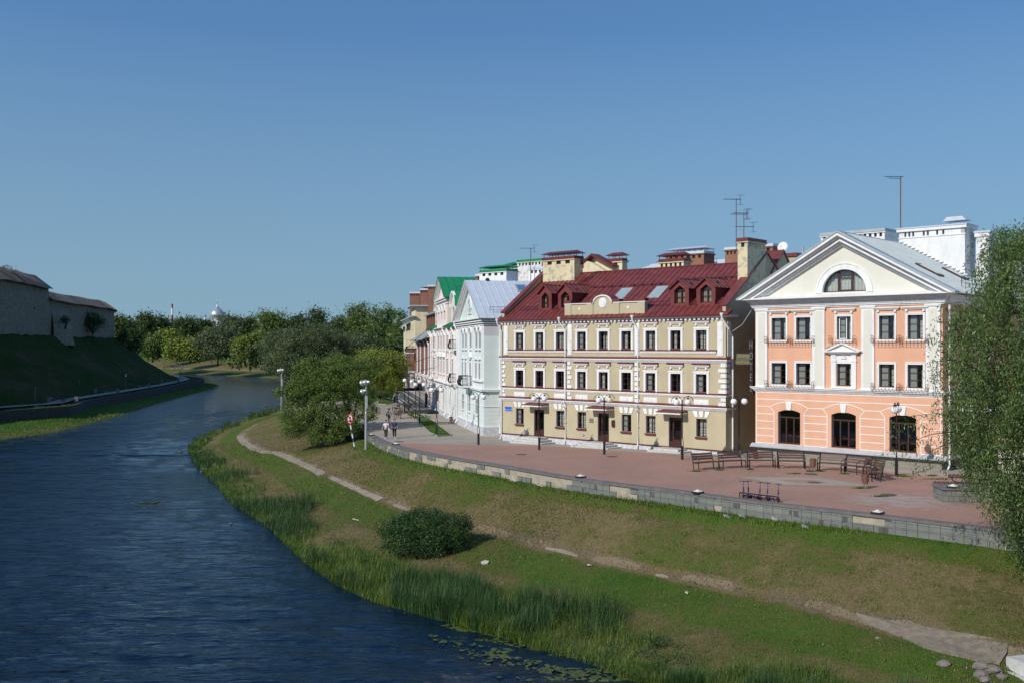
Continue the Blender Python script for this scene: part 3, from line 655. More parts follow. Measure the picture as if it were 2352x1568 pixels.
def downpipe(parent, x, y, ztop, zbot, bends=(), hop=True, r=.065, name='downpipe', off=.55):
    mb = MB(); yo = y - .12
    pts = [(x - off, y - .42, ztop), (x - off, y - .42, ztop - .35), (x, yo, ztop - 1.1)] if off else [(x, yo, ztop), (x, yo, ztop - .5)]
    for zb in bends: pts += [(x, yo, zb + .35), (x, yo - .25, zb + .1), (x, yo - .25, zb - .2), (x, yo, zb - .5)]
    pts += [(x, yo, zbot + .35), (x - .03, yo - .22, zbot + .12)]
    mb.tube(pts, r, 8)
    if hop: mb.lathe([(.06, -.3), (.13, -.12), (.16, -.02), (.16, .06)], pts[0], 10)
    zz = ztop - 1.6
    while zz > zbot + .6: mb.lathe([(r * 1.25, 0), (r * 1.25, .04)], (x, yo, zz), 8); zz -= 1.25
    return mb.build(name, m_pipe, parent, smooth=False)
def chimney(parent, x0, x1, y0, y1, z0, z1, mat, capm, vents=3, style=0, name='chimney', face='y'):
    mb = MB(); mb.box(x0, x1, y0, y1, z0, z1 - .55); mb.k = 0
    nx = max(vents, 1); w_ = (x1 - x0); ys_ = (y1 - y0)
    mb.box(x0 + .05, x1 - .05, y0 + .12, y1 - .12, z1 - .55, z1 - .18); mb.k = 2
    mb.box(x0 + .1, x1 - .1, y0 + .09, y1 - .09, z1 - .5, z1 - .2); mb.k = 0
    pw = w_ / (2 * nx + 1)
    for k in range(nx + 1):                     # piers between vent holes on both long sides
        a_ = x0 + 2 * k * pw; mb.box(a_, a_ + pw, y0 + .02, y0 + .14, z1 - .55, z1 - .18); mb.box(a_, a_ + pw, y1 - .14, y1 - .02, z1 - .55, z1 - .18)
    m2 = max(int(ys_ / .5), 1); qw = ys_ / (2 * m2 + 1)
    for k in range(m2 + 1):
        a_ = y0 + 2 * k * qw; mb.box(x0 + .02, x0 + .13, a_, a_ + qw, z1 - .55, z1 - .18); mb.box(x1 - .13, x1 - .02, a_, a_ + qw, z1 - .55, z1 - .18)
    mb.box(x0 - .08, x1 + .08, y0 - .08, y1 + .08, z1 - .18, z1 - .06); o = mb.build(name, [mat, capm, m_dark], parent)
    c = MB(); c.box(x0 - .14, x1 + .14, y0 - .14, y1 + .14, z1 - .06, z1 - .02)
    if style == 0: c.box(x0 - .06, x1 + .06, y0 - .06, y1 + .06, z1 - .02, z1 + .2)
    if style >= 1:
        c.box(x0, x1, y0, y1, z1 - .02, z1 + .2)
        n = max(int(w_ / .7), 2)
        for k in range(n + 1):
            xx = x0 + .08 + (w_ - .16) * k / n
            for yy in (y0 + .08, y1 - .08): c.box(xx - .02, xx + .02, yy - .02, yy + .02, z1 + .2, z1 + .5)
        zc = z1 + .48; a0, a1, b0, b1 = x0 - .2, x1 + .2, y0 - .2, y1 + .2; ym = (y0 + y1) / 2; ii = min(.45, w_ * .3)
        v = [(a0, b0, zc), (a1, b0, zc), (a1, b1, zc), (a0, b1, zc), (a0 + ii, ym, zc + .3), (a1 - ii, ym, zc + .3)]
        for q in ((0, 1, 5, 4), (1, 2, 5), (2, 3, 4, 5), (3, 0, 4), (3, 2, 1, 0)): c.face([v[i] for i in q])
    c.build('chimney_cap', capm, o); return o
def seams(mb, p00, p10, p01, p11, n, h=.045, t=.03):
    """standing seams running from the edge p00-p10 up to the edge p01-p11"""
    p00, p10, p01, p11 = map(Vector, (p00, p10, p01, p11)); nrm = (p10 - p00).cross(p01 - p00).normalized()
    if nrm.z < 0: nrm = -nrm
    dx = (p10 - p00).normalized() * t / 2
    for k in range(n + 1):
        a_ = p00.lerp(p10, k / n) - nrm * .02; b_ = p01.lerp(p11, k / n) - nrm * .02; u = nrm * (h + .02)
        v = [a_ - dx, a_ + dx, b_ + dx, b_ - dx, a_ - dx + u, a_ + dx + u, b_ + dx + u, b_ - dx + u]
        for q in ((4, 5, 6, 7), (0, 1, 5, 4), (1, 2, 6, 5), (2, 3, 7, 6), (3, 0, 4, 7)): mb.face([v[i] for i in q])
def slab(mb, p00, p10, p11, p01, th=.08):
    q = [Vector(p) for p in (p00, p10, p11, p01)]; n = (q[1] - q[0]).cross(q[3] - q[0]).normalized()
    if n.z < 0: n = -n
    d = [p - n * th for p in q]; mb.face(q); mb.face(d[::-1])
    for i in range(4): j = (i + 1) % 4; mb.face([q[j], q[i], d[i], d[j]])
def rail(parent, p, q, h=.6, n=8, name='roof_railing', mat=None, lat=True):
    mb = MB(); p = Vector(p); q = Vector(q); up = Vector((0, 0, h))
    mb.tube([p + up, q + up], .016, 4); mb.tube([p + up * .45, q + up * .45], .012, 4)
    for k in range(n + 1):
        a_ = p.lerp(q, k / n); mb.tube([a_, a_ + up], .014 if k % 4 else .022, 4)
    return mb.build(name, mat or m_black, parent)
def snowguard(parent, p, q, n, back):
    mb = MB(); p = Vector(p); q = Vector(q); u = Vector((0, 0, .14))
    mb.tube([p + u, q + u], .018, 4); mb.tube([p + u * 1.7, q + u * 1.7], .018, 4)
    for k in range(n):
        a_ = p.lerp(q, (k + .5) / n); mb.face([a_ - Vector((.03, 0, 0)), a_ + Vector(back) * .25 - Vector((.03, 0, 0)), a_ + u * 2]); mb.face([a_ + Vector((.03, 0, 0)), a_ + u * 2, a_ + Vector(back) * .25 + Vector((.03, 0, 0))])
        mb.tube([a_, a_ + u * 2], .022, 4); mb.tube([a_ + u * 2, a_ + Vector(back) * .25], .022, 4)
    return mb.build('snow_guard', m_black, parent)
def lintel(mb, x0, x1, z, y=0, deep=.16):       # little cornice on two brackets over a window
    mb.box(x0 - .28, x1 + .28, y - deep, y, z + .13, z + .19); mb.box(x0 - .22, x1 + .22, y - deep * .75, y, z + .07, z + .13); mb.box(x0 - .16, x1 + .16, y - deep * .45, y, z + .0, z + .07)
    for xx in (x0 - .02, x1 - .12): mb.box(xx, xx + .15, y - deep * .6, y, z - .13, z + .02)

# ======== ochre house with the maroon roof ========
rzY = math.atan2(-.6829, .7304)
yb = empty('ochre_house', (-.93, 92.7, 0), rzY, 'three storey ochre yellow house with maroon metal roof and white trim', 'building')
LY = 23.75; cols = [(1.78, 2.73), (4.21, 5.15), (6.63, 7.58), (9.06, 10.02), (11.44, 12.40), (13.83, 14.81), (16.29, 17.25), (18.72, 19.67), (21.1, 22.07)]
doors = {1: (3.99, 5.21), 4: (11.29, 12.49), 7: (18.52, 19.77)}
holes = [(a, b, 8.07, 9.53) for a, b in cols] + [(a, b, 4.68, 6.11) for a, b in cols] + [(a, b, 1.2, 2.62) for i, (a, b) in enumerate(cols) if i not in doors] + [(a, b, .22, 2.6) for a, b in doors.values()]
DY = 12.6
wm = MB(); wallface(wm, 0, LY, .0, 10.6, holes, 0, .2, 1)
wm.k = 0; wm.face([(LY, 0, 0), (LY, DY, 0), (LY, DY, 10.6), (LY, 0, 10.6)]); wm.face([(0, DY, 0), (0, 0, 0), (0, 0, 10.6), (0, DY, 10.6)]); wm.face([(LY, DY, 0), (0, DY, 0), (0, DY, 10.6), (LY, DY, 10.6)])
# gables up to the coping line
SLY = .69; rdg = 6.3; ez = 10.85; rz_ = ez + SLY * rdg
for X0, X1 in ((0, .3), (LY - .3, LY)):
    wm.prism([(0.0, 10.6), (DY, 10.6), (DY, ez + .5), (rdg, rz_ + .62), (.0, ez + .62 - .1)], X0, X1, 'x')
m_side = pm('olive_side_plaster', (.47, .405, .245), .08, .8, .85, .2, 60, dirt=.25, dirtc=(.3, .27, .2), streak=False)  # ochre darkened toward olive, so the flank's shade sits in its colour
wm.build('wall', [m_yel, m_lilac], yb)
pl = MB(); pl.box(-.06, LY + .06, -.06, DY, -.9, .16); pl.build('plinth', m_plinth, yb)
bt = MB(); wt2 = MB()
def redcap(x0, x1, z, pr, y=0):
    bt.prism([(y, z), (y - pr - .04, z), (y - pr - .04, z + .045), (y, z + min(.05 + pr * .55, .15))], x0, x1, 'x')
bt.box(-.09, LY + .09, -.09, .0, .16, .215); bt.box(-.08, LY + .085, -.075, 0, .23, .27)
for z, pr in ((7.0, .22), (3.3, .24)):
    wt2.box(-pr * .9, LY + pr, -pr, -.001, z + .16, z + .27); wt2.box(-pr * .6, LY + pr * .7, -pr * .65, -.001, z + .07, z + .16); wt2.box(-pr * .3, LY + pr * .4, -pr * .3, -.001, z - .02, z + .07)
    wt2.box(LY + .001, LY + pr, 0, 1.2, z + .16, z + .27); wt2.box(LY + .001, LY + pr * .7, 0, 1.2, z + .07, z + .16)
    redcap(-pr, LY + pr + .02, z + .27, pr); bt.box(LY, LY + pr + .03, 0, 1.2, z + .27, z + .305)
secs = [(.85, 7.9), (8.6, 15.15), (15.75, 22.95)]
for a, b in secs:
    wt2.box(a, b, -.1, -.001, 7.80, 7.90); wt2.box(a + .05, b - .05, -.06, -.001, 7.72, 7.80); redcap(a - .03, b + .03, 7.90, .1)
wt2.box(-.1, LY + .1, -.1, -.001, 4.4, 4.52); wt2.box(-.05, LY + .05, -.05, -.001, 4.32, 4.4); redcap(-.12, LY + .12, 4.52, .1)
wt2.box(LY + .001, LY + .1, 0, 1.2, 4.4, 4.52)
# eaves cornice and dentils
wt2.box(-.30, LY + .34, -.36, -.001, 10.56, 10.68); wt2.box(-.18, LY + .2, -.2, -.001, 10.47, 10.56); wt2.box(LY + .001, LY + .34, 0, 1.3, 10.5, 10.68)
k = .02
while k < LY - .1: wt2.box(k, k + .2, -.17, -.001, 10.31, 10.47); wt2.box(k + .03, k + .17, -.11, -.001, 10.23, 10.31); k += .41
for xa in (.31, 8.0, 15.2, 23.05):
    wt2.box(xa, xa + .48, -.07, -.001, 7.52, 10.16); wt2.box(xa + .09, xa + .39, -.095, -.07, 7.65, 8.6); wt2.box(xa + .09, xa + .39, -.095, -.07, 9.05, 10.0)
    wt2.tube([(xa + .24, -.07, 8.83), (xa + .24, -.11, 8.83)], .17, 14)
for xa, w1 in ((.0, .55), (7.95, .5), (15.2, .5), (23.1, .65)):
    z = 4.65; i = 0
    while z < 6.8:
        ww = w1 if i % 2 == 0 else w1 * .68; xs_ = LY - ww + .03 if xa > 20 else xa - .03 * (xa < 1); wt2.box(xs_, xs_ + ww, -.07, -.001, z, z + .27)
        if xa > 20: wt2.box(LY + .001, LY + .07, -.0, .55 if i % 2 else .45, z, z + .27)
        z += .405; i += 1
    for z in (3.68, 4.04):
        ww = w1 if z < 3.8 else w1 * .68; xs_ = LY - ww + .03 if xa > 20 else xa - .03 * (xa < 1); wt2.box(xs_, xs_ + ww, -.07, -.001, z, z + .25)
wt2.box(LY + .001, LY + .07, .2, .62, 7.52, 10.16)
for i, (a, b) in enumerate(cols):
    for z0, z1 in ((8.07, 9.53), (4.68, 6.11)):  # surrounds
        wt2.box(a - .2, a - .002, -.06, -.001, z0 - .16, z1 + .22); wt2.box(b + .002, b + .2, -.06, -.001, z0 - .16, z1 + .22); wt2.box(a - .002, b + .002, -.06, -.001, z1 + .002, z1 + .22)
        wt2.box(a - .26, b + .26, -.085, -.06, z1 + .1, z1 + .22); lintel(wt2, a - .02, b + .02, z1 + .50, deep=.2); redcap(a - .32, b + .32, z1 + .52 + .19, .2)
        bt.box(a - .02, b + .02, -.1, .2, z0 - .06, z0 - .005)
    m_ = (a + b) / 2
    wt2.box(m_ - .68, m_ + .68, -.045, -.001, 3.72, 4.12); wt2.box(m_ - .6, m_ - .22, -.065, -.045, 3.8, 4.04); wt2.box(m_ + .22, m_ + .6, -.065, -.045, 3.8, 4.04); wt2.tube([(m_, -.04, 3.92), (m_, -.075, 3.92)], .15, 12)
    if i not in doors:
        for s in (-1, 0, 1):
            wt2.prism([(m_ + s * .44 - .13, 2.74), (m_ + s * .44 + .13, 2.74), (m_ + s * .58 + .2, 3.22), (m_ + s * .58 - .2, 3.22)], -.06, -.001)
        bt.box(a - .05, b + .05, -.14, .2, 1.06, 1.19)
wt2.build('white_trim', m_white, yb); bt.build('maroon_flashing', m_mardk, yb)
kinds = [0, 0, 1, 0, 2, 1, 1, 1, 2, 4, 3, 3, 0, 1, 3, 0, 4, 0, 0, 2, 2, 0, 1, 2]
j = 0
for z0, z1 in ((8.07, 9.53), (4.68, 6.11), (1.2, 2.62)):
    for i, (a, b) in enumerate(cols):
        if z0 < 2 and i in doors: continue
        win('window', yb, a, b, z0, z1, kind=kinds[j % 24], seed=j, mull=.55); j += 1
for n_, (a, b) in enumerate(doors.values()):
    d = MB(); h = 2.38; w_ = b - a; t = .1
    d.box(0, .07, 0, .09, 0, h); d.box(w_ - .07, w_, 0, .09, 0, h); d.box(.07, w_ - .07, 0, .09, h - .1, h); d.box(.07, .3, .01, .07, 0, .45); d.box(.3, .44, .0, .08, 0, h - .1)
    d.box(w_ - .17, w_ - .07, .0, .07, 0, h - .1); d.box(.44, w_ - .17, .01, .07, 0, .5); d.box(.44, w_ - .17, .0, .075, .5, .6); d.box(.5, w_ - .22, -.005, .01, .1, .42); d.box(.44, w_ - .17, .01, .07, h - .22, h - .1)
    do = d.build('door', m_frame, yb, (a, .12, .22)); MB().face([(.07, .05, 0), (w_ - .07, .05, 0), (w_ - .07, .05, h - .1), (.07, .05, h - .1)]).build('pane', m_glassd, do)
    MB().box(-.2, w_ + .2, .5, .52, -.2, h + .2).box(-.2, w_ + .2, .09, .5, h, h + .01).build('room', m_dark, do)
    MB().tube([(.4, -.01, .95), (.42, -.09, 1.05), (.4, -.09, 1.2), (.44, -.09, 1.4), (.42, -.01, 1.5)], .018, 6).build('handle', m_black, do)
    st_ = MB(); gz = [(-.52, 4), (-.4, 3), (-.2, 3)][n_]; m_ = (a + b) / 2
    base = g(92.7 - .6829 * m_); ns_ = [3, 3, 2][n_]
    for k in range(ns_):
        e_ = (ns_ - 1 - k) * .32; zt = base + (.2 - base) * (k + 1) / ns_; zb_ = base - .4 if k == 0 else base + (.2 - base) * k / ns_
        st_.box(m_ - 1.15 - e_ * 1.3, m_ + 1.15 + e_ * 1.3, -1.35 - e_, -.07, zb_, zt - .001)
    st_.build('steps', m_step, yb)
    cn = MB(); cn.box(a - .5, b + .5, -1.0, -.001, 2.92, 3.05); cn.k = 1; cn.prism([(0, 3.22), (0, 3.05), (-1.05, 3.05), (-1.05, 3.09)], a - .55, b + .55, 'x'); cn.k = 0
    cn.build('canopy', [m_white, m_mardk], yb)
    cn = MB(); cn.ball((m_ + .15, -.1, 2.72), .06, 8); cn.build('security_camera', m_pipe, yb)
# roof
rf = MB(); xo0, xo1 = .3, LY - .3
slab(rf, (xo0, -.45, ez - .31 + .15), (xo1, -.45, ez - .31 + .15), (xo1, rdg, rz_), (xo0, rdg, rz_)); slab(rf, (xo0, rdg, rz_), (xo1, rdg, rz_), (xo1, DY + .4, ez), (xo0, DY + .4, ez))
slab(rf, (-.4, -.5, 10.69), (LY + .45, -.5, 10.69), (LY + .45, .3, 11.12), (-.4, .3, 11.12), .12)
seams(rf, (xo0, -.45, ez - .16), (xo1, -.45, ez - .16), (xo0, rdg, rz_), (xo1, rdg, rz_), 42); rf.box(xo0, xo1, rdg - .09, rdg + .09, rz_ - .02, rz_ + .05)
for X0, X1 in ((-.14, .42), (LY - .6, LY + .14)):
    a_, b_, c_, = (X0, -.1, ez + .56), (X0, rdg, rz_ + .74), (X0, DY, ez + .6)
    slab(rf, a_, (X1, -.1, ez + .56), (X1, rdg, rz_ + .74), b_, .1); slab(rf, b_, (X1, rdg, rz_ + .74), (X1, DY, ez + .6), c_, .1)
roofY = rf.build('roof', m_maroon, yb)
def roofz(y): return ez + SLY * y
for s0, s1, n in ((3.0, 6.8, 4), (7.5, 11.4, 4), (11.9, 15.6, 4), (16.5, 19.4, 4), (19.8, 23.2, 6)):
    yy = 4.1 if s0 > 16 else 3.7; snowguard(yb, (s0, yy, roofz(yy)), (s1, yy, roofz(yy)), n, (0, 1, SLY))
for a, b in ((1.4, 3.7), (5.5, 6.2), (8.0, 18.1), (20.0, 20.6), (22.35, 23.3)):
    rail(yb, (a, .75, roofz(.75) - .02), (b, .75, roofz(.75) - .02), .55, max(int((b - a) / .3), 2))
lad = MB()
for xx in (5.3, 5.75): lad.tube([(xx, 4.2, roofz(4.2) + .12), (xx + 1.0, 6.2, roofz(6.2) + .12)], .025, 4)
for k in range(9): t = k / 8; lad.tube([(5.3 + t, 4.2 + 2 * t, roofz(4.2 + 2 * t) + .12), (5.75 + t, 4.2 + 2 * t, roofz(4.2 + 2 * t) + .12)], .015, 4)
lad.build('roof_ladder', m_black, yb)
def dormer(x0, x1, y0, z0, zw, zp, kind, sd):
    w_ = x1 - x0; d = MB(); xm = w_ / 2
    wx0, wx1 = .36, w_ - .36; hz = 1.35
    # front wall around a pointed opening
    O = [(wx0, .28), (wx1, .28), (wx1, hz), (xm, hz + .38), (wx0, hz)]
    d.face([(0, 0, -.3), (w_, 0, -.3), (w_, 0, .28), (0, 0, .28)]); d.face([(0, 0, .28), (wx0, 0, .28), (wx0, 0, hz), (0, 0, zw)]); d.face([(wx1, 0, .28), (w_, 0, .28), (w_, 0, zw), (wx1, 0, hz)])
    d.face([(0, 0, zw), (wx0, 0, hz), (xm, 0, hz + .38), (xm, 0, zp)]); d.face([(w_, 0, zw), (xm, 0, zp), (xm, 0, hz + .38), (wx1, 0, hz)])
    for p, q in zip(O, O[1:] + O[:1]): d.face([(p[0], 0, p[1]), (q[0], 0, q[1]), (q[0], .35, q[1]), (p[0], .35, p[1])])
    L_ = 3.4; d.k = 1
    d.face([(0, 0, -.3), (0, 0, zw), (0, L_, zw), (0, L_, -.3)]); d.face([(w_, 0, -.3), (w_, L_, -.3), (w_, L_, zw), (w_, 0, zw)]); d.k = 0
    o = d.build('dormer', [m_maroon, m_mardk], yb, (x0, y0, z0))
    r = MB(); slab(r, (-.16, -.22, zw - .14), (-.16, L_, zw - .14), (xm, L_, zp + .06), (xm, -.22, zp + .06), .07); slab(r, (w_ + .16, -.22, zw - .14), (w_ + .16, L_, zw - .14), (xm, L_, zp + .06), (xm, -.22, zp + .06), .07)
    seams(r, (w_ + .16, -.2, zw - .14), (w_ + .16, L_, zw - .14), (xm, -.2, zp + .06), (xm, L_, zp + .06), 6); r.tube([(xm, -.2, zp + .07), (xm, L_, zp + .07)], .04, 6)
    r.build('dormer_roof', m_maroon, o)
    f = MB(); t = .06; h_ = hz - .28; ww = wx1 - wx0
    for a_, b_, c_, e_ in ((0, t, 0, h_), (ww - t, ww, 0, h_), (t, ww - t, 0, t), (ww / 2 - .05, ww / 2 + .05, t, h_), (0, ww, h_ - .05, h_ + .03), (t, ww - t, h_ * .5 - .02, h_ * .5 + .02)): f.box(a_, b_, .26, .33, c_, e_)
    for s in (1, -1):
        xx = 0 if s == 1 else ww; f.prism([(xx, h_), (xx + s * .07, h_), (ww / 2, h_ + .31), (ww / 2, h_ + .38)], .26, .33)
    fo = f.build('window', m_frame, o, (wx0, 0, .28)); MB().face([(0, .3, 0), (ww, .3, 0), (ww, .3, h_), (ww / 2, .3, h_ + .38), (0, .3, h_)]).build('pane', m_glass, fo)
dl = []
dormer(3.85, 5.4, .8, 11.42, 1.72, 2.35, 0, 1); dormer(6.15, 7.8, .8, 11.42, 1.72, 2.35, 0, 2); dormer(18.15, 19.9, .8, 11.42, 1.60, 2.2, 1, 3); dormer(20.6, 22.35, .8, 11.42, 1.6, 2.2, 0, 4)
for o in [c for c in bpy.data.objects if c.name.startswith('dormer') and 'roof' not in c.name]:
    w_ = 1.6; c = MB(); r = random.Random(len(o.name))
    for x0, x1 in ((.42, .75), (.95, 1.3)):
        n = 12
        for k in range(n):
            a_, b_ = x0 + (x1 - x0) * k / n, x0 + (x1 - x0) * (k + 1) / n; c.face([(a_, .42 + .03 * math.sin(k * 1.9), .3), (b_, .42 + .03 * math.sin((k + 1) * 1.9), .3), (b_, .42 + .03 * math.sin((k + 1) * 1.9), 1.5), (a_, .42 + .03 * math.sin(k * 1.9), 1.5)])
    c.build('curtain', pm('dormer_curtain', (.42, .37, .28), .2, 6, .9, 0), o); MB().face([(.2, .9, -.2), (1.5, .9, -.2), (1.5, .9, 2), (.2, .9, 2)]).build('room', m_dark, o)
# skylights
for x0 in (11.3, 15.0):
    w_, ya, yc = 1.2, 2.0, 3.5; s = MB(); n = Vector((0, -SLY, 1)).normalized() * .12
    def q(x, y): v = Vector((x, y, roofz(y))); return v
    P4 = [q(x0, ya), q(x0 + w_, ya), q(x0 + w_, yc), q(x0, yc)]
    s.face([p + n for p in P4])
    for i in range(4): j2 = (i + 1) % 4; s.face([P4[i], P4[j2], P4[j2] + n, P4[i] + n])
    so_ = s.build('skylight', m_greymet, yb); MB().face([P4[0].lerp(P4[2], .1) + n * 1.06, P4[1].lerp(P4[3], .1) + n * 1.06, P4[2].lerp(P4[0], .1) + n * 1.06, P4[3].lerp(P4[1], .1) + n * 1.06]).build('pane', m_skyl, so_)
# attic parapet with the round medallion
at = MB(); X0, X1, xm = 7.7, 16.2, 11.85
at.box(X0, X1, -.02, .28, 10.95, 11.9)
for a_ in (X0, 10.15, 12.95, 15.55): at.box(a_ - .02, a_ + .68, -.09, .32, 10.95, 12.0)
n = 16; pts = [(xm + .95 * math.cos(PI * i / n), 11.9 + .62 * math.sin(PI * i / n)) for i in range(n + 1)]
at.prism(pts, -.02, .28); at.k = 1
for a_, b_ in ((X0 - .06, xm - .95), (xm + .95, X1 + .1)): at.box(a_, b_, -.12, .38, 11.9, 11.98)
for p, q2 in zip(pts, pts[1:]): at.prism([p, q2, (xm + (q2[0] - xm) * 1.13, 11.9 + (q2[1] - 11.9) * 1.2), (xm + (p[0] - xm) * 1.13, 11.9 + (p[1] - 11.9) * 1.2)], -.12, .38)
at.tube([(xm, -.02, 11.95), (xm, -.07, 11.95)], .42, 20); at.tube([(xm, -.07, 11.95), (xm, -.1, 11.95)], .3, 20); at.tube([(xm, -.1, 11.95), (xm, -.12, 11.95)], .17, 20)
for xx in (9.3, 14.5): at.tube([(xx, -.02, 11.5), (xx, -.05, 11.5)], .11, 12)
at.k = 2
for a_ in (X0, 10.15, 12.95, 15.55): at.box(a_ - .06, a_ + .72, -.15, .42, 12.0, 12.22)
for a_, b_ in ((X0 - .08, xm - 1.1), (xm + 1.1, X1 + .12)): at.box(a_, b_, -.14, .4, 11.98, 12.02)
for p, q2 in zip(pts, pts[1:]): at.prism([(xm + (p[0] - xm) * 1.15, 11.9 + (p[1] - 11.9) * 1.22), (xm + (q2[0] - xm) * 1.15, 11.9 + (q2[1] - 11.9) * 1.22), (xm + (q2[0] - xm) * 1.2, 11.9 + (q2[1] - 11.9) * 1.3), (xm + (p[0] - xm) * 1.2, 11.9 + (p[1] - 11.9) * 1.3)], -.16, .9)
at.build('parapet', [m_yel, m_white, m_maroon], yb)
for x, off in ((.0, .25), (7.75, .45), (15.55, .35)): downpipe(yb, x + .02, 0, 10.75, g(92.7 - .6829 * x), bends=(3.3,) if x > 1 else (), off=off)
p = MB(); yy = .55; p.tube([(LY - .1, -.4, 10.75), (LY - .1, -.4, 10.4), (LY + .25, .0, 9.6), (LY + .16, .75, 9.0), (LY + .16, .75, .35), (LY + .3, .6, .1)], .07, 8); p.lathe([(.06, -.3), (.13, -.12), (.16, -.02), (.16, .06)], (LY - .1, -.4, 10.75), 10); p.build('downpipe', m_pipe, yb)
# chimneys and firewalls
def inv(px, py, d):                            # u,z at depth d behind the facade for a survey reading
    k = (px - CX) / F; o = YO - YN * d; t = (k * o.y - o.x) / (YD.x - k * YD.y); return t, H - (py - HY) * (o.y + t * YD.y) / F
fw = MB(); ua, za = inv(1247, 655, 5.2); ub, zb_ = inv(1321, 577, 5.2)
chimney(yb, ua, ub - .1, 5.2, 6.6, 13.3, inv(1290, 594, 5.2)[1], m_peel, m_mardk, 3, 1)
fw.prism([(ua + .1, 13.2), (ub + 3.2, 14.9), (ub + 1.3, 16.0), (ub + .4, 16.35), (ub - .1, 15.9), (ua + .1, 15)], 6.35, 6.9); fw.k = 1
xa_ = ub; fw.prism([(xa_ - .2, 15.95), (xa_ + 1.1, 16.75), (xa_ + 1.1, 16.95), (xa_ - .2, 16.15)], 6.2, 7.4); fw.prism([(xa_ + 1.1, 16.75), (xa_ + 3.6, 15.55), (xa_ + 3.6, 15.75), (xa_ + 1.1, 16.95)], 6.2, 7.4); fw.k = 0
fw.prism([(xa_ - .2, 14.5), (xa_ + 3.6, 14.5), (xa_ + 3.6, 15.6), (xa_ + 1.1, 16.78), (xa_ - .2, 15.97)], 6.95, 7.35)
fw.build('firewall', [m_cream, m_mardk], yb)
ua, za = inv(1396, 612, 7.2); ub, zb_ = inv(1429, 590, 7.2); chimney(yb, ua, ub, 7.2, 8.0, 13.5, inv(1410, 599, 7.2)[1], m_cream, m_mardk, 1, 1)
ua, za = inv(1512, 606, 7.0); ub, zb_ = inv(1570, 590, 7.0); chimney(yb, ua, ub, 7.0, 8.2, 13.5, inv(1540, 599.5, 7.0)[1], m_cream, m_mardk, 5, 1)
chimney(yb, LY - .83, LY + .04, 3.2, 6.1, 12.9, inv(1710, 549, 3.2)[1] - .1, m_peel, m_mardk, 1, 0)
# rear gable block on the right flank
rb = MB(); rb.k = 1
rb.prism([(6.1, 10.6), (12.6, 10.6), (12.6, 13.4), (11.6, 13.6), (9.1, 16.1), (6.9, 14.3), (6.1, 14.3)], LY - .28, LY + .02, 'x'); rb.k = 0
slab(rb, (LY - 2.5, 6.3, 13.9), (LY + .12, 6.9, 14.25), (LY + .12, 9.1, 16.3), (LY - 2.5, 9.1, 16.3), .12); slab(rb, (LY - 2.5, 9.1, 16.3), (LY + .12, 9.1, 16.3), (LY + .12, 11.8, 13.6), (LY - 2.5, 11.8, 13.6), .12)
rb.k = 1; rb.prism([(11.2, 12), (12.75, 12), (12.75, 15.9), (11.2, 15.9)], LY - .8, LY + .05, 'x'); rb.k = 0; rb.box(LY - .95, LY + .2, 11.05, 12.9, 15.9, 16.2)
rb.build('rear_gable', [m_maroon, m_side], yb)
MB().prism([(0.0, .2), (DY, .2), (DY, 10.6), (.0, 10.6)], LY + .001, LY + .012, 'x').build('side_render', m_side, yb)  # thin skin over the flank, added to carry its shade-darkened ochre

# ======== peach hotel ========
pbd = empty('peach_house', (18.26, 74.7, 0), math.atan2(-.6829, .7304), 'peach and ivory classical house with triangular pediment and half round window', 'building')
LP = 13.7; DP = 16
c3 = [(1.36, 2.50), (3.32, 4.43), (6.42, 7.44), (9.46, 10.51), (11.41, 12.43)]
ga = [(1.86, 3.62), (6.0, 7.8), (10.16, 11.98)]
holes = [(a, b, 8.72, 10.34) for a, b in c3] + [(a, b, 5.5, 7.05) for a, b in c3] + [(a, b, 1.12, 3.44, .2) for a, b in ga]
wm = MB(); wallface(wm, 0, LP, .9, 11.5, holes, 0, .26, 1)
wm.face([(LP, 0, .9), (LP, DP, .9), (LP, DP, 11.5), (LP, 0, 11.5)]); wm.face([(0, DP, .9), (0, 0, .9), (0, 0, 11.5), (0, DP, 11.5)]); wm.face([(LP, DP, .9), (0, DP, .9), (0, DP, 11.5), (LP, DP, 11.5)])
wm.build('wall', [m_peach, m_ledge], pbd)
MB().box(.1, LP - .1, .1, DP, -.6, .9).build('plinth', m_gbrick, pbd)
lg = MB(); lg.prism([(0.1, .78), (-.3, .78), (-.32, .84), (-.02, 1.06), (.1, 1.06)], -.3, LP + .3, 'x'); lg.prism([(LP - .1, .78), (LP + .3, .78), (LP + .32, .84), (LP + .02, 1.06), (LP - .1, 1.06)], 0.1, DP); lg.build('ledge', m_ledge, pbd)
tw = MB()
for z in (4.36, 3.82, 3.27, 2.73, 2.18, 1.64, 1.1):
    segs = [(.12, LP - .12)] if z > 4 else ([(.12, 1.55 if z < 3.8 else 1.25), (3.93 if z < 3.8 else 4.2, 5.7 if z < 3.8 else 5.4), (8.1 if z < 3.8 else 8.4, 9.86 if z < 3.8 else 9.55), (12.28 if z < 3.8 else 12.55, LP - .12)])
    for a, b in segs: tw.box(a, b, -.018, -.001, z - .03, z + .03)
tw.box(.08, .14, -.018, -.001, 1.06, 4.9); tw.box(LP - .14, LP - .08, -.018, -.001, 1.06, 4.9); tw.box(.14, LP - .14, -.018, -.001, 4.84, 4.9)
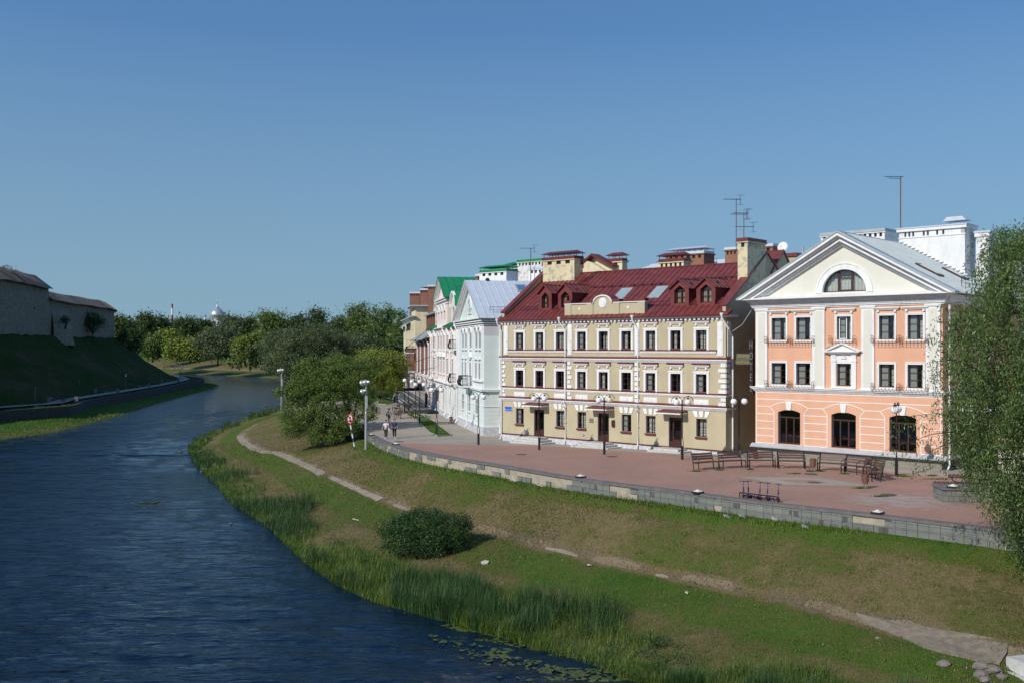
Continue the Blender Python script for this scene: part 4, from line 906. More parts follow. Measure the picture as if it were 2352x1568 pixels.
for a, b in ga:
    m_ = (a + b) / 2
    for s, xx in ((-1, a - .31), (1, b + .31)):
        tw.box(xx - .03, xx + .03, -.019, -.001, 1.1, 3.42)
        tw.prism([(xx - .03, 3.42), (xx + .03, 3.42), (xx + s * .32 + .03, 3.8), (xx + s * .32 - .03, 3.8)], -.019, -.001)
    x0, x1 = a - .62, b + .62; n = 16; pts = [(x0 + (x1 - x0) * i / n, 3.8 + arc(i / n, x1 - x0, .42)) for i in range(n + 1)]
    for p, q in zip(pts, pts[1:]): tw.prism([(p[0], p[1] - .03), (q[0], q[1] - .03), (q[0], q[1] + .03), (p[0], p[1] + .03)], -.02, -.001)
    tw.prism([(m_ - .15, 3.62), (m_ + .15, 3.62), (m_ + .24, 4.2), (m_ - .24, 4.2)], -.08, -.001)
for z, pr in ((4.95, .06), (5.03, .13), (5.12, .22), (5.22, .3)): tw.box(-pr, LP + pr, -pr, -.001, z, z + (.085 if z < 5.2 else .07)); tw.box(LP + .001, LP + pr, -.001, DP * .8, z, z + .08)
for z, pr, h in ((11.02, .1, .1), (11.12, .2, .1), (11.4, .32, .1), (11.22, .26, .17), (11.5, .42, .08), (11.58, .52, .1)): tw.box(-pr, LP + pr, -pr, -.001, z, z + h - .002); tw.box(LP + .001, LP + pr, 0, DP, z, z + h - .002); tw.box(-pr, -.001, 0, DP, z, z + h - .002)
tw.prism([(.1, 11.66), (-.9, 11.68), (-.9, 11.72), (.1, 11.98)], -.95, LP + .95, 'x')
for xa in (.12, 4.62, 8.23, 12.65):
    w_ = .93; tw.box(xa, xa + w_, -.14, -.001, 5.29, 11.02); tw.box(xa - .06, xa + w_ + .06, -.19, -.14, 10.86, 10.93); tw.box(xa - .08, xa + w_ + .08, -.22, -.002, 10.93, 11.03); tw.box(xa - .04, xa + w_ + .04, -.18, -.14, 5.29, 5.36)
for a, b in c3:
    for z0, z1 in ((8.72, 10.34), (5.5, 7.05)):
        if z0 < 6 and 6 < a < 7: continue
        for k, (o_, i_, pr) in enumerate(((.14, 0, .05), (.15, .09, .075))):
            tw.box(a - o_, a - i_ - .001, -pr, -.001, z0 - .1, z1 + o_); tw.box(b + i_ + .001, b + o_, -pr, -.001, z0 - .1, z1 + o_); tw.box(a - i_, b + i_, -pr, -.001, z1 + i_ + .001, z1 + o_)
        tw.box(a - .14, b + .14, -.12, .2, z0 - .13, z0 - .01); tw.box(a - .1, b + .1, -.07, -.001, z0 - .2, z0 - .13)
        if z0 > 8: lintel(tw, a - .12, b + .12, z1 + .36, deep=.24)
# aedicule round the middle window
a, b = 6.42, 7.44
for s, xx in ((-1, 6.02), (1, 7.5)):
    tw.box(xx, xx + .36, -.1, -.001, 5.38, 7.2); tw.box(xx - .04, xx + .4, -.14, -.001, 7.2, 7.34); tw.box(xx, xx + .36, -.12, -.001, 7.34, 7.75)
    for k in range(3): tw.box(xx + .05 + .1 * k, xx + .1 + .1 * k, -.14, -.12, 7.4, 7.7)
tw.box(6.38, 7.5, -.04, -.001, 7.06, 7.75); tw.box(6.02, 7.86, -.14, .2, 5.32, 5.44); tw.box(5.85, 8.02, -.26, -.001, 7.75, 7.86); tw.box(5.68, 8.2, -.4, -.001, 7.86, 7.93)
tw.prism([(5.62, 7.93), (8.26, 7.93), (6.94, 8.52)], -.25, -.001); 
for s in (-1, 1):
    tw.prism([(6.94 + s * 1.4, 7.93), (6.94 + s * 1.15, 7.93), (6.94, 8.42), (6.94, 8.56)], -.42, -.25)
for k in range(9):
    an = PI * k / 8; tw.tube([(6.94, -.06, 7.4), (6.94 + .2 * math.cos(an), -.09, 7.42 + .22 * math.sin(an))], [.015, .04], 6)
# pediment: tympanum with lunette, raking cornices
n = 20; cxl, rl = 6.94, 1.6
tmv = MB(); bz, az_ = 11.68, 15.55; hw = 7.35
lun = [(cxl + rl * math.cos(PI * i / n), 12.06 + rl * math.sin(PI * i / n)) for i in range(n + 1)]
def tri(x): return bz + (az_ - bz) * (1 - abs(x - 6.88) / hw)
tmv.face([(6.88 - hw, 0, bz), (6.88 + hw, 0, bz), (lun[0][0], 0, 12.06), (lun[-1][0], 0, 12.06)]); tmv.face([(6.88 - hw, 0, bz), (lun[-1][0], 0, 12.06), (lun[-1][0], 0, tri(lun[-1][0]))]); tmv.face([(6.88 + hw, 0, bz), (lun[0][0], 0, tri(lun[0][0])), (lun[0][0], 0, 12.06)])
for p, q in zip(lun, lun[1:]):
    tmv.face([(p[0], 0, p[1]), (p[0], 0, tri(p[0])), (q[0], 0, tri(q[0])), (q[0], 0, q[1])]) if (p[0] - 6.88) * (q[0] - 6.88) > 0 else tmv.face([(p[0], 0, p[1]), (p[0], 0, tri(p[0])), (6.88, 0, az_), (q[0], 0, tri(q[0])), (q[0], 0, q[1])])
tmv.k = 1
for p, q in zip(lun, lun[1:]): tmv.face([(p[0], 0, p[1]), (q[0], 0, q[1]), (q[0], .3, q[1]), (p[0], .3, p[1])])
tmv.face([(lun[0][0], 0, 12.06), (lun[-1][0], 0, 12.06), (lun[-1][0], .3, 12.06), (lun[0][0], .3, 12.06)])
tmv.build('tympanum', [m_ivory, m_white], pbd)
for r0, r1, pr in ((1.62, 2.0, .06), (2.0, 2.09, .1)):
    for i in range(24):
        q = [(cxl + r_ * math.cos(PI * t / 24), 12.02 + r_ * math.sin(PI * t / 24)) for r_, t in ((r0, i), (r1, i), (r1, i + 1), (r0, i + 1))]; tw.prism(q, -pr, -.001)
slope = (16.15 - 11.72) / 7.8
for o_, th, pr in ((0, .14, 1.0), (.14, .1, .8), (.26, .2, .62), (.48, .09, .4), (.59, .09, .24)):
    for s in (-1, 1):
        x0 = 6.88 + s * 7.85; cz = o_ * 1.15; tz = (o_ + th) * 1.15
        tw.prism([(x0 - s * 1.7 * cz, 11.70), (6.88, 16.12 - cz), (6.88, 16.12 - tz), (x0 - s * 1.7 * tz, 11.70)], -pr, -.001)
tw.build('white_trim', m_white, pbd)
for xa in (.12, 4.62, 8.23, 12.65): MB().box(xa + .18, xa + .75, -.152, -.14, 5.45, 10.75).build('pilaster_panel', m_ivory, pbd)
fo = MB(); t = .06
for p, q in zip(lun, lun[1:]):
    p2 = (cxl + (p[0] - cxl) * .95, 12.06 + (p[1] - 12.06) * .95); q2 = (cxl + (q[0] - cxl) * .95, 12.06 + (q[1] - 12.06) * .95); fo.prism([p, q, q2, p2], .2, .28)
fo.box(cxl - 1.6, cxl + 1.6, .2, .28, 12.06, 12.14); fo.box(cxl - .56, cxl - .42, .19, .29, 12.1, 13.55); fo.box(cxl + .42, cxl + .56, .19, .29, 12.1, 13.55); fo.box(cxl - .42, cxl + .42, .19, .29, 13.15, 13.27); fo.box(cxl - .42, cxl + .42, .19, .29, 12.12, 12.22)
fo = fo.build('window', m_frame, pbd); pn = MB(); pn.face([(p[0], .25, p[1]) for p in lun]); pn.build('pane', m_glass, fo)
c = MB(); n2 = 90
for k in range(n2):
    x0, x1 = cxl - 1.55 + 3.1 * k / n2, cxl - 1.55 + 3.1 * (k + 1) / n2; c.face([(x0, .5 + .05 * math.sin(k * .9), 12), (x1, .5 + .05 * math.sin((k + 1) * .9), 12), (x1, .5 + .05 * math.sin((k + 1) * .9), 13.7), (x0, .5 + .05 * math.sin(k * .9), 13.7)])
c.build('curtain', m_curt, fo)
j = 50
for z0, z1 in ((8.72, 10.34), (5.5, 7.05)):
    for i, (a, b) in enumerate(c3):
        mid_ = i == 2 and z0 > 8
        win('window', pbd, a, b, z0, z1, y=.2, kind=0, seed=j, mull=.55); j += 1
        if mid_:
            o = MB(); o.box(a + .08, a + .14, .16, .2, z0 + .04, z1 - .05); o.box(a + .6, a + .66, .16, .2, z0 + .04, z1 - .05); o.box(a + .14, a + .6, .16, .2, z1 - .11, z1 - .05); o.box(a + .14, a + .6, .16, .2, z0 + .04, z0 + .1); o.build('screen_frame', m_pipe, pbd)
for a, b in ga:
    w_ = b - a; f = MB(); t = .07; h = 2.32
    for x in (0, w_ * .32 - .05, w_ * .68 - .05, w_ - .09): f.box(x, x + .1, 0, .08, 0, h if 0 < x < w_ - .2 else 3.44 - 1.12)
    f.box(0, w_, -.01, .085, 1.9, 2.02); f.box(0, w_, 0, .08, 0, .09)
    pts = [(w_ * i / 14, 2.32 + arc(i / 14, w_, .2)) for i in range(15)]
    f2 = MB(); f2.box(0, .09, 0, .08, 0, h); f2.box(w_ - .09, w_, 0, .08, 0, h)
    for x in (w_ * .32, w_ * .66): f2.box(x - .05, x + .05, -.01, .085, .09, 1.9)
    f2.box(0, w_, -.02, .09, 1.9, 2.0); f2.box(.09, w_ - .09, 0, .08, 0, .1)
    for p, q in zip(pts, pts[1:]): f2.prism([(p[0], p[1] - .07), (q[0], q[1] - .07), q, p], 0, .08)
    fo2 = f2.build('window', m_frame, pbd, (a, .22, 1.12)); MB().face([(.02, .04, .02), (w_ - .02, .04, .02)] + [(p[0], .04, p[1] - .02) for p in pts[::-1]]).build('pane', m_glassd, fo2)
    MB().box(-.3, w_ + .3, 2.2, 2.25, -.3, h + .5).box(-.3, w_ + .3, .1, 2.2, -.25, -.2).box(-.3, -.25, .1, 2.2, -.2, h + .5).box(w_ + .25, w_ + .3, .1, 2.2, -.2, h + .5).box(-.3, w_ + .3, .1, 2.2, h + .4, h + .5).build('room', m_dark, fo2)
    tb = MB(); tb.box(.2, .7, .8, 1.4, .5, .56); tb.box(1.0, 1.5, .9, 1.5, .5, .56); tb.build('table', m_net, fo2)
# wrought iron window guards
def guard(cx, z):
    mb = MB(); W2 = .86; D = .5; r = .011
    for zz, dd in ((0, D * .9), (.22, D)): mb.tube([(-W2, 0, zz), (-W2, -dd, zz), (W2, -dd, zz), (W2, 0, zz)], r, 4)
    for k in range(8):
        x = -W2 + 2 * W2 * k / 7; mb.tube([(x, 0, .0), (x, -D * .55, -.06), (x, -D * .9, .0), (x, -D * 1.02, .12), (x, -D, .22), (x, -D * .93, .3), (x, -D * 1.0, .38), (x + .03, -D * 1.06, .35)], r, 4)
    for s in (-1, 1):
        x = s * W2
        for y0 in (-D * .9, -D * .35):
            mb.tube([(x, y0, 0), (x + s * .09, y0 - .03, .1), (x + s * .06, y0, .25), (x - s * .02, y0, .36), (x + s * .0, y0, .46), (x + s * .07, y0, .48), (x + s * .09, y0, .42)], r * 1.3, 5)
        mb.tube([(x, -D * .5 + .13 * math.cos(t * .7), .14 + .11 * math.sin(t * .7)) for t in range(10)], r, 4)
    return mb
gm = None
for z in (8.52, 5.3):
    for i, (a, b) in enumerate(c3):
        if z < 6 and i == 2: continue
        if gm is None: go = guard(0, 0).build('window_guard', m_rust, pbd); gm = go.data
        else: go = mesh_obj('window_guard', gm, pbd)
        go.location = ((a + b) / 2, -.05, z)
# roof: grey metal, ridge runs back
rf = MB(); yb0, yb1 = -1.0, 16.5
for s in (-1, 1):
    e0, e1, r0, r1 = (6.88 + s * 7.95, yb0, 11.72), (6.88 + s * 7.95, yb1, 11.72), (6.88, yb0, 16.24), (6.88, yb1, 16.24)
    slab(rf, e0, e1, r1, r0, .07); seams(rf, e0, e1, r0, r1, 46, .05, .03)
rf.tube([(6.88, yb0, 16.25), (6.88, yb1, 16.25)], .06, 6)
for s in (-1, 1):
    e0, r0 = Vector((6.88 + s * 7.95, yb0, 11.76)), Vector((6.88, yb0, 16.28)); slab(rf, e0 + Vector((0, 0, .04)), e0 + Vector((0, 1.0, .04)), r0 + Vector((0, 1.0, .04)), r0 + Vector((0, 0, .04)), .04)
rf.build('roof', m_greymet, pbd)
for y0 in (2.2, 7.2):
    s = MB(); n = Vector((4.52, 0, 7.95)).normalized() * .14
    def q(y, t): return Vector((6.88 + 7.95 * t, y, 16.24 - 4.52 * t))
    P4 = [q(y0, .72), q(y0 + 1.0, .72), q(y0 + 1.0, .52), q(y0, .52)]; s.face([p + n for p in P4])
    for i in range(4): j2 = (i + 1) % 4; s.face([P4[i], P4[j2], P4[j2] + n, P4[i] + n])
    so_ = s.build('skylight', m_frame, pbd); MB().face([P4[k].lerp(P4[(k + 2) % 4], .12) + n * 1.05 for k in range(4)]).build('pane', m_skyl, so_)
downpipe(pbd, LP + .35, .35, 11.6, .1, off=0, name='downpipe')
rail(pbd, (6.88 + 7.0, 3, 12.3), (6.88 + 7.0, 10, 12.3), .6, 10)
# ======== white flank block behind the peach house, back buildings ========
wb_ = MB(); wb_.k = 0
D0 = 9.8
wb_.box(6.9, 11.8, D0, D0 + 2.2, 10, 16.55)
for k in range(17):
    xx = 6.9 + k * .3; z = 16.24 - 4.52 / 7.95 * (xx - 6.88) + .1; wb_.box(xx, xx + .34, D0 - .14, D0, z - .08, z)
wb_.box(6.85, 11.85, D0 - .05, D0 + 2.25, 16.55, 16.65)
xx = 7.0; vent = [7.3, 7.6, 7.9, 8.7, 9.0, 9.7, 10.15]
prev = 6.9
for v in vent: wb_.box(prev, v, D0, D0 + .3, 16.65, 17.05); prev = v + .16
wb_.box(prev, 11.8, D0, D0 + .3, 16.65, 17.05); wb_.box(11.5, 11.8, D0, D0 + 2.2, 16.65, 17.05); wb_.k = 2; wb_.box(7.0, 11.4, D0 + .3, D0 + .5, 16.65, 17.05); wb_.k = 0
wb_.box(6.75, 11.95, D0 - .15, D0 + 2.35, 17.05, 17.28); wb_.box(12.2, 13.1, D0 + 1.2, D0 + 2.4, 10, 16.7); wb_.box(12.1, 13.2, D0 + 1.1, D0 + 2.5, 16.4, 16.7)
wb_.k = 1; wb_.box(6.7, 12.0, D0 - .2, D0 + 2.4, 17.28, 17.36); wb_.box(12.05, 13.25, D0 + 1.05, D0 + 2.55, 16.7, 16.82)
for xx in (10.6, 11.6): wb_.box(xx, xx + .06, D0 + .3, D0 + .36, 17.36, 17.62)
wb_.prism([(10.2, 17.62), (11.9, 17.62), (11.6, 17.92), (10.5, 17.92)], D0 - .05, D0 + 1.1)
wb_.build('flank_chimney', [m_white, m_palemet, m_dark], pbd)
def bldg(name, x, y, rz, label): return empty(name, (x, y, 0), rz, label, 'building')
wh = bldg('white_house', 34.5, 86, rzY, 'tall white house whose grey capped parapets show just above the peach house pediment')
def at_scr(px, Y): return (px - CX) * Y / F
# simple back buildings are built around their own visible crowns
def crown(parent, px0, px1, pyt, pyb, Y, depth, mat, cap, vents, style=0, ang=rzY, zb=4):
    x0, x1 = at_scr(px0, Y), at_scr(px1, Y); z1 = H - (pyt - HY) * Y / F; 
    w_ = (x1 - x0) / math.cos(ang) * .93
    h = empty('t', (0, 0, 0)); 
    o = chimney(parent, 0, w_, 0, depth, (H - (pyb - HY) * Y / F) - 2.5, z1 - (.75 if style else .2), mat, cap, vents, style)
    bpy.data.objects.remove(h)
    pi_ = parent.matrix_world.inverted() if False else None
    M = Matrix.Translation(parent.location) @ Matrix.Rotation(parent.rotation_euler.z, 4, 'Z')
    loc = M.inverted() @ Vector((x0, Y, 0)); o.location = loc; o.rotation_euler = (0, 0, ang - parent.rotation_euler.z)
    return o
b = MB(); b.box(-16, 16, 0, 12, -.7, 13.2); b.k = 1; slab(b, (-16.3, -.5, 13.2), (16.3, -.5, 13.2), (16.3, 6, 15.6), (-16.3, 6, 15.6)); slab(b, (-16.3, 6, 15.6), (16.3, 6, 15.6), (16.3, 12.5, 13.2), (-16.3, 12.5, 13.2))
b.build('wall', [m_white, m_palemet], wh)
crown(wh, 1885, 2002, 536, 575, 92, 3.5, m_white, m_greymet, 12, 0); crown(wh, 2000, 2062, 546, 575, 95, 3, m_white, m_greymet, 7, 0)
crown(wh, 1853, 1882, 576, 600, 96, 3, m_white, m_greymet, 2, 0)
# right hand white building seen through the foreground willow
rh = bldg('white_annexe', 38.5, 68, rzY, 'white building half hidden behind the drooping willow at the right edge')
b = MB(); hs = [(1.5 + 3.2 * i, 2.9 + 3.2 * i, z, z + 1.7) for i in range(5) for z in (1.6, 5.2, 8.8)]; wallface(b, 0, 18, -.3, 12, hs, 0, .25); b.box(0, 18, .3, 12, -.5, 12); b.k = 1; b.box(-.3, 18.3, -.3, 12.3, 12, 12.3)
b.k = 2
for h_ in hs: b.face([(h_[0], .2, h_[2]), (h_[1], .2, h_[2]), (h_[1], .2, h_[3]), (h_[0], .2, h_[3])])
b.build('wall', [m_white, m_greymet, m_glassd], rh)
# gate and low roof in the gap right of the peach house
gt = empty('iron_gate', (28.9, 66.6, .1), rzY + PI / 2 * 0, 'tall dark iron gate between the peach house and the willow', 'gate')
b = MB(); b.box(.0, .14, -.07, .07, 0, 3.9); b.box(2.6, 2.74, -.07, .07, 0, 3.9); b.k = 0
for k in range(1, 16): b.tube([(.14 + k * .155, 0, .15), (.14 + k * .155, 0, 3.3)], .014, 4)
for z in (.2, 1.6, 2.6, 3.2): b.box(.14, 2.6, -.02, .02, z, z + .05)
for k in range(4): b.tube([(.5 + k * .55 + .14 * math.cos(t * .6), 0, 2.1 + .14 * math.sin(t * .6)) for t in range(11)], .012, 4)
b.build('frame', m_black, gt); b = MB(); b.box(0, 6, -.1, .1, 3.9, 4.3); b.build('beam', m_white, gt)
ca = empty('cafe_awning', (31.5, 64.5, .1), rzY, 'low maroon pitched roof of a kiosk behind the willow fronds', 'kiosk')
b = MB(); b.box(0, 5, 0, 3, 0, 2.2); b.k = 1; slab(b, (-.4, -.5, 1.9), (5.4, -.5, 1.9), (5.4, 1.6, 2.8), (-.4, 1.6, 2.8)); slab(b, (-.4, 1.6, 2.8), (5.4, 1.6, 2.8), (5.4, 3.5, 1.9), (-.4, 3.5, 1.9)); b.build('roof', [m_pink, m_maroon], ca)
# brick chimney house behind the maroon roof
bh = bldg('brick_house', 14, 112, rzY, 'brick chimneys and a pale grey hipped roof showing behind the maroon roof ridge')
b = MB(); b.box(-8, 20, 0, 12, -.7, 14.5); b.k = 1; b.face([(-8.5, -.5, 14.5), (20.5, -.5, 14.5), (14, 6, 18.0), (-2, 6, 18.0)]); b.face([(20.5, -.5, 14.5), (20.5, 12.5, 14.5), (14, 6, 18)]); b.face([(20.5, 12.5, 14.5), (-8.5, 12.5, 14.5), (-2, 6, 18), (14, 6, 18)]); b.face([(-8.5, 12.5, 14.5), (-8.5, -.5, 14.5), (-2, 6, 18)])
b.build('wall', [m_orbrick, m_palemet], bh)
crown(bh, 1531, 1609, 570, 606, 104, 2, m_orbrick, m_palemet, 6, 1); crown(bh, 1665, 1698, 569, 606, 100, 1.5, m_orbrick, m_palemet, 4, 0); crown(bh, 1609, 1632, 590, 606, 108, 1.2, m_orbrick, m_palemet, 1, 1)
crown(bh, 1753, 1772, 561, 590, 100, 1.2, m_orbrick, m_palemet, 1, 0); crown(bh, 1832, 1858, 590, 606, 118, 1.4, m_orbrick, m_palemet, 2, 1)
fp = empty('flue_pipe', (at_scr(1844, 118), 118, 13), 0, 'thin steel flue pipe standing left of the white parapets', 'flue pipe'); MB().tube([(0, 0, 0), (0, 0, H + (797 - 567) * 118 / F - 13)], .12, 8).build('pipe', m_galv, fp)

# ======== mint house ========
rzM = math.atan2(-.977, .212); mt = empty('mint_house', (-6.19, 114.2, 0), math.atan2(98.5 - 114.2, -2.78 + 6.19), 'narrow mint green house with pale metal roof and steep white gable', 'building')
LM = 16.07; DM = 9.2
s3 = [(3.0, 3.9), (5.0, 5.9), (7.9, 8.9), (11.4, 12.4), (13.4, 14.4)]
holes = [(a, b, 8.1, 9.75, .42) for a, b in s3] + [(a, b, 5.0, 6.6) for a, b in s3 if abs(a - 7.9) > .1] + [(7.9, 8.9, 4.2, 6.6)] + [(3.0, 4.0, 1.4, 2.8, .3), (7.3, 8.2, 1.4, 2.9, .3), (11.6, 12.6, 1.4, 2.9)]
wm = MB(); wallface(wm, 0, LM, -.1, 11.0, holes, 0, .3, 1); wm.build('wall', [m_mint, m_ledge], mt)
sd = MB(); sd.face([(LM, 0, -.1), (LM, DM, -.1), (LM, DM, 9.3), (LM, 0, 9.3)]); sd.k = 1; sd.face([(LM, 0, 9.3), (LM, DM, 9.3), (LM, DM, 11.1), (LM, 0, 11.1)]); MB().face([(0, DM, -.1), (0, 0, -.1), (0, 0, 11.1), (0, DM, 11.1)]).build('far_side_wall', m_mint, mt)
sd.build('side_wall', [m_mint, m_lilac], mt)
MB().box(-.08, LM + .08, -.08, DM, -1, .28).build('plinth', m_plinth, mt)
tw = MB()
for z, pr, h in ((.28, .1, .07), (3.75, .12, .1), (3.85, .26, .12), (3.97, .3, .06), (10.35, .1, .1), (10.55, .25, .1), (10.75, .35, .12), (11.0, .5, .12), (2.3, .06, .06)):
    tw.box(-pr, LM + pr, -pr, -.001, z, z + h); tw.box(LM + .001, LM + pr, -.001, DM, z, z + h)
for z in (.7, 1.1, 1.5, 1.9): tw.box(LM + .001, LM + .015, .05, DM, z, z + .03)
for xa in (.15, 6.7, 10.0, LM - .8): tw.box(xa, xa + .6, -.1, -.001, 4.05, 10.3)
for a, b in s3:
    for z in (7.9, 4.85):
        if z > 7 or abs(a - 7.9) > .1: tw.box(a - .15, b + .15, -.2, .05, z, z + .12)
    tw.box(a - .18, a - .001, -.08, -.001, 9.6, 9.85); tw.box(b + .001, b + .18, -.08, -.001, 9.6, 9.85)
    n = 10; w_ = b - a
    for i in range(n):
        p = [(a + w_ / 2 + r_ * math.cos(PI * t / n), 9.75 + r_ * .9 * math.sin(PI * t / n)) for r_, t in ((w_ / 2 + .01, i), (w_ / 2 + .2, i), (w_ / 2 + .2, i + 1), (w_ / 2 + .01, i + 1))]; tw.prism(p, -.16, -.001)
    tw.box(a - .15, b + .15, -.22, -.001, 6.95, 7.1); tw.box(a - .1, a, -.07, -.001, 5, 6.9); tw.box(b, b + .1, -.07, -.001, 5, 6.9)
tw.prism([(7.6, 7.15), (9.2, 7.15), (8.4, 7.95)], -.3, -.001)
tw.box(10.4, LM - .1, -.25, -.001, 4.75, 4.9); tw.box(10.5, 10.7, -.15, -.001, 4.05, 4.75)
for a, b in ((3.0, 4.0), (7.3, 8.2), (11.6, 12.6)): tw.box(a - .15, b + .15, -.18, .05, 1.25, 1.38); tw.box(a - .2, a - .001, -.06, -.001, 1.38, 3.1)
tw.build('white_trim', m_white, mt)
gb = MB(); hg = LM / 2 + .35; az = 15.25
gb.prism([(LM / 2 - hg + .3, 11.12), (LM / 2 + hg - .3, 11.12), (LM / 2, az - .25)], -.0, .3); gb.build('gable', m_mintp, mt)
gt_ = MB()
for o_, th, pr in ((0, .16, .55), (.2, .16, .42), (.42, .14, .28)):
    for s in (-1, 1): gt_.prism([(LM / 2 + s * (hg + .1 - o_ * 1.8), 11.12), (LM / 2, az - o_ * 1.1), (LM / 2, az - (o_ + th) * 1.1), (LM / 2 + s * (hg + .1 - (o_ + th) * 1.8), 11.12)], -pr, -.001)
for i in range(14):
    p = [(LM / 2 + r_ * math.cos(PI * t / 14), 12.3 + r_ * 1.15 * math.sin(PI * t / 14)) for r_, t in ((.85, i), (1.1, i), (1.1, i + 1), (.85, i + 1))]; gt_.prism(p, -.12, -.001)
gt_.box(LM / 2 - 1.1, LM / 2 + 1.1, -.15, -.001, 11.7, 11.8); gt_.k = 1; gt_.prism([(LM / 2 - .6, 11.8), (LM / 2 + .6, 11.8), (LM / 2 + .6, 12.5), (LM / 2, 13.0), (LM / 2 - .6, 12.5)], -.02, -.001)
gt_.build('gable_moulding', [m_white, m_ledge], mt)
for i, (a, b) in enumerate(s3): win('window', mt, a, b, 8.1, 9.75, y=.25, kind=2, seed=70 + i, arch=.42)
for i, (a, b) in enumerate(s3): win('window', mt, a, b, 5.0 if abs(a - 7.9) > .1 else 4.2, 6.6, y=.25, kind=2, seed=80 + i)
for i, (a, b, c_, d_) in enumerate(((3.0, 4.0, 2.8, .3), (7.3, 8.2, 2.9, .3), (11.6, 12.6, 2.9, 0))): win('window', mt, a, b, 1.4, c_, y=.25, kind=1, seed=90 + i, arch=d_)
rf = MB(); ym_ = 11.0
for s in (1, -1):
    xe = LM / 2 + s * (hg + .25); slab(rf, (xe, -.6, 11.05), (xe, ym_, 11.05), (LM / 2, ym_, az + .06), (LM / 2, -.6, az + .06), .08)
    seams(rf, (xe, -.6, 11.05), (xe, ym_, 11.05), (LM / 2, -.6, az + .06), (LM / 2, ym_, az + .06), 15, .05, .03)
mx = LM / 2 + (hg + .25) * .55; rf.box(mx - .02, mx + .02, -.6, ym_, 12.9, 12.98)
rf.build('roof', m_palemet, mt)
s = MB(); n = Vector((.42, 0, .8)).normalized() * .12
def q(t, y): return Vector((LM / 2 + (hg + .25) * t, y, az + .06 - (az - 10.99) * t))
P4 = [q(.32, 4.6), q(.32, 5.8), q(.12, 5.8), q(.12, 4.6)]; s.face([p + n for p in P4])
for i in range(4): j2 = (i + 1) % 4; s.face([P4[i], P4[j2], P4[j2] + n, P4[i] + n])
so_ = s.build('skylight', m_net, mt); MB().face([P4[k].lerp(P4[(k + 2) % 4], .13) + n * 1.05 for k in range(4)]).build('pane', pm('blue_skylight_glass', (.09, .17, .33), .05, 2, .12, 0), so_)
rail(mt, (LM / 2 + (hg + .25) * .88, .7, 11.6), (LM / 2 + (hg + .25) * .88, 8.8, 11.6), .6, 22); 
lad = MB()
for yy in (8.2, 8.65): lad.tube([q(.02, yy) + n, q(.45, yy) + n], .03, 4)
for k in range(10): lad.tube([q(.02 + .043 * k, 8.2) + n, q(.02 + .043 * k, 8.65) + n], .018, 4)
lad.build('roof_ladder', m_black, mt)
MB().lathe([(.22, 0), (.26, .1), (.12, .3)], (LM / 2, 1.9, az + .02), 8).build('roof_vent', m_black, mt)
p = MB(); yy = 1.6; xx = LM + .14; p.tube([(xx + .1, yy, 11.05), (xx + .1, yy, 10.6), (xx, yy, 10.3), (xx, yy, 4.3), (xx + .22, yy, 4.05), (xx + .22, yy, 3.7), (xx, yy, 3.4), (xx, yy, -.1), (xx + .15, yy - .1, -.35)], .085, 8); p.lathe([(.08, -.3), (.16, -.12), (.2, -.02), (.2, .06)], (xx + .1, yy, 11.05), 10)
zz = 10
while zz > 0: p.lathe([(.11, 0), (.11, .05)], (xx, yy, zz), 8); zz -= 1.3
p.build('downpipe', m_pipe, mt)
downpipe(mt, .1, 0, 11.1, -.5, bends=(3.9,), off=.3, r=.09)
downpipe(mt, 6.6, 0, 3.7, -.5, off=0, r=.07, hop=False)
def balcony(parent, x0, x1, y0, d, z, h=1.05, mat=None, belly=.18, name='balcony'):
    b = MB(); b.k = 1; b.box(x0 - .1, x1 + .1, y0 - d - .1, y0, z - .16, z); b.k = 0
    pts = [(x0, y0, z), (x0, y0 - d, z), (x1, y0 - d, z), (x1, y0, z)]
    def off(p, n_, u): return Vector(p) + Vector(n_) * (belly * math.sin(u * PI) * (1 if u < 1 else 0)) + Vector((0, 0, u * h))
    for p, q_, n_ in ((pts[0], pts[1], (-1, 0, 0)), (pts[1], pts[2], (0, -1, 0)), (pts[2], pts[3], (1, 0, 0))):
        p, q_ = Vector(p), Vector(q_); b.tube([p + Vector((0, 0, h)), q_ + Vector((0, 0, h))], .03, 4); b.tube([p + Vector((0, 0, .1)), q_ + Vector((0, 0, .1))], .02, 4)
        n = max(int((q_ - p).length / .13), 2)
        for k in range(n + 1):
            a_ = p.lerp(q_, k / n); b.tube([a_ + Vector(n_) * belly * math.sin(PI * min(u * 1.35, 1)) + Vector((0, 0, u * h)) for u in (0, .15, .3, .45, .6, .8, 1)], .014, 3)
    for p in pts: b.tube([p, Vector(p) + Vector((0, 0, h))], .03, 4)
    b.build(name, [mat or m_black, m_white], parent)
balcony(mt, 7.2, 9.7, 0, 1.1, 4.15)
# side balcony and the things hung on the mint side wall: built in the side wall's frame (x = depth, y outward)
M_M = Matrix.Translation(mt.location) @ Matrix.Rotation(mt.rotation_euler.z, 4, 'Z')
def mside(d, o, z): return M_M @ Vector((LM + o, d, z))
sb = MB(); 
for k in range(9):
    dd = 6.0 + k * .16; sb.tube([(LM + 1.0 + .28 * math.sin(PI * min(u * 1.35, 1)), dd, 4.25 + u * 1.15) for u in (0, .15, .3, .45, .6, .8, 1)], .018, 3)
for k in range(6):
    oo = .15 + k * .16; sb.tube([(LM + oo, 6.0 - .28 * math.sin(PI * min(u * 1.35, 1)), 4.25 + u * 1.15) for u in (0, .15, .3, .45, .6, .8, 1)], .018, 3)
sb.tube([(LM, 6.0, 5.4), (LM + 1.0, 6.0, 5.4), (LM + 1.0, 7.4, 5.4)], .03, 4); sb.k = 1; sb.box(LM, LM + 1.2, 5.7, 7.6, 4.0, 4.2); sb.build('balcony', [m_black, m_white], mt)
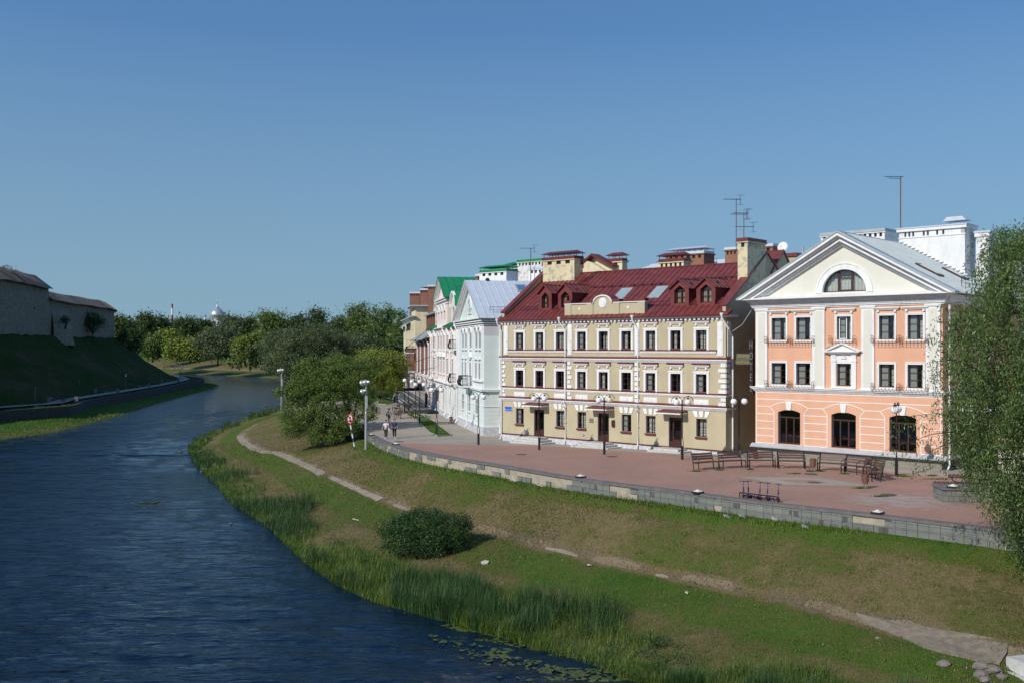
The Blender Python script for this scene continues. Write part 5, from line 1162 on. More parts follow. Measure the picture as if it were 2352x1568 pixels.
def ac(loc, rz, label, sc=1):
    e_ = empty('air_conditioner', loc, rz, label, 'air conditioner'); b = MB(); b.box(-.42, .42, -.16, .16, 0, .58); b.k = 1
    b.tube([(-.1, -.165, .29), (-.1, -.18, .29)], .24, 20); b.k = 0; b.build('casing', [m_pipe, m_galv], e_)
    b = MB()
    for r_ in (.08, .14, .2, .245): b.tube([(-.1 + r_ * math.cos(t * PI / 8), -.19, .29 + r_ * math.sin(t * PI / 8)) for t in range(17)], .006, 3)
    b.build('fan_grille', m_net, e_); b = MB(); b.tube([(-.3, -.1, 0), (-.3, .3, -.02), (-.3, .3, -.3)], .02, 4); b.tube([(.3, -.1, 0), (.3, .3, -.02), (.3, .3, -.3)], .02, 4); b.build('bracket', m_pipe, e_); e_.scale = (sc, sc, sc); return e_
ang_side = mt.rotation_euler.z + PI / 2
ac(mside(4.3, .45, 2.85), ang_side, 'air conditioner unit on the mint side wall below the little balcony', 1.5)
def dish(loc, dirv, r, label, mat=None):
    e_ = empty('satellite_dish', loc, 0, label, 'satellite dish'); b = MB(); n = 20
    prof = [(r * t, .28 * r * t * t) for t in (.001, .25, .5, .75, 1)]; b.lathe(prof + [(r, .28 * r + .02), (.001, .02)], (0, 0, 0), n)
    q_ = Vector(dirv).to_track_quat('Z', 'Y'); o = b.build('reflector', m_pipe, e_, smooth=True); o.rotation_mode = 'QUATERNION'; o.rotation_quaternion = q_
    b = MB(); tip = q_ @ Vector((0, -r * .1, r * 1.0)); rim = q_ @ Vector((0, -r, .28 * r)); b.tube([rim, tip], .015, 4); b.tube([q_ @ Vector((0, 0, -.02)), q_ @ Vector((0, 0, -.25)), (q_ @ Vector((0, 0, -.3))) + Vector((0, .3, -.35))], .03, 5); b.ball(tip, .05, 6); b.build('arm', m_galv, e_); return e_
dish(mside(3.1, .8, 6.8), (-.35, -.9, .25), .52, 'white satellite dish with a red mark on the mint side wall')
MB().build  # noqa
# ======== pink house with green roofs ========
rzP = math.atan2(114.6 - 143.5, -6.3 + 11.7); pk = empty('pink_house', (-11.7, 143.5, 0), rzP, 'pale pink house with bright green metal roofs and arched dormers', 'building')
LK = 29.4; wm = MB(); cc = [(3.2, 4.0), (5.0, 5.8), (9.6, 10.5), (12.6, 13.5), (15.8, 16.7), (19.6, 20.4), (22.0, 22.8), (24.6, 25.4)]
holes = [(a, b, 8.0, 9.6, .3) for a, b in cc] + [(a, b, 4.9, 6.5) for a, b in cc] + [(a, b, 1.4, 2.8, .2) for a, b in cc[::2]]
wallface(wm, 0, LK, 3.6, 10.3, [h for h in holes if h[2] > 3], 0, .3, 1); wm.face([(0, 14, -.7), (0, 0, -.7), (0, 0, 10.3), (0, 14, 10.3)]); wm.face([(LK, 0, -.7), (LK, 14, -.7), (LK, 14, 10.3), (LK, 0, 10.3)]); wm.build('wall', [m_pink, m_ledge], pk)
wm = MB(); wallface(wm, 0, LK, -.7, 3.6, [h for h in holes if h[2] < 3], -.02, .3, 1); wm.k = 0; wm.build('ground_floor_wall', [m_white, m_ledge], pk); MB().box(-.1, LK + .05, -.12, 1, -1.2, .1).build('plinth', m_plinth, pk)
tw = MB()
for z, pr, h in ((3.6, .2, .12), (3.72, .4, .14), (3.86, .3, .08), (7.6, .1, .08), (10.2, .15, .12), (10.45, .3, .15), (10.6, .5, .12)): tw.box(-pr, LK + .1, -pr, -.001, z, z + h)
for xa in (.2, 7.6, 18.2, 27.5): tw.box(xa, xa + .7, -.12, -.001, 3.9, 10.2)
for a, b in cc:
    for z in (7.75, 4.7): tw.box(a - .2, b + .2, -.25, .05, z, z + .14)
    tw.box(a - .25, b + .25, -.22, -.001, 6.8, 6.95)
    for i in range(10):
        w_ = b - a; p_ = [(a + w_ / 2 + r_ * math.cos(PI * t / 10), 9.65 + r_ * .9 * math.sin(PI * t / 10)) for r_, t in ((w_ / 2 + .01, i), (w_ / 2 + .22, i), (w_ / 2 + .22, i + 1), (w_ / 2 + .01, i + 1))]; tw.prism(p_, -.16, -.001)
for a in (9.0, 12.2, 15.4): tw.prism([(a, 7.0), (a + 2.0, 7.0), (a + 1.0, 7.75)], -.35, -.001)
for z in (.6, 1.1, 1.6, 2.1, 2.6, 3.1): tw.box(0, LK, -.04, -.02, z, z + .04)
tw.build('white_trim', m_white, pk)
for i, (a, b) in enumerate(cc):
    win('window', pk, a, b, 8.0, 9.6, y=.25, kind=2, seed=100 + i, arch=.3); win('window', pk, a, b, 4.9, 6.5, y=.25, kind=2, seed=120 + i)
    if i % 2 == 0: win('window', pk, a, b, 1.4, 2.8, y=.23, kind=1, seed=140 + i, arch=.2)
# central gabled bay and arched dormers
cb_ = MB(); x0, x1 = 8.5, 20.4; hl = [(10.3, 11.2, 11.6, 13.0, .35), (13.6, 14.5, 11.6, 13.0, .35), (16.9, 17.8, 11.6, 13.0, .35)]
wallface(cb_, x0, x1, 10.3, 14.3, hl, -.05, .3); cb_.face([(x0, 5, 10.3), (x0, -.05, 10.3), (x0, -.05, 14.3), (x0, 5, 14.3)]); cb_.face([(x1, -.05, 10.3), (x1, 8, 10.3), (x1, 8, 14.3), (x1, -.05, 14.3)]); cb_.prism([(x0, 14.4), (x1, 14.4), ((x0 + x1) / 2, 17.0)], -.05, .2)
cb_.k = 1
for s in (-1, 1): 
    for o_, pr in ((0, .55), (.3, .4), (.55, .25)): cb_.prism([((x0 + x1) / 2 + s * (6.4 - o_ * 2), 14.4), ((x0 + x1) / 2, 17.25 - o_), ((x0 + x1) / 2, 17.05 - o_), ((x0 + x1) / 2 + s * (6.0 - o_ * 2), 14.4)], -pr, -.06)
for z, pr in ((13.6, .1), (14.0, .25), (14.25, .4)): cb_.box(x0 - pr, x1 + pr, -.05 - pr, -.051, z, z + .16); cb_.box(x1, x1 + pr, -.05, 8, z, z + .16)
for h_ in hl:
    cb_.box(h_[0] - .25, h_[1] + .25, -.25, -.051, 12.75, 12.95)
    for i in range(10):
        w_ = h_[1] - h_[0]; p_ = [(h_[0] + w_ / 2 + r_ * math.cos(PI * t / 10), 13.0 + r_ * math.sin(PI * t / 10)) for r_, t in ((w_ / 2 + .01, i), (w_ / 2 + .3, i), (w_ / 2 + .3, i + 1), (w_ / 2 + .01, i + 1))]; cb_.prism(p_, -.2, -.051)
cbo = cb_.build('gabled_bay', [m_pink, m_white], pk)
for i, h_ in enumerate(hl): win('window', cbo, h_[0], h_[1], 11.6, 13.0, y=.2, kind=2, seed=150 + i, arch=.35)
rf = MB(); xm = (x0 + x1) / 2
for s in (-1, 1):
    xe = xm + s * 6.6; slab(rf, (xe, -.6, 14.4), (xe, 14, 14.4), (xm, 14, 17.3), (xm, -.6, 17.3), .1); seams(rf, (xe, -.6, 14.4), (xe, 14, 14.4), (xm, -.6, 17.3), (xm, 14, 17.3), 16, .06, .04)
for a, b in ((-.3, 8.5), (20.4, LK)):
    slab(rf, (a, -.7, 10.7), (b, -.7, 10.7), (b, 1.2, 11.6), (a, 1.2, 11.6), .1); slab(rf, (a, 1.2, 11.6), (b, 1.2, 11.6), (b, 7, 15.5), (a, 7, 15.5), .1); seams(rf, (a, -.7, 10.7), (b, -.7, 10.7), (a, 1.2, 11.6), (b, 1.2, 11.6), 12)
rf.build('roof', m_green, pk); rail(pk, (xm + 5.4, 1.2, 15.0), (xm + 5.4, 10, 15.0), .8, 22)
for a, b, zt in ((3.2, 6.6, 13.2), (21.3, 26.2, 13.0)):
    d = MB(); c_ = (a + b) / 2; wallface(d, a, b, 10.9, zt, [(c_ - .75, c_ + .75, 11.0, 12.4, .7)], .3, .4); r_ = (b - a) / 2; pts = [(c_ + r_ * math.cos(PI * i / 12), zt + r_ * .75 * math.sin(PI * i / 12)) for i in range(13)]; d.prism(pts, .3, .5)
    d.face([(b, .3, 10.9), (b, 5, 10.9), (b, 5, zt), (b, .3, zt)]); d.face([(a, 5, 10.9), (a, .3, 10.9), (a, .3, zt), (a, 5, zt)]); d.k = 1
    for r0, r1, pr in ((r_ * .82, r_ * .92, .12), (r_ * .92, r_ * 1.06, .25)):
        for i in range(12): d.prism([(c_ + q_ * math.cos(PI * t / 12), zt + q_ * .75 * math.sin(PI * t / 12)) for q_, t in ((r0, i), (r1, i), (r1, i + 1), (r0, i + 1))], .3 - pr, .299)
    d.box(b - .2, b + .25, .05, 5, zt - .3, zt + .02); d.k = 2
    for p_, q_ in zip(pts, pts[1:]): slab(d, ((p_[0] - c_) * 1.08 + c_, .1, p_[1] + .05), ((q_[0] - c_) * 1.08 + c_, .1, q_[1] + .05), ((q_[0] - c_) * 1.08 + c_, 5.2, q_[1] + .05), ((p_[0] - c_) * 1.08 + c_, 5.2, p_[1] + .05), .06)
    do = d.build('arched_dormer', [m_pink, m_white, m_green], pk); win('window', do, c_ - .75, c_ + .75, 11.0, 12.4, y=.6, kind=2, seed=160 + int(a), arch=.7)
for xx in (.3, 3.0, 8.0, 18.4, 22.9, 27.4): downpipe(pk, xx + .6, 0, 10.7, -.4, bends=(3.7,), off=1.0, r=.11)
balcony(pk, 27.3, 28.9, 0, .7, 4.1); balcony(pk, 27.3, 28.9, 0, .7, 8.0)
# link wall between pink and mint
lk = MB(); lk.box(0, 3.2, 0, 6, -.7, 10.9); lk.k = 1; lk.box(-.1, 3.3, -.15, 6, 10.9, 11.1); lo = lk.build('link_wall', [m_lilac, m_white], pk, (LK, .35, 0))
st_ = MB()
for k in range(3): st_.box(6.5 - .4 * k + 4, 11 + .3 * k, -1.2 - .35 * k, -.1, -.75, -.3 - .15 * k)
st_.build('entrance_steps', m_dark, pk); b = MB(); b.box(5.5, 11.2, -1.7, -.1, 2.55, 2.7); b.box(5.5, 11.2, -1.75, -1.68, 2.3, 3.1); b.build('canopy', m_ledge, pk)
# chimney houses behind mint/pink (green caps)
gh = bldg('chimney_house', 6.5, 124, rzY, 'white plastered house with green capped chimneys behind the pale metal roof')
b = MB(); b.box(-6, 14, 0, 10, -.7, 16); b.build('wall', [m_pink, m_green], gh)
crown(gh, 1101, 1168, 611, 645, 118, 2, m_white, m_green, 4, 1); crown(gh, 1163, 1192, 603, 640, 128, 1.5, m_peelw, m_green, 2, 1); crown(gh, 1188, 1247, 598, 650, 121, 2, m_peelw, m_green, 7, 0); crown(gh, 1215, 1248, 614, 650, 113, 1.5, m_white, m_palemet, 3, 0); crown(gh, 1093, 1106, 630, 645, 124, 1.5, m_orbrick, m_palemet, 1, 0)
# ======== brick and cream house with stairs ========
rzB = math.atan2(144 - 199, -11.9 + 21.4); br = empty('brick_and_cream_house', (-21.4, 199, 0), rzB, 'long cream and red brick house with outside stairs at the promenade bend', 'building')
LB_ = 55.8; b = MB()
cb2 = [(3 + 4.4 * i, 4.6 + 4.4 * i) for i in range(12)]
wallface(b, 0, LB_, -.7, 9.6, [(a, b_, z, z + 1.9) for a, b_ in cb2 for z in (.9 + .6, 4.6)], 0, .3); b.face([(LB_, 0, -.7), (LB_, 10, -.7), (LB_, 10, 10.8), (LB_, 0, 9.6)]); b.build('brick_wall', m_redbrick, br)
k_ = 0
for a, b_ in cb2:
    for z in (1.5, 4.6): win('window', br, a, b_, z, z + 1.9, y=.25, kind=2 if k_ % 3 else 0, seed=200 + k_, fr=m_pipe); k_ += 1
b = MB(); b.box(-1, 36, -.3, 0, -.0, 4.0) if False else None
wallface(b, -.5, 31, 8.0, 13.6, [(a, b_, 8.3, 9.6) for a, b_ in cb2[:6]] + [(a, b_, 10.6, 12.2) for a, b_ in cb2[:6]], -.25, .25); b.face([(31, -.25, 8.0), (31, 12, 8.0), (31, 12, 15.2), (31, -.25, 15.2)]); b.face([(31, -.25, 13.6), (31, -.25, 15.2), (22, -.25, 15.2), (22, -.25, 13.6)]); b.box(30, 60, 9, 12, 9, 15.2); b.k = 1
for z, pr in ((12.9, .2), (13.1, .4), (13.3, .6)): b.box(-.5, 31 + pr, -.25 - pr, -.2, z, z + .18)
b.box(22, 31.6, -.9, 9, 14.9, 15.05); b.box(22, 31.8, -1.1, 9, 15.05, 15.25)
bo = b.build('cream_wall', [m_cream, m_ledge], br)
tr = MB()
for z in (3.75, 3.95): tr.box(-.6, LB_ + .2, -.35, -.01, z, z + .12)
for x in range(0, 54, 4): tr.box(x + .6, x + 1.1, -.12, -.001, -.6, 3.7)
for z in [.1 + .55 * i for i in range(7)]: tr.box(LB_ - .35, LB_ + .02, -.06, -.001, z, z + .3)
tr.build('white_trim', m_white, br)
rf = MB(); slab(rf, (33, -1.3, 9.3), (LB_ - .5, -1.3, 9.3), (LB_ - .5, 5, 12.6), (33, 5, 12.6), .12); seams(rf, (33, -1.3, 9.3), (LB_ - .5, -1.3, 9.3), (33, 5, 12.6), (LB_ - .5, 5, 12.6), 24); r2 = MB(); slab(r2, (-.5, -1.2, 12.0), (4, -1.2, 12.0), (4, 3, 13.5), (-.5, 3, 13.5), .12); r2.build('porch_roof', m_greymet, br); r2 = MB(); slab(r2, (8, -1.4, 12.2), (20, -1.4, 12.2), (20, 1, 13.4), (8, 1, 13.4), .12); r2.build('porch_roof', m_greymet, br)
rf.build('roof', m_greymet, br)
b = MB()
for k in range(4): x = 36 + 3.6 * k; b.box(x, x + .5, 1.2, 6, 10.2, 13.2); 
b.box(35.6, 51, 1.3, 1.5, 10.2, 10.9); b.box(51, 51.8, 1.2, 6, 10, 13.2); b.k = 1; b.box(35.2, 52.2, .8, 6.3, 13.2, 13.4); b.k = 2; b.box(36, 51, 1.6, 1.7, 10.9, 13.2); b.build('clerestory', [m_redbrick, m_greymet, m_glassd], br)
crown(br, 941, 966, 671, 704, 182, 5, m_redbrick, m_palemet, 5, 0, -.15, 8); crown(br, 965, 984, 656, 702, 174, 5, m_redbrick, m_palemet, 3, 1, -.15, 8); crown(br, 983, 1009, 655, 702, 166, 5, m_redbrick, m_palemet, 5, 0, -.15, 8)
for xx in (-.5, 2.5, 33.5, 40, 48, 54.5): downpipe(br, xx + .8, 0, 9.7 if xx > 30 else 12.3, -.4, bends=(3.9,), off=1.4, r=.13)
st_ = MB(); n = 12
for k in range(n): st_.box(33.5 - 0 + k * .5, 50, -4.2, -.5, -.7 + (k) * .2, -.7 + (k + 1) * .2)
st_.box(39.5, 53.5, -4.2, -.5, -.7, 1.7); sto = st_.build('stair', m_wbrick, br)
r_ = MB()
for yy in (-4.2, -.7):
    r_.tube([(33.5, yy, .3), (39.5, yy, 2.7), (53.5, yy, 2.7)], .05, 4); r_.tube([(33.5, yy, -.2), (39.5, yy, 2.2), (53.5, yy, 2.2)], .03, 4)
    for k in range(40): x = 33.5 + k * .5; z = -.7 + min(k * .2, 2.4); r_.tube([(x, yy, z), (x, yy, z + 1.0)], .025, 3)
r_.build('stair_railing', m_black, br)
balcony(br, 26, 29, -.3, 1.2, 7.3); balcony(br, 26, 29, -.3, 1.2, 4.1)
# ======== fortress on the hill ========
def limemat(name, c1, c2):
    m = brickmat(name, c1, c2, (.10, .095, .085), .7, .22, .02, var=.95, bmp=1.0, msm=.6); return m
m_lime = limemat('weathered_limestone', (.50, .42, .31), (.38, .32, .235)); m_plank = pm('grey_roof_planks', (.19, .155, .125), .35, 1.2, .9, .5, 6)
FT = offs(ht, 0, 0)
def seglen(line): return range(len(line) - 1)
fort = empty('fortress_wall', (-105, 215, 10.8), 0, 'old limestone fortress wall with plank roof on the dark hill across the river', 'fortress'); fort.location = (0, 0, 0)
def inset(line, d): return offs(line, d, 0)
i_cut = min(range(len(ht)), key=lambda i: abs(ht[i].y - 233) + (0 if ht[i].x > -130 else 999)); i_end = len(ht) - 6
def fseg(i0, i1, ze, zr, th, nm):
    line = [Vector(p) for p in ht[i0:i1 + 1]]; A_ = offs(line, .8, 0); B_ = offs(line, .8 + th, 0); O_ = offs(line, -.2, 0); C_ = offs(line, .8 + th / 2, 0); O2 = offs(line, 1.8 + th, 0)
    b = MB(); r = MB(); n = len(line) - 1
    for i in range(n):
        za = ze + .1 * math.sin(i * 1.7); zb = ze + .1 * math.sin((i + 1) * 1.7)
        b.face([(A_[i + 1].x, A_[i + 1].y, 9), (A_[i].x, A_[i].y, 9), (A_[i].x, A_[i].y, za), (A_[i + 1].x, A_[i + 1].y, zb)][::1])
        b.face([(B_[i].x, B_[i].y, 9), (B_[i + 1].x, B_[i + 1].y, 9), (B_[i + 1].x, B_[i + 1].y, zb), (B_[i].x, B_[i].y, za)])
        for Q, zz in ((O_, -.25), (O2, -.25)):
            slab(r, (Q[i].x, Q[i].y, za + zz), (Q[i + 1].x, Q[i + 1].y, zb + zz), (C_[i + 1].x, C_[i + 1].y, zb + zr - ze), (C_[i].x, C_[i].y, za + zr - ze), .12)
            for k in range(3):
                t = (k + .5) / 3; p = Q[i].lerp(Q[i + 1], t); q_ = C_[i].lerp(C_[i + 1], t); r.tube([(p.x, p.y, za + zz + .06), (q_.x, q_.y, za + zr - ze + .06)], .05, 3)
    for i, s in ((0, 1), (n, -1)):
        b.face([(A_[i].x, A_[i].y, 9), (B_[i].x, B_[i].y, 9), (B_[i].x, B_[i].y, ze), (C_[i].x, C_[i].y, zr - .2), (A_[i].x, A_[i].y, ze)])
    # arrow slits and putlog holes
    b.k = 1; rr2 = random.Random(i0)
    for i in range(n):
        for z in (ze - 1.5, ze - 5.5):
            if rr2.random() < .35:
                t = rr2.random(); p = A_[i].lerp(A_[i + 1], t); d = (A_[i + 1] - A_[i]).normalized(); nn = Vector((d.y, -d.x, 0)); p = p + nn * .02; w_ = .18 if z > ze - 3 else .3; h = .9 if z > ze - 3 else .6
                b.face([(p.x - d.x * w_, p.y - d.y * w_, z), (p.x + d.x * w_, p.y + d.y * w_, z), (p.x + d.x * w_, p.y + d.y * w_, z + h), (p.x - d.x * w_, p.y - d.y * w_, z + h)])
    b.build(nm, [m_lime, m_dark], fort); r.build('plank_roof', m_plank, fort)
fseg(2, i_cut, 22.1, 25.0, 6, 'wall'); fseg(i_cut, i_end, 19.5, 21.6, 4.5, 'wall')
# rubble buttress at the joint
p = ht[i_cut + 1]; b = MB(); rr3 = random.Random(3)
bx = []
for k in range(7):
    for j2 in range(5):
        z = 8.6 + j2 * 2.1; w_ = (5 - j2) * 1.0; bx.append(Vector((p.x - .5 + (4.2 - j2 * .95) * (1 - abs(k - 3) / 5), p.y - 5 + 10 * k / 6 + j2 * .2, z + rr3.uniform(-.3, .3))) + Vector((rr3.uniform(-.3, .3), rr3.uniform(-.3, .3), 0)))
for k in range(6):
    for j2 in range(4): b.face([bx[k * 5 + j2], bx[(k + 1) * 5 + j2], bx[(k + 1) * 5 + j2 + 1], bx[k * 5 + j2 + 1]])
b.build('rubble_buttress', m_lime, fort)
bs = MB(); rr3 = random.Random(9)      # scree on the end of the hill
for k in range(260):
    t = rr3.random(); u = rr3.random(); base = Vector(A(270 + 95 * t + 12 * rr3.uniform(-1, 1), 797 - 5 + 62 * t, 300 + 40 * t)); s = .25 + .5 * rr3.random()
# ======== far landmarks ========
dm_ = empty('domed_church', A(499, 797, 640), 0, 'small distant church with a silver onion dome above the trees', 'church'); x, y, z = A(499, 797, 640); s = 640 / F
b = MB(); b.lathe([(13 * s, 36 * s), (13 * s, 62 * s), (14 * s, 63 * s)], (0, 0, 0), 16); b.box(-30 * s, 20 * s, -5, 12, -10, 45 * s); b.build('drum', m_white, dm_)
b = MB(); b.lathe([(9 * s, 62 * s), (14.5 * s, 66 * s), (17 * s, 72 * s), (15.5 * s, 79 * s), (10 * s, 85 * s), (4 * s, 90 * s), (1.5 * s, 95 * s), (.4 * s, 100 * s)], (0, 0, 0), 20); b.tube([(0, 0, 98 * s), (0, 0, 110 * s)], .15, 4); b.tube([(-.8, 0, 106 * s), (.8, 0, 106 * s)], .12, 4); b.build('dome', pm('silver_dome', (.55, .56, .58), .05, 1, .35, 0, metal=.6), dm_, smooth=True)
b = MB(); b.lathe([(4 * s, 40 * s), (4 * s, 52 * s), (5.4 * s, 55 * s), (4 * s, 60 * s), (.3 * s, 68 * s)], (-28 * s, 0, 0), 10); b.build('small_dome', m_pipe, dm_)
ch = empty('factory_chimney', A(395.5, 797, 900), 0, 'red and white striped factory chimney on the far horizon', 'factory chimney'); s = 900 / F
for n_, (z0, z1, m) in enumerate(((-20, 78, m_white), (0, 0, None), (0, 0, None))):
    if n_ == 0: MB().lathe([(2.6 * s, -10 * s), (2.1 * s, 73 * s)], (0, 0, 0), 12).build('shaft', pm('chimney_red', (.28, .04, .03), .1, 1, .8, 0), ch)
MB().lathe([(2.2 * s, 73 * s), (2.0 * s, 89 * s)], (0, 0, 0), 12).build('white_band', m_white, ch); MB().lathe([(2.0 * s, 89 * s), (1.9 * s, 99 * s)], (0, 0, 0), 12).build('red_top', bpy.data.materials['chimney_red'], ch)
# ---------------- vegetation ----------------
def quads(name, V, mat, parent=None, smooth=False, nv=4):
    """V: (N,nv,3) array of leaf corners -> one mesh"""
    n = len(V); me = bpy.data.meshes.new(name); me.vertices.add(n * nv); me.vertices.foreach_set('co', V.reshape(-1).astype(np.float32))
    me.loops.add(n * nv); me.loops.foreach_set('vertex_index', np.arange(n * nv, dtype=np.int32))
    me.polygons.add(n); me.polygons.foreach_set('loop_start', np.arange(0, n * nv, nv, dtype=np.int32)); me.polygons.foreach_set('loop_total', np.full(n, nv, dtype=np.int32))
    me.materials.append(mat); me.update(calc_edges=True); return mesh_obj(name, me, parent)
def unit(a): return a / (np.linalg.norm(a, axis=-1, keepdims=True) + 1e-9)
def leafquads(P_, size, asp=.4, droop=0., out=None):
    n = len(P_); u = rng.normal(size=(n, 3)); u[:, 2] -= droop * 1.5; u = unit(u)
    r = rng.normal(size=(n, 3)); 
    if out is not None: r = r * .9 + out * 1.1
    r[:, 2] += .35
    v = unit(np.cross(u, r)); s = size * rng.uniform(.6, 1.3, (n, 1)); L_ = u * s; W_2 = v * s * asp / 2
    return np.stack([P_, P_ + L_ * .45 + W_2, P_ + L_, P_ + L_ * .45 - W_2], 1)
def ellpts(c, r, k, lo=.7, up=-.6):
    d = unit(rng.normal(size=(k * 3, 3))); d = d[d[:, 2] > up][:k]; return np.array(c) + d * np.array(r) * rng.uniform(lo, 1, (len(d), 1)), d
def crownleaves(blobs, n, size, clump=.9, per=60, asp=.4, droop=0., lo=.62, up=-.5, flat=.7, gap_=.75):
    vol = np.array([b[3] * b[4] + b[3] * b[5] for b in blobs]); vol = vol / vol.sum(); out = []
    for b, w_ in zip(blobs, vol):
        k = max(int(n * w_ / per), 4); cs, d = ellpts(b[:3], b[3:6], k, lo, up)
        if not len(cs): continue; 
        m = int(n * w_ / len(cs)); sp = clump * rng.uniform(.6, 1.3, (len(cs), 1, 1))
        off = rng.normal(size=(len(cs), m, 3)) * sp; off[:, :, 2] *= flat
        pts = (cs[:, None, :] + off).reshape(-1, 3); S_ = max(b[3], b[5]); f1, f2 = 5.5 / S_, 9.5 / S_
        nzv = np.sin(pts[:, 0] * f1 + 1.3 * np.sin(pts[:, 2] * f2)) + np.sin(pts[:, 2] * f1 * 1.2 + 1.7 * np.sin(pts[:, 1] * f2 + 2)) + np.sin(pts[:, 1] * f1 + pts[:, 0] * f2 * .6 + 4)
        kp = nzv > -gap_; dd = unit(off + d[:, None, :] * 1.6 * clump).reshape(-1, 3); out.append(leafquads(pts[kp], size, asp, droop, dd[kp]))
    return np.concatenate(out)
def limbs(mb, base, blobs, r0, fork=.35, n=5, seed=0, rr=None):
    r = random.Random(seed); base = Vector(base); tops = [Vector(b[:3]) for b in blobs]
    c = sum(tops, Vector()) / len(tops); f = base.lerp(c, fork); f.x += r.uniform(-.3, .3); mb.tube([base - Vector((0, 0, .4)), base.lerp(f, .5) + Vector((r.uniform(-.1, .1), 0, 0)), f], [r0 * 1.25, r0, r0 * .85], 7)
    for t in tops:
        m = f.lerp(t, .5) + Vector((r.uniform(-.4, .4), r.uniform(-.4, .4), r.uniform(0, .5))); mb.tube([f, m, t], [r0 * .6, r0 * .38, r0 * .15], 5)
        for k in range(n):
            a_ = m.lerp(t, r.uniform(0, .7)); q_ = t + Vector((r.uniform(-1, 1), r.uniform(-1, 1), r.uniform(-.4, 1))) * ((t - f).length * .3); mb.tube([a_, a_.lerp(q_, .5) + Vector((0, 0, .2)), q_], [r0 * .2, r0 * .12, r0 * .05], 4)
def tree(name, base, blobs, n, size, mat, label, cat='tree', group=None, r0=.3, **kw):
    e_ = empty(name, base, 0, label, cat, group); bb = [(b[0] - base[0], b[1] - base[1], b[2] - base[2], *b[3:]) for b in blobs]
    mb = MB(); limbs(mb, (0, 0, 0), bb[:7], r0, seed=int(abs(base[0] * 7)) % 99); mb.build('trunk', m_bark, e_)
    quads('crown', crownleaves(bb, n, size, **kw), mat, e_); return e_
# trees of the far park
FG = 'trees of the park across the river bend'
def lobes(cx, cz, cy, hw, hh, k, seed, flat=1.):
    r = random.Random(seed); out = [(cx, cy, cz, hw * .72, hw * .7, hh * .72)]
    for i in range(k):
        an = 2 * PI * i / k + r.uniform(-.3, .3); el = r.uniform(-.35, .95); q_ = r.uniform(.48, .68)
        out.append((cx + hw * .62 * math.cos(an) * math.cos(el), cy + hw * .55 * math.sin(an) * math.cos(el), cz + hh * .62 * math.sin(el), hw * q_ * .62, hw * q_ * .62, hh * q_ * .58))
    return out
trees = [  # px, top y, base y, half width, distance, leaf, kind, label
 (284, 724, 800, 26, 470, lf_mid, 'tree', 'rounded green tree showing just right of the fortress wall end'),
 (331, 714, 812, 22, 520, lf_dark, 'tree', 'taller bright domed tree between the fortress end and the striped chimney'),
 (303, 752, 830, 20, 400, lf_dark, 'tree', 'dark narrow tree rising behind the right shoulder of the fortress hill'),
 (366, 722, 815, 24, 540, lf_dark, 'tree', 'dark flat topped tree just left of the striped chimney'),
 (428, 724, 815, 27, 540, lf_dark, 'tree', 'dark broad tree just right of the striped chimney'),
 (470, 733, 815, 22, 560, lf_dark, 'tree', 'dark tree directly in front of the small church left of its dome'),
 (350, 765, 830, 24, 470, lf_olive, 'tree', 'low grey green willow behind the tip of the fortress hill'),
 (388, 757, 815, 20, 500, lf_yel, 'tree', 'pale yellow green tree crown on the far bank below the striped chimney'),
 (408, 771, 832, 27, 455, lf_yel, 'willow', 'round cloud shaped willow standing alone at the top of the far bank'),
 (445, 778, 830, 20, 450, lf_yel, 'willow', 'small yellow green willow between the round willow and the blue green one'),
 (500, 744, 838, 52, 430, lf_blue, 'willow', 'large blue green weeping willow on the far bank at the river end'),
 (536, 718, 812, 30, 500, lf_blue, 'tree', 'pale feathery tree immediately right of the silver dome'),
 (573, 723, 812, 15, 480, lf_dark, 'tree', 'slim dark pointed tree between the feathery tree and the big domed one'),
 (623, 706, 815, 38, 450, lf_olive, 'tree', 'big domed olive tree highest in the middle of the far wood'),
 (684, 712, 812, 28, 460, lf_dark, 'tree', 'dark tree right of the big domed one in the far wood'),
 (730, 704, 812, 24, 450, lf_dark, 'tree', 'round topped dark tree in the far wood left of the tall feathery willows'),
 (779, 716, 812, 30, 430, lf_dark, 'tree', 'low dark tree at the foot of the tall feathery willows'),
 (574, 764, 846, 36, 395, lf_yel, 'willow', 'light green willow on the far bank left of the sprawling olive willow'),
 (822, 681, 850, 27, 330, lf_olive, 'tree', 'tall slender feathery willow standing left of the tallest one'),
 (876, 683, 870, 40, 300, lf_olive, 'tree', 'tallest broad feathery willow left of the brick chimneys'),
 (915, 700, 880, 24, 285, lf_olive, 'tree', 'drooping feathery willow touching the cream house corner'),
 (840, 752, 870, 38, 290, lf_blue, 'tree', 'grey green tree mass under the tall feathery willows'),
]
for i, (px, ty, by, hw, Y, mt_, nm, lab) in enumerate(trees):
    s = Y / F; cx = (px - CX) * s; zt = H - (ty - HY) * s; zb = H - (by - HY) * s; hh = (zt - zb) * (.5 if nm == 'tree' else .5); w_ = hw * s
    gz = {470: 2, 520: 2.2}.get(Y, zb); bl = lobes(cx, zt - hh * .98, Y, w_ * 1.05, hh * 1.08, 11 if hw > 30 else 8, i)
    tall = (zt - zb) > 2.6 * w_
    n = int(min(max(w_ * hh * 110, 6500), 26000)); sz = Y * .0023
    tree('willow_tree' if nm == 'willow' else 'park_tree', (cx, Y, zb), bl, n, sz, mt_, lab, 'tree', FG, r0=.35, clump=sz * 1.5, per=45, asp=.5, droop=.5 if mt_ in (lf_olive, lf_blue) else 0, up=-.9, lo=.8)
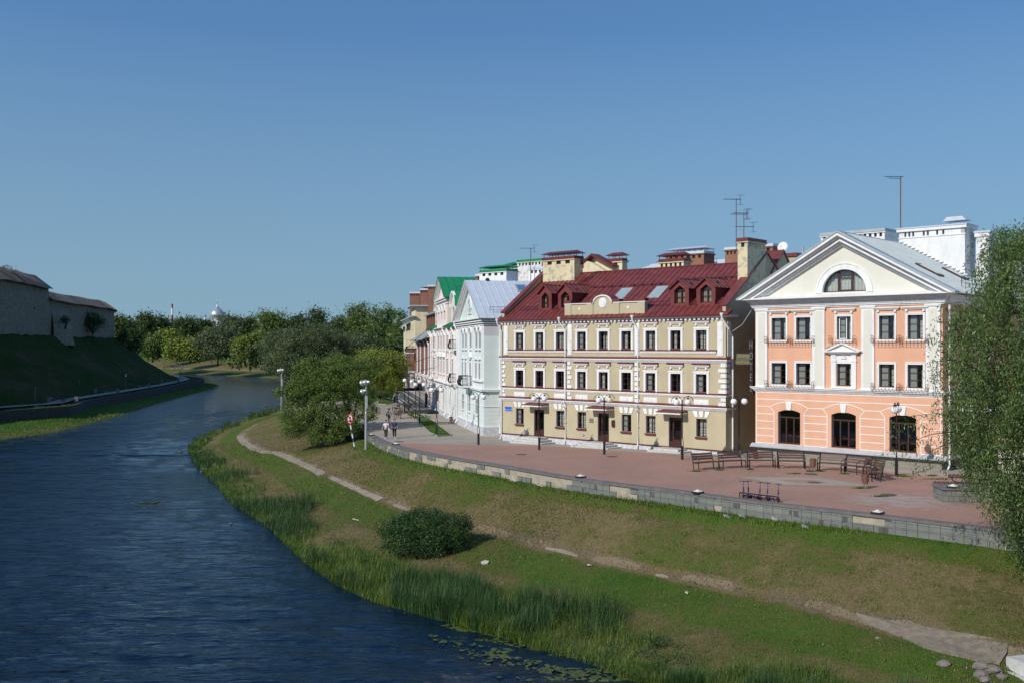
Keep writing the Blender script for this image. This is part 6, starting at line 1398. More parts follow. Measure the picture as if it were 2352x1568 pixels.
# distant wood filling the gaps behind them
bl = []; rr4 = random.Random(12)
for k in range(64):
    px = 225 + k * 11.6; Y = 600 + rr4.uniform(-30, 50); s = Y / F; zt = H - (738 + rr4.uniform(-9, 9) - HY) * s
    if 489 < px < 512: continue
    if 455 < px < 545: zt -= 2
    bl.append(((px - CX) * s, Y, zt - 9, 6.5, 6, 9))
for k in range(26):
    px = 560 + k * 15; Y = 400 - (px - 560) * .35 + rr4.uniform(-10, 20); s = Y / F; bl.append(((px - CX) * s, Y, H - (790 - HY) * s - 4, 5.5, 5, 7))
tag(quads('far_wood', crownleaves(bl, 42000, 1.5, clump=1.8, per=60, asp=.55, up=-.9, lo=.8), lf_dark), 'dark distant wood closing the view behind the river bend', 'wood', kind='stuff')
# undergrowth behind the promenade end
tag(quads('undergrowth', crownleaves([(at_scr(915, 240), 240, 1.5, 4, 4, 3), (at_scr(900, 225), 225, 1, 3, 3, 2.2), (at_scr(868, 230), 230, 1.2, 5, 4, 2.6), (at_scr(840, 250), 250, 1.2, 6, 4, 3)], 6000, .45, clump=.6), lf_mid), 'dark shrubs under the trees at the promenade end', 'shrubs', kind='stuff')
# the three big willows on the near bank
def Bl(px, py, Y, rx, ry=None, rz=None):
    s = Y / F; return ((px - CX) * s, Y, H - (py - HY) * s, rx * s, (ry or rx) * s, (rz or rx * .8) * s)
b0 = Pon(775, 1035, -1.2)
bl = [Bl(745, 880, 108, 60, 70, 42), Bl(700, 890, 108, 42, 50, 38), Bl(680, 935, 108, 34, 40, 32), Bl(800, 868, 107, 55, 60, 36), Bl(760, 930, 106, 50, 45, 36), Bl(705, 975, 105, 30, 30, 26), Bl(672, 990, 104, 22, 24, 20), Bl(742, 1000, 104, 34, 30, 24), Bl(830, 905, 107, 34, 40, 34), Bl(838, 945, 106, 26, 30, 30), Bl(845, 840, 109, 34, 40, 22), Bl(772, 1000, 103, 24, 24, 20), Bl(712, 845, 109, 36, 40, 22), Bl(780, 838, 109, 42, 44, 22), Bl(815, 985, 104, 18, 20, 20), Bl(652, 905, 108, 20, 20, 18), Bl(748, 975, 103.2, 30, 22, 24), Bl(795, 975, 103, 24, 18, 24), Bl(712, 955, 103.5, 28, 22, 22), Bl(668, 960, 104.5, 22, 20, 20)]
e_ = empty('leaning_willow', (-17.5, 103.5, -1.0), 0, 'large spreading willow leaning over the slope in front of the round terrace', 'tree')
mb = MB(); o = Vector(e_.location); ctr = [Vector(b[:3]) - o for b in bl]
roots = [Vector(A(823, 1040, 103)) - o, Vector(A(812, 1022, 104)) - o]
A_f = Vector(A(800, 1012, 104)) - o; mb.tube([roots[0], Vector(A(826, 1005, 104)) - o, Vector(A(842, 965, 105)) - o, ctr[8]], [.34, .26, .2, .08], 7)
hub = Vector(A(798, 1000, 104)) - o; mb.tube([Vector(A(812, 1040, 103.5)) - o, Vector(A(806, 1018, 104)) - o, hub], [.45, .36, .32], 8)
for k, c_ in enumerate(ctr):
    if k == 8: continue
    m_ = hub.lerp(c_, .5) + Vector((0, rr4.uniform(-.4, .4), .3 - .2 * (c_.z < hub.z))); mb.tube([hub, hub.lerp(m_, .5) + Vector((.1, 0, .1)), m_, c_], [.22, .17, .12, .04], 6)
    for q_ in range(6):
        t = m_.lerp(c_, rr4.uniform(.1, .9)); d = Vector((rr4.uniform(-1, 1), rr4.uniform(-1, 1), rr4.uniform(-.5, .9))) * 1.3; mb.tube([t, t + d * .5 + Vector((0, 0, .1)), t + d], [.05, .035, .015], 4)
mb.build('trunk', m_bark, e_)
lb = [(b[0] - o.x, b[1] - o.y, b[2] - o.z, b[3] * .9, b[4] * .9, b[5] * .92) for b in bl]
quads('crown', crownleaves(lb, 95000, .22, clump=.27, per=60, asp=.36, up=-.65, lo=.9, flat=.7, gap_=1.0), lf_olive, e_)
bl = [Bl(868, 850, 132, 40, 50, 32), Bl(900, 845, 134, 30, 36, 28), Bl(850, 832, 132, 30, 40, 20), Bl(915, 868, 134, 20, 26, 24), Bl(885, 890, 131, 26, 26, 18), Bl(845, 870, 130, 30, 40, 24), Bl(905, 890, 133, 16, 18, 18)]
bl = [(b[0], b[1], b[2] + .35, b[3] * 1.05, b[4], b[5] * 1.12) for b in bl]; b0 = P(872, 912, -.6); tree('promenade_willow', (b0[0], b0[1], -.6), bl, 40000, .27, lf_yel, 'yellow green rounded willow on the lawn beside the promenade lamps', 'tree', None, .3, clump=.38, per=70, asp=.38, up=-.85, lo=.9, flat=.7)
bl = [Bl(700, 785, 175, 60, 60, 36), Bl(650, 795, 178, 40, 45, 36), Bl(745, 780, 178, 48, 50, 30), Bl(790, 795, 180, 36, 40, 28), Bl(640, 835, 172, 34, 36, 28), Bl(690, 830, 172, 40, 40, 26), Bl(740, 820, 174, 40, 40, 26), Bl(650, 858, 168, 14, 16, 14), Bl(612, 800, 180, 14, 18, 22)]
e_ = tree('riverside_willow', (at_scr(715, 172), 172, -1.2), bl, 58000, .34, lf_blue, 'broad olive willow overhanging the water behind the thin grey mast', 'tree', None, .4, clump=.5, per=60, asp=.38, droop=.3, up=-.9, lo=.88, flat=.7)
mb = MB(); o = Vector(e_.location)
for k in range(12):
    p = Vector(A(700 + rr4.uniform(-20, 30), 880 + rr4.uniform(-20, 15), 170)) - o; q_ = Vector(A(612 + rr4.uniform(-8, 60), 880 + rr4.uniform(-40, 50), 165)) - o; mb.tube([p, p.lerp(q_, .5) + Vector((0, 0, rr4.uniform(-.5, 1))), q_], [.11, .06, .02], 4)
mb.build('drooping_branches', m_bark, e_)
# foreground weeping willow at the right edge
rrw = np.random.default_rng(5); tx, ty_ = 24.9, 40.5
ez_ = [13.6, 13.2, 11.7, 9.9, 6.35, 2.8, .1, -2.6]; er_ = [1.5, 4.0, 5.4, 6.6, 7.0, 6.3, 4.7, 3.6]
S_pts = []; strands = MB()
ws = empty('weeping_willow', (tx, ty_, -1.2), 0, 'weeping willow with long hanging leafy fronds filling the right edge', 'tree')
NS = 4500
zs_ = rrw.uniform(-.2, 13.3, NS); th = rrw.uniform(0, 2 * PI, NS)
LQ = []
lump = [(rrw.uniform(0, 2 * PI), rrw.uniform(-1, 13), rrw.uniform(-1.7, 1.0)) for _ in range(60)]
for k in range(NS):
    L_ = rrw.uniform(.9, 3.0); R = np.interp(-(zs_[k] - .62 * L_), -np.array(ez_), er_) - .25; lm = sum(a_ * math.exp(-((zs_[k] - z_) / 1.2) ** 2 - (min(abs(th[k] - t_), 2 * PI - abs(th[k] - t_)) / .35) ** 2) for t_, z_, a_ in lump)
    rr_ = R * (1 - .55 * rrw.random() ** 1.8) + lm; x, y = tx + rr_ * math.cos(th[k]), ty_ + .85 * rr_ * math.sin(th[k])
    nl = int(L_ * 32); t = np.linspace(0, 1, nl); sway = rrw.normal(size=2) * .25
    out_ = np.array([math.cos(th[k]), math.sin(th[k])]) * .35
    px = x + (out_[0] + sway[0]) * np.sin(t * 2.2) ; py = y + (out_[1] + sway[1]) * np.sin(t * 2.2); pz = zs_[k] + .3 * np.sin(t * 1.5) - L_ * t ** 1.4 
    pp = np.stack([px, py, pz], 1) + rrw.normal(size=(nl, 3)) * .09
    LQ.append(pp)
    if k % 5 == 0: strands.tube([(px[0] - tx, py[0] - ty_, pz[0] + 1.2), (px[nl // 2] - tx, py[nl // 2] - ty_, pz[nl // 2] + 1.2), (px[-1] - tx, py[-1] - ty_, pz[-1] + 1.2)], [.009, .007, .004], 3)
# a few sprays reaching out in front of the peach house
for (x0, y0, z0), (x1, y1, z1) in (((18.6, 40.2, 5.2), (15.6, 40.6, 5.3)), ((18.8, 40.2, 4.9), (15.1, 40.8, 3.9)), ((18.7, 40.2, 4.5), (16.4, 40.5, 3.6)), ((18.9, 40, 7.2), (16.9, 40.4, 7.6)), ((19, 40, 9.5), (17.3, 40.4, 9.9)), ((18.8, 40, 6.4), (17.0, 40.2, 5.9)), ((19.0, 40, 8.2), (17.2, 40.2, 8.6))):
    strands.tube([(x0 - tx, y0 - ty_, z0 + 1.2), ((x0 + x1) / 2 - tx, y0 - ty_, (z0 + z1) / 2 + 1.5), (x1 - tx, y1 - ty_, z1 + 1.2)], [.025, .014, .006], 4)
    for t in np.linspace(.35, 1, 6):
        x, y, z = x0 + (x1 - x0) * t, y0 + (y1 - y0) * t, z0 + (z1 - z0) * t + .3 * math.sin(t * PI); n_ = 26; LQ.append(np.stack([x + rrw.normal(size=n_) * .10, y + rrw.normal(size=n_) * .1, z - rrw.uniform(0, .75, n_)], 1))
pp = np.concatenate(LQ) - np.array([tx, ty_, -1.2]); u = rrw.normal(size=pp.shape) * .55; u[:, 2] -= .8; u = unit(u); r_ = rrw.normal(size=pp.shape); v = unit(np.cross(u, r_)); s_ = rrw.uniform(.11, .21, (len(pp), 1)); 
quads('leaves', np.stack([pp, pp + u * s_ * .4 + v * s_ * .13, pp + u * s_, pp + u * s_ * .4 - v * s_ * .13], 1), lf_near, ws)
strands.build('twigs', m_bark, ws); mb = MB(); mb.tube([(0, 0, -1), (.1, 0, 2), (-.1, .1, 5), (0, 0, 8)], [.5, .42, .33, .2], 9)
for k in range(26):
    an = k * 2.4; z = 3.2 + .3 * k; R = float(np.interp(-(z + .5), -np.array(ez_), er_)) * .85; mb.tube([(0, 0, z), (R * .5 * math.cos(an), R * .5 * math.sin(an), z + 1.2), (R * math.cos(an), R * math.sin(an), z + .9)], [.16, .09, .03], 5)
mb.build('trunk', m_bark, ws)
# dark trees behind the right hand houses, tree and shrubs by the fortress, bush on the bank
def simple(name, px, ty, by, hw, Y, mat, lab, n, sz, cat='tree', **kw):
    s = Y / F; zt = H - (ty - HY) * s; zb = H - (by - HY) * s; return tree(name, ((px - CX) * s, Y, zb), lobes((px - CX) * s, (zt + zb) / 2 + .1 * (zt - zb), Y, hw * s, (zt - zb) * .42, 8, int(px)), n, sz, mat, lab, cat, None, .2, clump=sz * 1.4, per=50, asp=.5, up=-.9, lo=.7, **kw)
simple('garden_tree', 2268, 552, 800, 36, 120, lf_dark, 'dark tree rising beside the white flank chimney behind the peach house', 5000, .35)
simple('garden_tree', 2330, 512, 800, 50, 110, lf_dark, 'tall brownish tree at the top right behind the weeping willow', 9000, .3)
simple('hill_tree', 14, 594, 760, 30, 235, lf_dark, 'tree top showing above the plank roof of the fortress at the left edge', 4000, .5)
simple('hill_bush', 213, 711, 786, 27, 268, lf_dark, 'big dark bush growing against the fortress wall', 4500, .42, 'bush')
simple('hill_bush', 150, 727, 752, 9, 238, lf_dark, 'small bush rooted in the fortress wall above the rubble buttress', 700, .35, 'bush')
simple('hill_bush', 281, 745, 815, 14, 300, lf_dark, 'dark shrub on the hill just past the end of the fortress wall', 1800, .45, 'bush')
simple('hill_bush', 300, 778, 826, 12, 306, lf_dark, 'small shrub low on the end of the fortress hill', 1200, .42, 'bush')
s = 57.5 / F; bc = Pon(975, 1268, -4.2); bb = [Bl(975, 1225, bc.y, 78, 80, 56), Bl(925, 1235, bc.y, 50, 60, 42), Bl(1030, 1225, bc.y, 48, 60, 42), Bl(975, 1195, bc.y, 46, 50, 26), Bl(1050, 1200, bc.y, 30, 36, 22), Bl(905, 1208, bc.y, 32, 36, 26), Bl(1000, 1255, bc.y - .5, 60, 50, 32), Bl(940, 1262, bc.y - .5, 44, 40, 26)]
tree('riverbank_bush', (bc.x, bc.y, bc.z), bb, 30000, .15, lf_bush, 'round dark green bush on the grassy bank near the water', 'bush', None, .06, clump=.2, per=60, asp=.32, up=-.8, lo=.8, gap_=1.7)
# ---------------- reeds, turf, lily pads ----------------
def blades(pts, h, w, bend=.35, lean=None):
    n = len(pts); az_ = rng.uniform(0, 2 * PI, n); hh = h * rng.uniform(.55, 1.2, n); d = np.stack([np.cos(az_), np.sin(az_), np.zeros(n)], 1); side = np.stack([-np.sin(az_), np.cos(az_), np.zeros(n)], 1) * (w / 2)
    up = np.array([0, 0, 1.]); b = (bend * hh * rng.uniform(.2, 1.4, n))[:, None]; m = pts + up * (hh * .6)[:, None] + d * b * .35; t = pts + up * hh[:, None] + d * b
    a_ = np.stack([pts - side, pts + side, m + side * .8, m - side * .8], 1); c_ = np.stack([m - side * .8, m + side * .8, t, t], 1); return np.concatenate([a_, c_])
def bank_samples(i0, i1, u0, u1, n, dens=None):
    ii = rng.uniform(i0, i1, n); uu = rng.uniform(u0, u1, n); kk = np.where(uu < 2, 3 + 12 * (uu - 1), 15 + 14 * (uu - 2)); kk = np.where(uu < 1, 3 * uu, kk)
    G = np.array([[tuple(p) for p in r] for r in RB]); ii = np.clip(ii, 0, G.shape[0] - 1.01); kk = np.clip(kk, 0, G.shape[1] - 1.01); a_ = ii.astype(int); b_ = kk.astype(int); fa = (ii - a_)[:, None]; fb = (kk - b_)[:, None]
    p = (G[a_, b_] * (1 - fa) * (1 - fb) + G[a_ + 1, b_] * fa * (1 - fb) + G[a_, b_ + 1] * (1 - fa) * fb + G[a_ + 1, b_ + 1] * fa * fb); return p, ii, uu
yv = np.array([r[3].y for r in RB]); near_i = int(np.argmin(abs(yv[:200] - 30)) if len(yv) > 200 else 0)
def iY(y): return next(i for i, r in enumerate(RB) if r[3].y >= y)
i30, i60, i100, i130, i210 = iY(28), iY(60), iY(100), iY(128), iY(205)
V = []; Vd = []
for (a0, a1, n, h, w) in ((0, iY(45), 30000, 1.35, .022), (iY(45), i60, 21000, 1.3, .028), (i60, i100, 15000, .95, .04), (i100, i130, 8000, .9, .06), (i130, i210, 9000, 1.1, .09)):
    p, ii, uu = bank_samples(a0, a1, .6, 1.5, n)
    pat = np.array([noise.noise(Vector((x * .16, y * .16, 0))) + .5 * noise.noise(Vector((x * .6, y * .6, 5))) for x, y in p[:, :2]])
    edge = np.where(p[:, 1] < 62, 1.30, 1.2) + .3 * pat; keep = uu < edge; p = p[keep]; pat = pat[keep]; uu = uu[keep]
    p[:, 2] = np.maximum(p[:, 2], WZ - .1)
    hsc = .3 + .75 * np.clip(pat + .3, 0, 1) ** 1.3 * rng.uniform(.6, 1.2, len(pat)) ; q_ = blades(p, 1, w, .6); hh2 = np.concatenate([hsc, hsc])[:, None, None]; base = np.concatenate([p, p])[:, None, :]; q_ = base + (q_ - base) * np.concatenate([np.full((len(hh2), 4, 2), .75), np.repeat(hh2 * h * 1.25, 4, 1)], 2)
    dk = np.concatenate([pat > .18] * 2); V.append(q_[~dk]); Vd.append(q_[dk])
bl2 = []
for k in range(330):
    i = int(rng.integers(0, i130)); u_ = rng.uniform(.88, 1.28); q_ = bank_samples(i, i + .01, u_, u_ + .001, 1)[0][0]; r_ = rng.uniform(.15, .45); bl2.append((q_[0], q_[1], max(q_[2], WZ) + r_ * .55, r_ * 1.3, r_ * 1.3, r_ * .8))
tag(quads('waterside_herbs', crownleaves(bl2, 34000, .10, clump=.13, per=35, asp=.38, up=-.3, lo=.7), lf_bush), 'broad leaved green herbs growing among the reeds at the waterline', 'herbs', kind='stuff')
tag(quads('riverside_reeds', np.concatenate(V), lf_grass), 'tangled green reeds and long grass lining the near shore', 'reeds', kind='stuff')
tag(quads('dark_reeds', np.concatenate(Vd), lf_dgrass), 'taller darker reed clumps along the near shore', 'reeds', kind='stuff')
V = []
for (a0, a1, n, h, w) in ((0, iY(48), 42000, .075, .02), (iY(48), iY(70), 26000, .085, .03), (iY(70), i130, 14000, .10, .05)):
    p, ii, uu = bank_samples(a0, a1, 1.2, 2.98, n); V.append(blades(p, h, w, .8))
tag(quads('bank_turf', np.concatenate(V), lf_turf), 'rough mown grass with dry patches on the slope', 'grass', kind='stuff')
p, ii, uu = bank_samples(0, i130, 1.3, 2.95, 420)
V = [blades(q_ + rng.normal(size=(16, 3)) * np.array([.16, .16, .01]), .11, .03, .9) for q_ in p]
tag(quads('weed_tufts', np.concatenate(V), lf_grass), 'darker weeds dotted over the slope', 'weeds', kind='stuff')
p, ii, uu = bank_samples(iY(38), i100, 2.9, 2.99, 2600); tag(quads('wall_foot_grass', blades(p, .24, .03, .5), lf_grass), 'longer grass along the foot of the square wall', 'grass', kind='stuff')
# left shore fringe
a_ = np.array([tuple(v) for v in resample(lsh, 8)]); b_ = np.array([tuple(v) for v in resample(wb, 8)]); n = 14000; k = rng.integers(20, len(a_) - 30, n); t = rng.uniform(0, .95, n)[:, None] ** 1.3; p = a_[k] * (1 - t) + b_[k] * t + rng.normal(size=(n, 3)) * np.array([.5, .5, 0]); tag(quads('far_shore_grass', blades(p, .15, .12, .8), lf_grass), 'short bright grass on the strip below the far path', 'grass', kind='stuff')
# fallen leaves
p, ii, uu = bank_samples(0, iY(52), 1.5, 2.9, 2400); pat = np.array([noise.noise(Vector((x * .5, y * .5, 9))) for x, y in p[:, :2]]); p = p[pat > .12]; p[:, 2] += .05; tag(quads('fallen_leaves', leafquads(p, .09, .6), leafmat('dry_leaf', (.16, .09, .06), (.24, .15, .10), (.34, .26, .19))), 'dry fallen leaves scattered under the weeping willow', 'leaves', kind='stuff')
# lily pads
m_pad = leafmat('lily_pad', (.05, .085, .018), (.085, .12, .028), (.17, .16, .05), 0, .4, .5)
V = []
for cx, cy, n, sx, sy in ((1250, 1470, 260, 130, 22), (1420, 1515, 420, 160, 28), (1600, 1560, 420, 150, 30), (1130, 1440, 120, 70, 12), (985, 1372, 110, 50, 7), (820, 1240, 90, 60, 14), (790, 1262, 70, 40, 10), (1100, 1425, 90, 60, 12), (1700, 1600, 300, 100, 30)):
    cx -= 45 + 30 * (cx > 1300); cy += 20 + 6 * (cx > 1200)
    for k in range(n):
        x, y = cx + rng.normal() * sx * .55, cy + rng.normal() * sy * .6 + (rng.normal() * 4); q_ = P(x, y, WZ + .012); r = .13 * rng.uniform(.5, 1.15); a0 = rng.uniform(0, 6.28); z = WZ + .012 + .004 * rng.random()
        V.append([[q_[0] + r * math.cos(a0 + t * .88), q_[1] + r * math.sin(a0 + t * .88), z] for t in range(7)] + [[q_[0], q_[1], z]])
tag(quads('lily_pads', np.array(V), m_pad, nv=8), 'floating water lily leaves beside the reeds', 'lily pads', kind='stuff')
V = []
for cx, cy, n in ((1010, 1098, 160), (345, 1155, 120)):
    for k in range(n if cx < 900 else 0):
        q_ = P(cx + rng.normal() * 16, cy + rng.normal() * 2, WZ + .01); r = .2 * rng.random(); V.append([[q_[0] + r * math.cos(t * .79), q_[1] + r * math.sin(t * .79), WZ + .01] for t in range(8)])
tag(quads('weed_patch', np.array(V), m_pad, nv=8), 'small floating patch of water weed in mid river', 'water weed', kind='stuff')
# lawns and flower beds on the promenade
def lawn(nm, D, lab, tuft=True, z=-.6):
    pts = [Vector(P(x, y, z + .02)) for x, y in D]; mb = MB(); c = sum(pts, Vector()) / len(pts)
    for p_, q_ in zip(pts, pts[1:] + pts[:1]):
        zz = lambda v: Vector((v.x, v.y, g(v.y) + .05)); mb.face([zz(p_), zz(q_), zz(c)]) if True else None
    o = mb.build(nm, m_grass); at_ = o.data.attributes.new('dry', 'FLOAT', 'POINT'); at_.data.foreach_set('value', [.05] * len(o.data.vertices)); tag(o, kind='structure')
    k = MB()
    for p_, q_ in zip(pts, pts[1:] + pts[:1]):
        d = (q_ - p_).normalized(); n_ = Vector((-d.y, d.x, 0)) * .06; a2, b2 = Vector((p_.x, p_.y, g(p_.y))), Vector((q_.x, q_.y, g(q_.y))); k.face([a2 - n_ + Vector((0, 0, .1)), b2 - n_ + Vector((0, 0, .1)), b2 + n_ + Vector((0, 0, .1)), a2 + n_ + Vector((0, 0, .1))]); k.face([a2 - n_, b2 - n_, b2 - n_ + Vector((0, 0, .1)), a2 - n_ + Vector((0, 0, .1))]); k.face([b2 + n_, a2 + n_, a2 + n_ + Vector((0, 0, .1)), b2 + n_ + Vector((0, 0, .1))])
    tag(k.build('kerb', m_conc), kind='structure')
    P2 = np.array([tuple(v) for v in pts]); cc_ = P2.mean(0); V = []
    for k2 in range(2600):
        i = rng.integers(0, len(P2)); j2 = (i + 1) % len(P2); a1, a2 = rng.random(), rng.random(); 
        if a1 + a2 > 1: a1, a2 = 1 - a1, 1 - a2
        q_ = cc_ + (P2[i] - cc_) * a1 + (P2[j2] - cc_) * a2; q_[2] = g(q_[1]) + .04; V.append(q_)
    tag(quads('lawn_grass', blades(np.array(V), .11, .05, .6), lf_grass), lab, 'grass', kind='stuff')
lawn('lawn', [(955, 962.5), (987, 961), (1038, 999), (1006, 1002), (985, 991)], 'green lawn wedge at the foot of the nearest promenade lamp')
lawn('lawn', [(928, 945), (955, 948), (985, 960), (952, 961), (938, 953)], 'planted bed with yellow flowers beside the promenade benches')
lawn('lawn', [(868, 916), (893, 914), (905, 924), (888, 928), (868, 927)], 'mown lawn triangle under the yellow green willow')
def shrubp(px, py, w, h, lab, n=500, mat=lf_mid, fl=None):
    b0 = P(px, py, -.6); e_ = empty('flower_bush', (b0[0], b0[1], g(b0[1])), 0, lab, 'bush'); quads('foliage', crownleaves([(0, 0, h * .55, w, w, h * .5)], n, .12, clump=.16, per=40), mat, e_)
    if fl: quads('blossoms', crownleaves([(0, 0, h * .75, w, w, h * .35)], 60, .12, clump=.1, per=10, asp=.9, up=0), fl, e_)
m_fw = pm('white_petals', (.75, .72, .66), .1, 9, .7, 0); m_fo = pm('orange_petals', (.75, .26, .03), .1, 9, .7, 0)
shrubp(936, 948, 1.2, 1.5, 'tall green shrub beside the far promenade bench', 1500); shrubp(961, 961, .8, .5, 'low bush with white blossoms at the near end of the flower bed', 500, lf_mid, m_fw); shrubp(949, 957, .7, .6, 'orange flowering plant in the promenade bed', 500, lf_mid, m_fo); shrubp(975, 961, .8, .5, 'white flowering plant right of the flower bed lamp', 400, lf_mid, m_fw)
# ---------------- street furniture, people, small things ----------------
# globe lamps
def lamp_proto(h=4.35):
    e_ = empty('street_lamp', (0, 0, 0), 0, 'x', 'street lamp', 'black lamps with two white globes')
    b = MB(); b.lathe([(.10, 0), (.10, .95), (.07, 1.0)], (0, 0, 0), 8)
    for s in (-1, 1): b.tube([(s * .09, 0, .9), (s * .09, 0, 1.25), (s * .035, 0, 1.6), (s * .035, 0, h)], .028, 5)
    b.build('pole', m_black, e_)
    for s in (-1, 1):
        b = MB(); b.tube([(s * .04, 0, h - .35)] + [(s * (.04 + .42 - .42 * math.cos(t * PI / 8)), 0, h - .1 + .36 * math.sin(t * PI / 8)) for t in range(9)], .022, 5); b.lathe([(.09, 0), (.09, .09), (.03, .12)], (s * .46, 0, h + .03), 8); b.tube([(s * .46, 0, h + .12), (s * .46, 0, h + .27)], .018, 4); b.build('arm', m_black, e_)
        b = MB(); b.ball((s * .46, 0, h - .18), .235, 14); b.build('globe', m_globe, e_, smooth=True)
    return e_
lampD = [((1099, 1020.5), .0, 'globe lamp in front of the gap between the mint and ochre houses'), ((1238.6, 1031.9), .35, 'globe lamp before the left entrance steps of the ochre house'), ((1388, 1042.5), .35, 'globe lamp before the middle entrance, its right globe yellowed'), ((1567, 1054.5), .3, 'globe lamp before the right entrance steps of the ochre house'), ((1697.5, 1050), .35, 'globe lamp behind the benches at the ochre house corner'), ((2059, 1091.5), 1.0, 'globe lamp in front of the right arched window of the peach house'),
         ((1002.8, 996.8), .1, 'globe lamp standing in the green lawn wedge'), ((964, 971.9), .0, 'globe lamp at the near end of the flower bed, first of the row'), ((954.7, 958.7), .4, 'globe lamp in the flower bed with only a narrow view of its globes'), ((938.3, 952.1), .1, 'globe lamp in the flower bed by the white blossoms'), ((929.5, 946.2), .5, 'globe lamp right behind the nearer promenade bench'), ((914, 931.6), .2, 'globe lamp behind the far promenade bench'), ((905, 925), .3, 'globe lamp by the lawn edge half under the willow'), ((898, 917), .3, 'farthest globe lamp, its post just under the willow leaves')]
lp = lamp_proto()
for i, ((px, py), rz, lab) in enumerate(lampD):
    z = 0
    for _ in range(8): p = P(px, py, z); z = g(p[1])
    o = place(lp, i == 0, (p[0], p[1], z), rz, lab, sc=1.0 if i < 6 else 1.08)
    if i == 2:
        gl = [c for c in o.children if c.name.startswith('globe')][1]; gl.data = gl.data.copy(); gl.data.materials[0] = m_globey; gl['label'] = 'yellowed globe'
# floodlight masts
def floods(name, px, py, top, lab, n=3):
    b0 = Pon(px, py, -.9) if px > 700 else Vector(P(px, py, -1.1)); Y = b0.y; h = H - (top - HY) * Y / F - b0.z
    e_ = empty('floodlight_mast', tuple(b0), 0, lab, 'floodlight mast'); b = MB(); b.tube([(0, 0, -.3), (0, 0, h * .55), (0, 0, h * .56), (0, 0, h)], [.13, .12, .09, .085], 10); b.box(.04, .16, -.08, .02, h * .62, h * .8); b.build('pole', m_galv, e_)
    for k, (dx, dz, s) in enumerate([(-.28, .05, 1), (.05, .12, 1), (-.25, -.75, .9)][:n]):
        c = MB(); c.lathe([(.30 * s, 0), (.27 * s, .10), (.16 * s, .28), (.12 * s, .5), (.01, .52)], (0, 0, 0), 14); c.k = 1; c.lathe([(.26 * s, .02), (.001, .03)], (0, 0, 0), 14); o = c.build('floodlight', [m_galv, m_globe], e_, (dx - .1, -.1, h + dz - .1)); o.rotation_euler = (math.radians(35), math.radians(70 if dx < 0 else 80), math.radians(10))
        c = MB(); c.tube([(0, 0, h + dz - .2), (dx, 0, h + dz - .1)], .03, 5); c.build('bracket', m_galv, e_)
floods('m', 840.5, 1031, 878, 'tall grey mast with round floodlights beside the leaning willow')
floods('m', 646.5, 944, 850, 'thin grey mast with floodlights at the water side of the terrace', 2)
# river traffic sign on striped post
b0 = Pon(816, 1030, -1.1); e_ = empty('river_sign', tuple(b0), 0, 'round red and white no anchoring sign on a leaning striped post', 'sign'); Y = b0.y; tp = Vector(A(805, 975, Y)) - b0
def stripe(a, b, c0, c1, n, r, par, nm='post'):
    for k, m in ((0, c0), (1, c1)):
        mb = MB()
        for i in range(n):
            if i % 2 == k: mb.tube([a.lerp(b, i / n), a.lerp(b, (i + 1) / n)], r, 8)
        mb.build(nm if k == 0 else nm + '_stripe', m, par)
stripe(Vector((0, 0, -.2)), tp, pm('dark_grey_paint', (.06, .07, .08), .1, 5, .5, 0), m_white, 6, .07, e_)
q0 = Vector(A(804, 961, Y)) - b0; R_ = 12.2 * Y / F; m_red = pm('sign_red', (.55, .02, .02), .05, 4, .4, 0)
mb = MB(); mb.tube([q0 + Vector((0, .06, 0)), q0], R_, 28); mb.build('sign_back', m_galv, e_)
def disc(c, r0, r1, y, n=32, ex=.55):
    mb = MB()
    for i in range(n):
        a0, a1 = 2 * PI * i / n, 2 * PI * (i + 1) / n; mb.face([(c.x + ex * r0 * math.cos(a0), y, c.z + r0 * math.sin(a0)), (c.x + ex * r1 * math.cos(a0), y, c.z + r1 * math.sin(a0)), (c.x + ex * r1 * math.cos(a1), y, c.z + r1 * math.sin(a1)), (c.x + ex * r0 * math.cos(a1), y, c.z + r0 * math.sin(a1))])
    return mb
for o in e_.children:
    if o.name.startswith('sign_back'): o.scale = (.55, 1, 1); o.location.x = q0.x * .45
disc(q0, 0.001, R_ * .8, q0.y - .02).build('sign_face', m_white, e_); disc(q0, R_ * .76, R_ * 1.02, q0.y - .03).build('red_ring', m_red, e_)
mb = MB(); s = R_ * .5
mb.tube([q0 + Vector((0, -.05, -s)), q0 + Vector((0, -.05, s * .9))], .035, 5); mb.tube([q0 + Vector((.55 * s * .8 * math.cos(t), -.05, -s + s * .5 - s * .5 * math.sin(t) * 1)) for t in np.linspace(0, PI, 9)], .035, 5); mb.tube([q0 + Vector((-.2 * s, -.05, s * .6)), q0 + Vector((.2 * s, -.05, s * .6))], .03, 5); mb.build('anchor_symbol', m_black, e_)
mb = MB(); mb.tube([q0 + Vector((-.55 * R_ * .65, -.06, R_ * .65)), q0 + Vector((.55 * R_ * .65, -.06, -R_ * .65))], .04, 4); mb.build('red_bar', m_red, e_)
b1 = Pon(768, 1012, -1); e2 = empty('river_sign', tuple(b1), 0, 'striped white post half hidden in the leaves of the leaning willow', 'post'); stripe(Vector((0, 0, -.2)), Vector((-.05, 0, 1.9)), m_white, bpy.data.materials['dark_grey_paint'], 8, .06, e2)
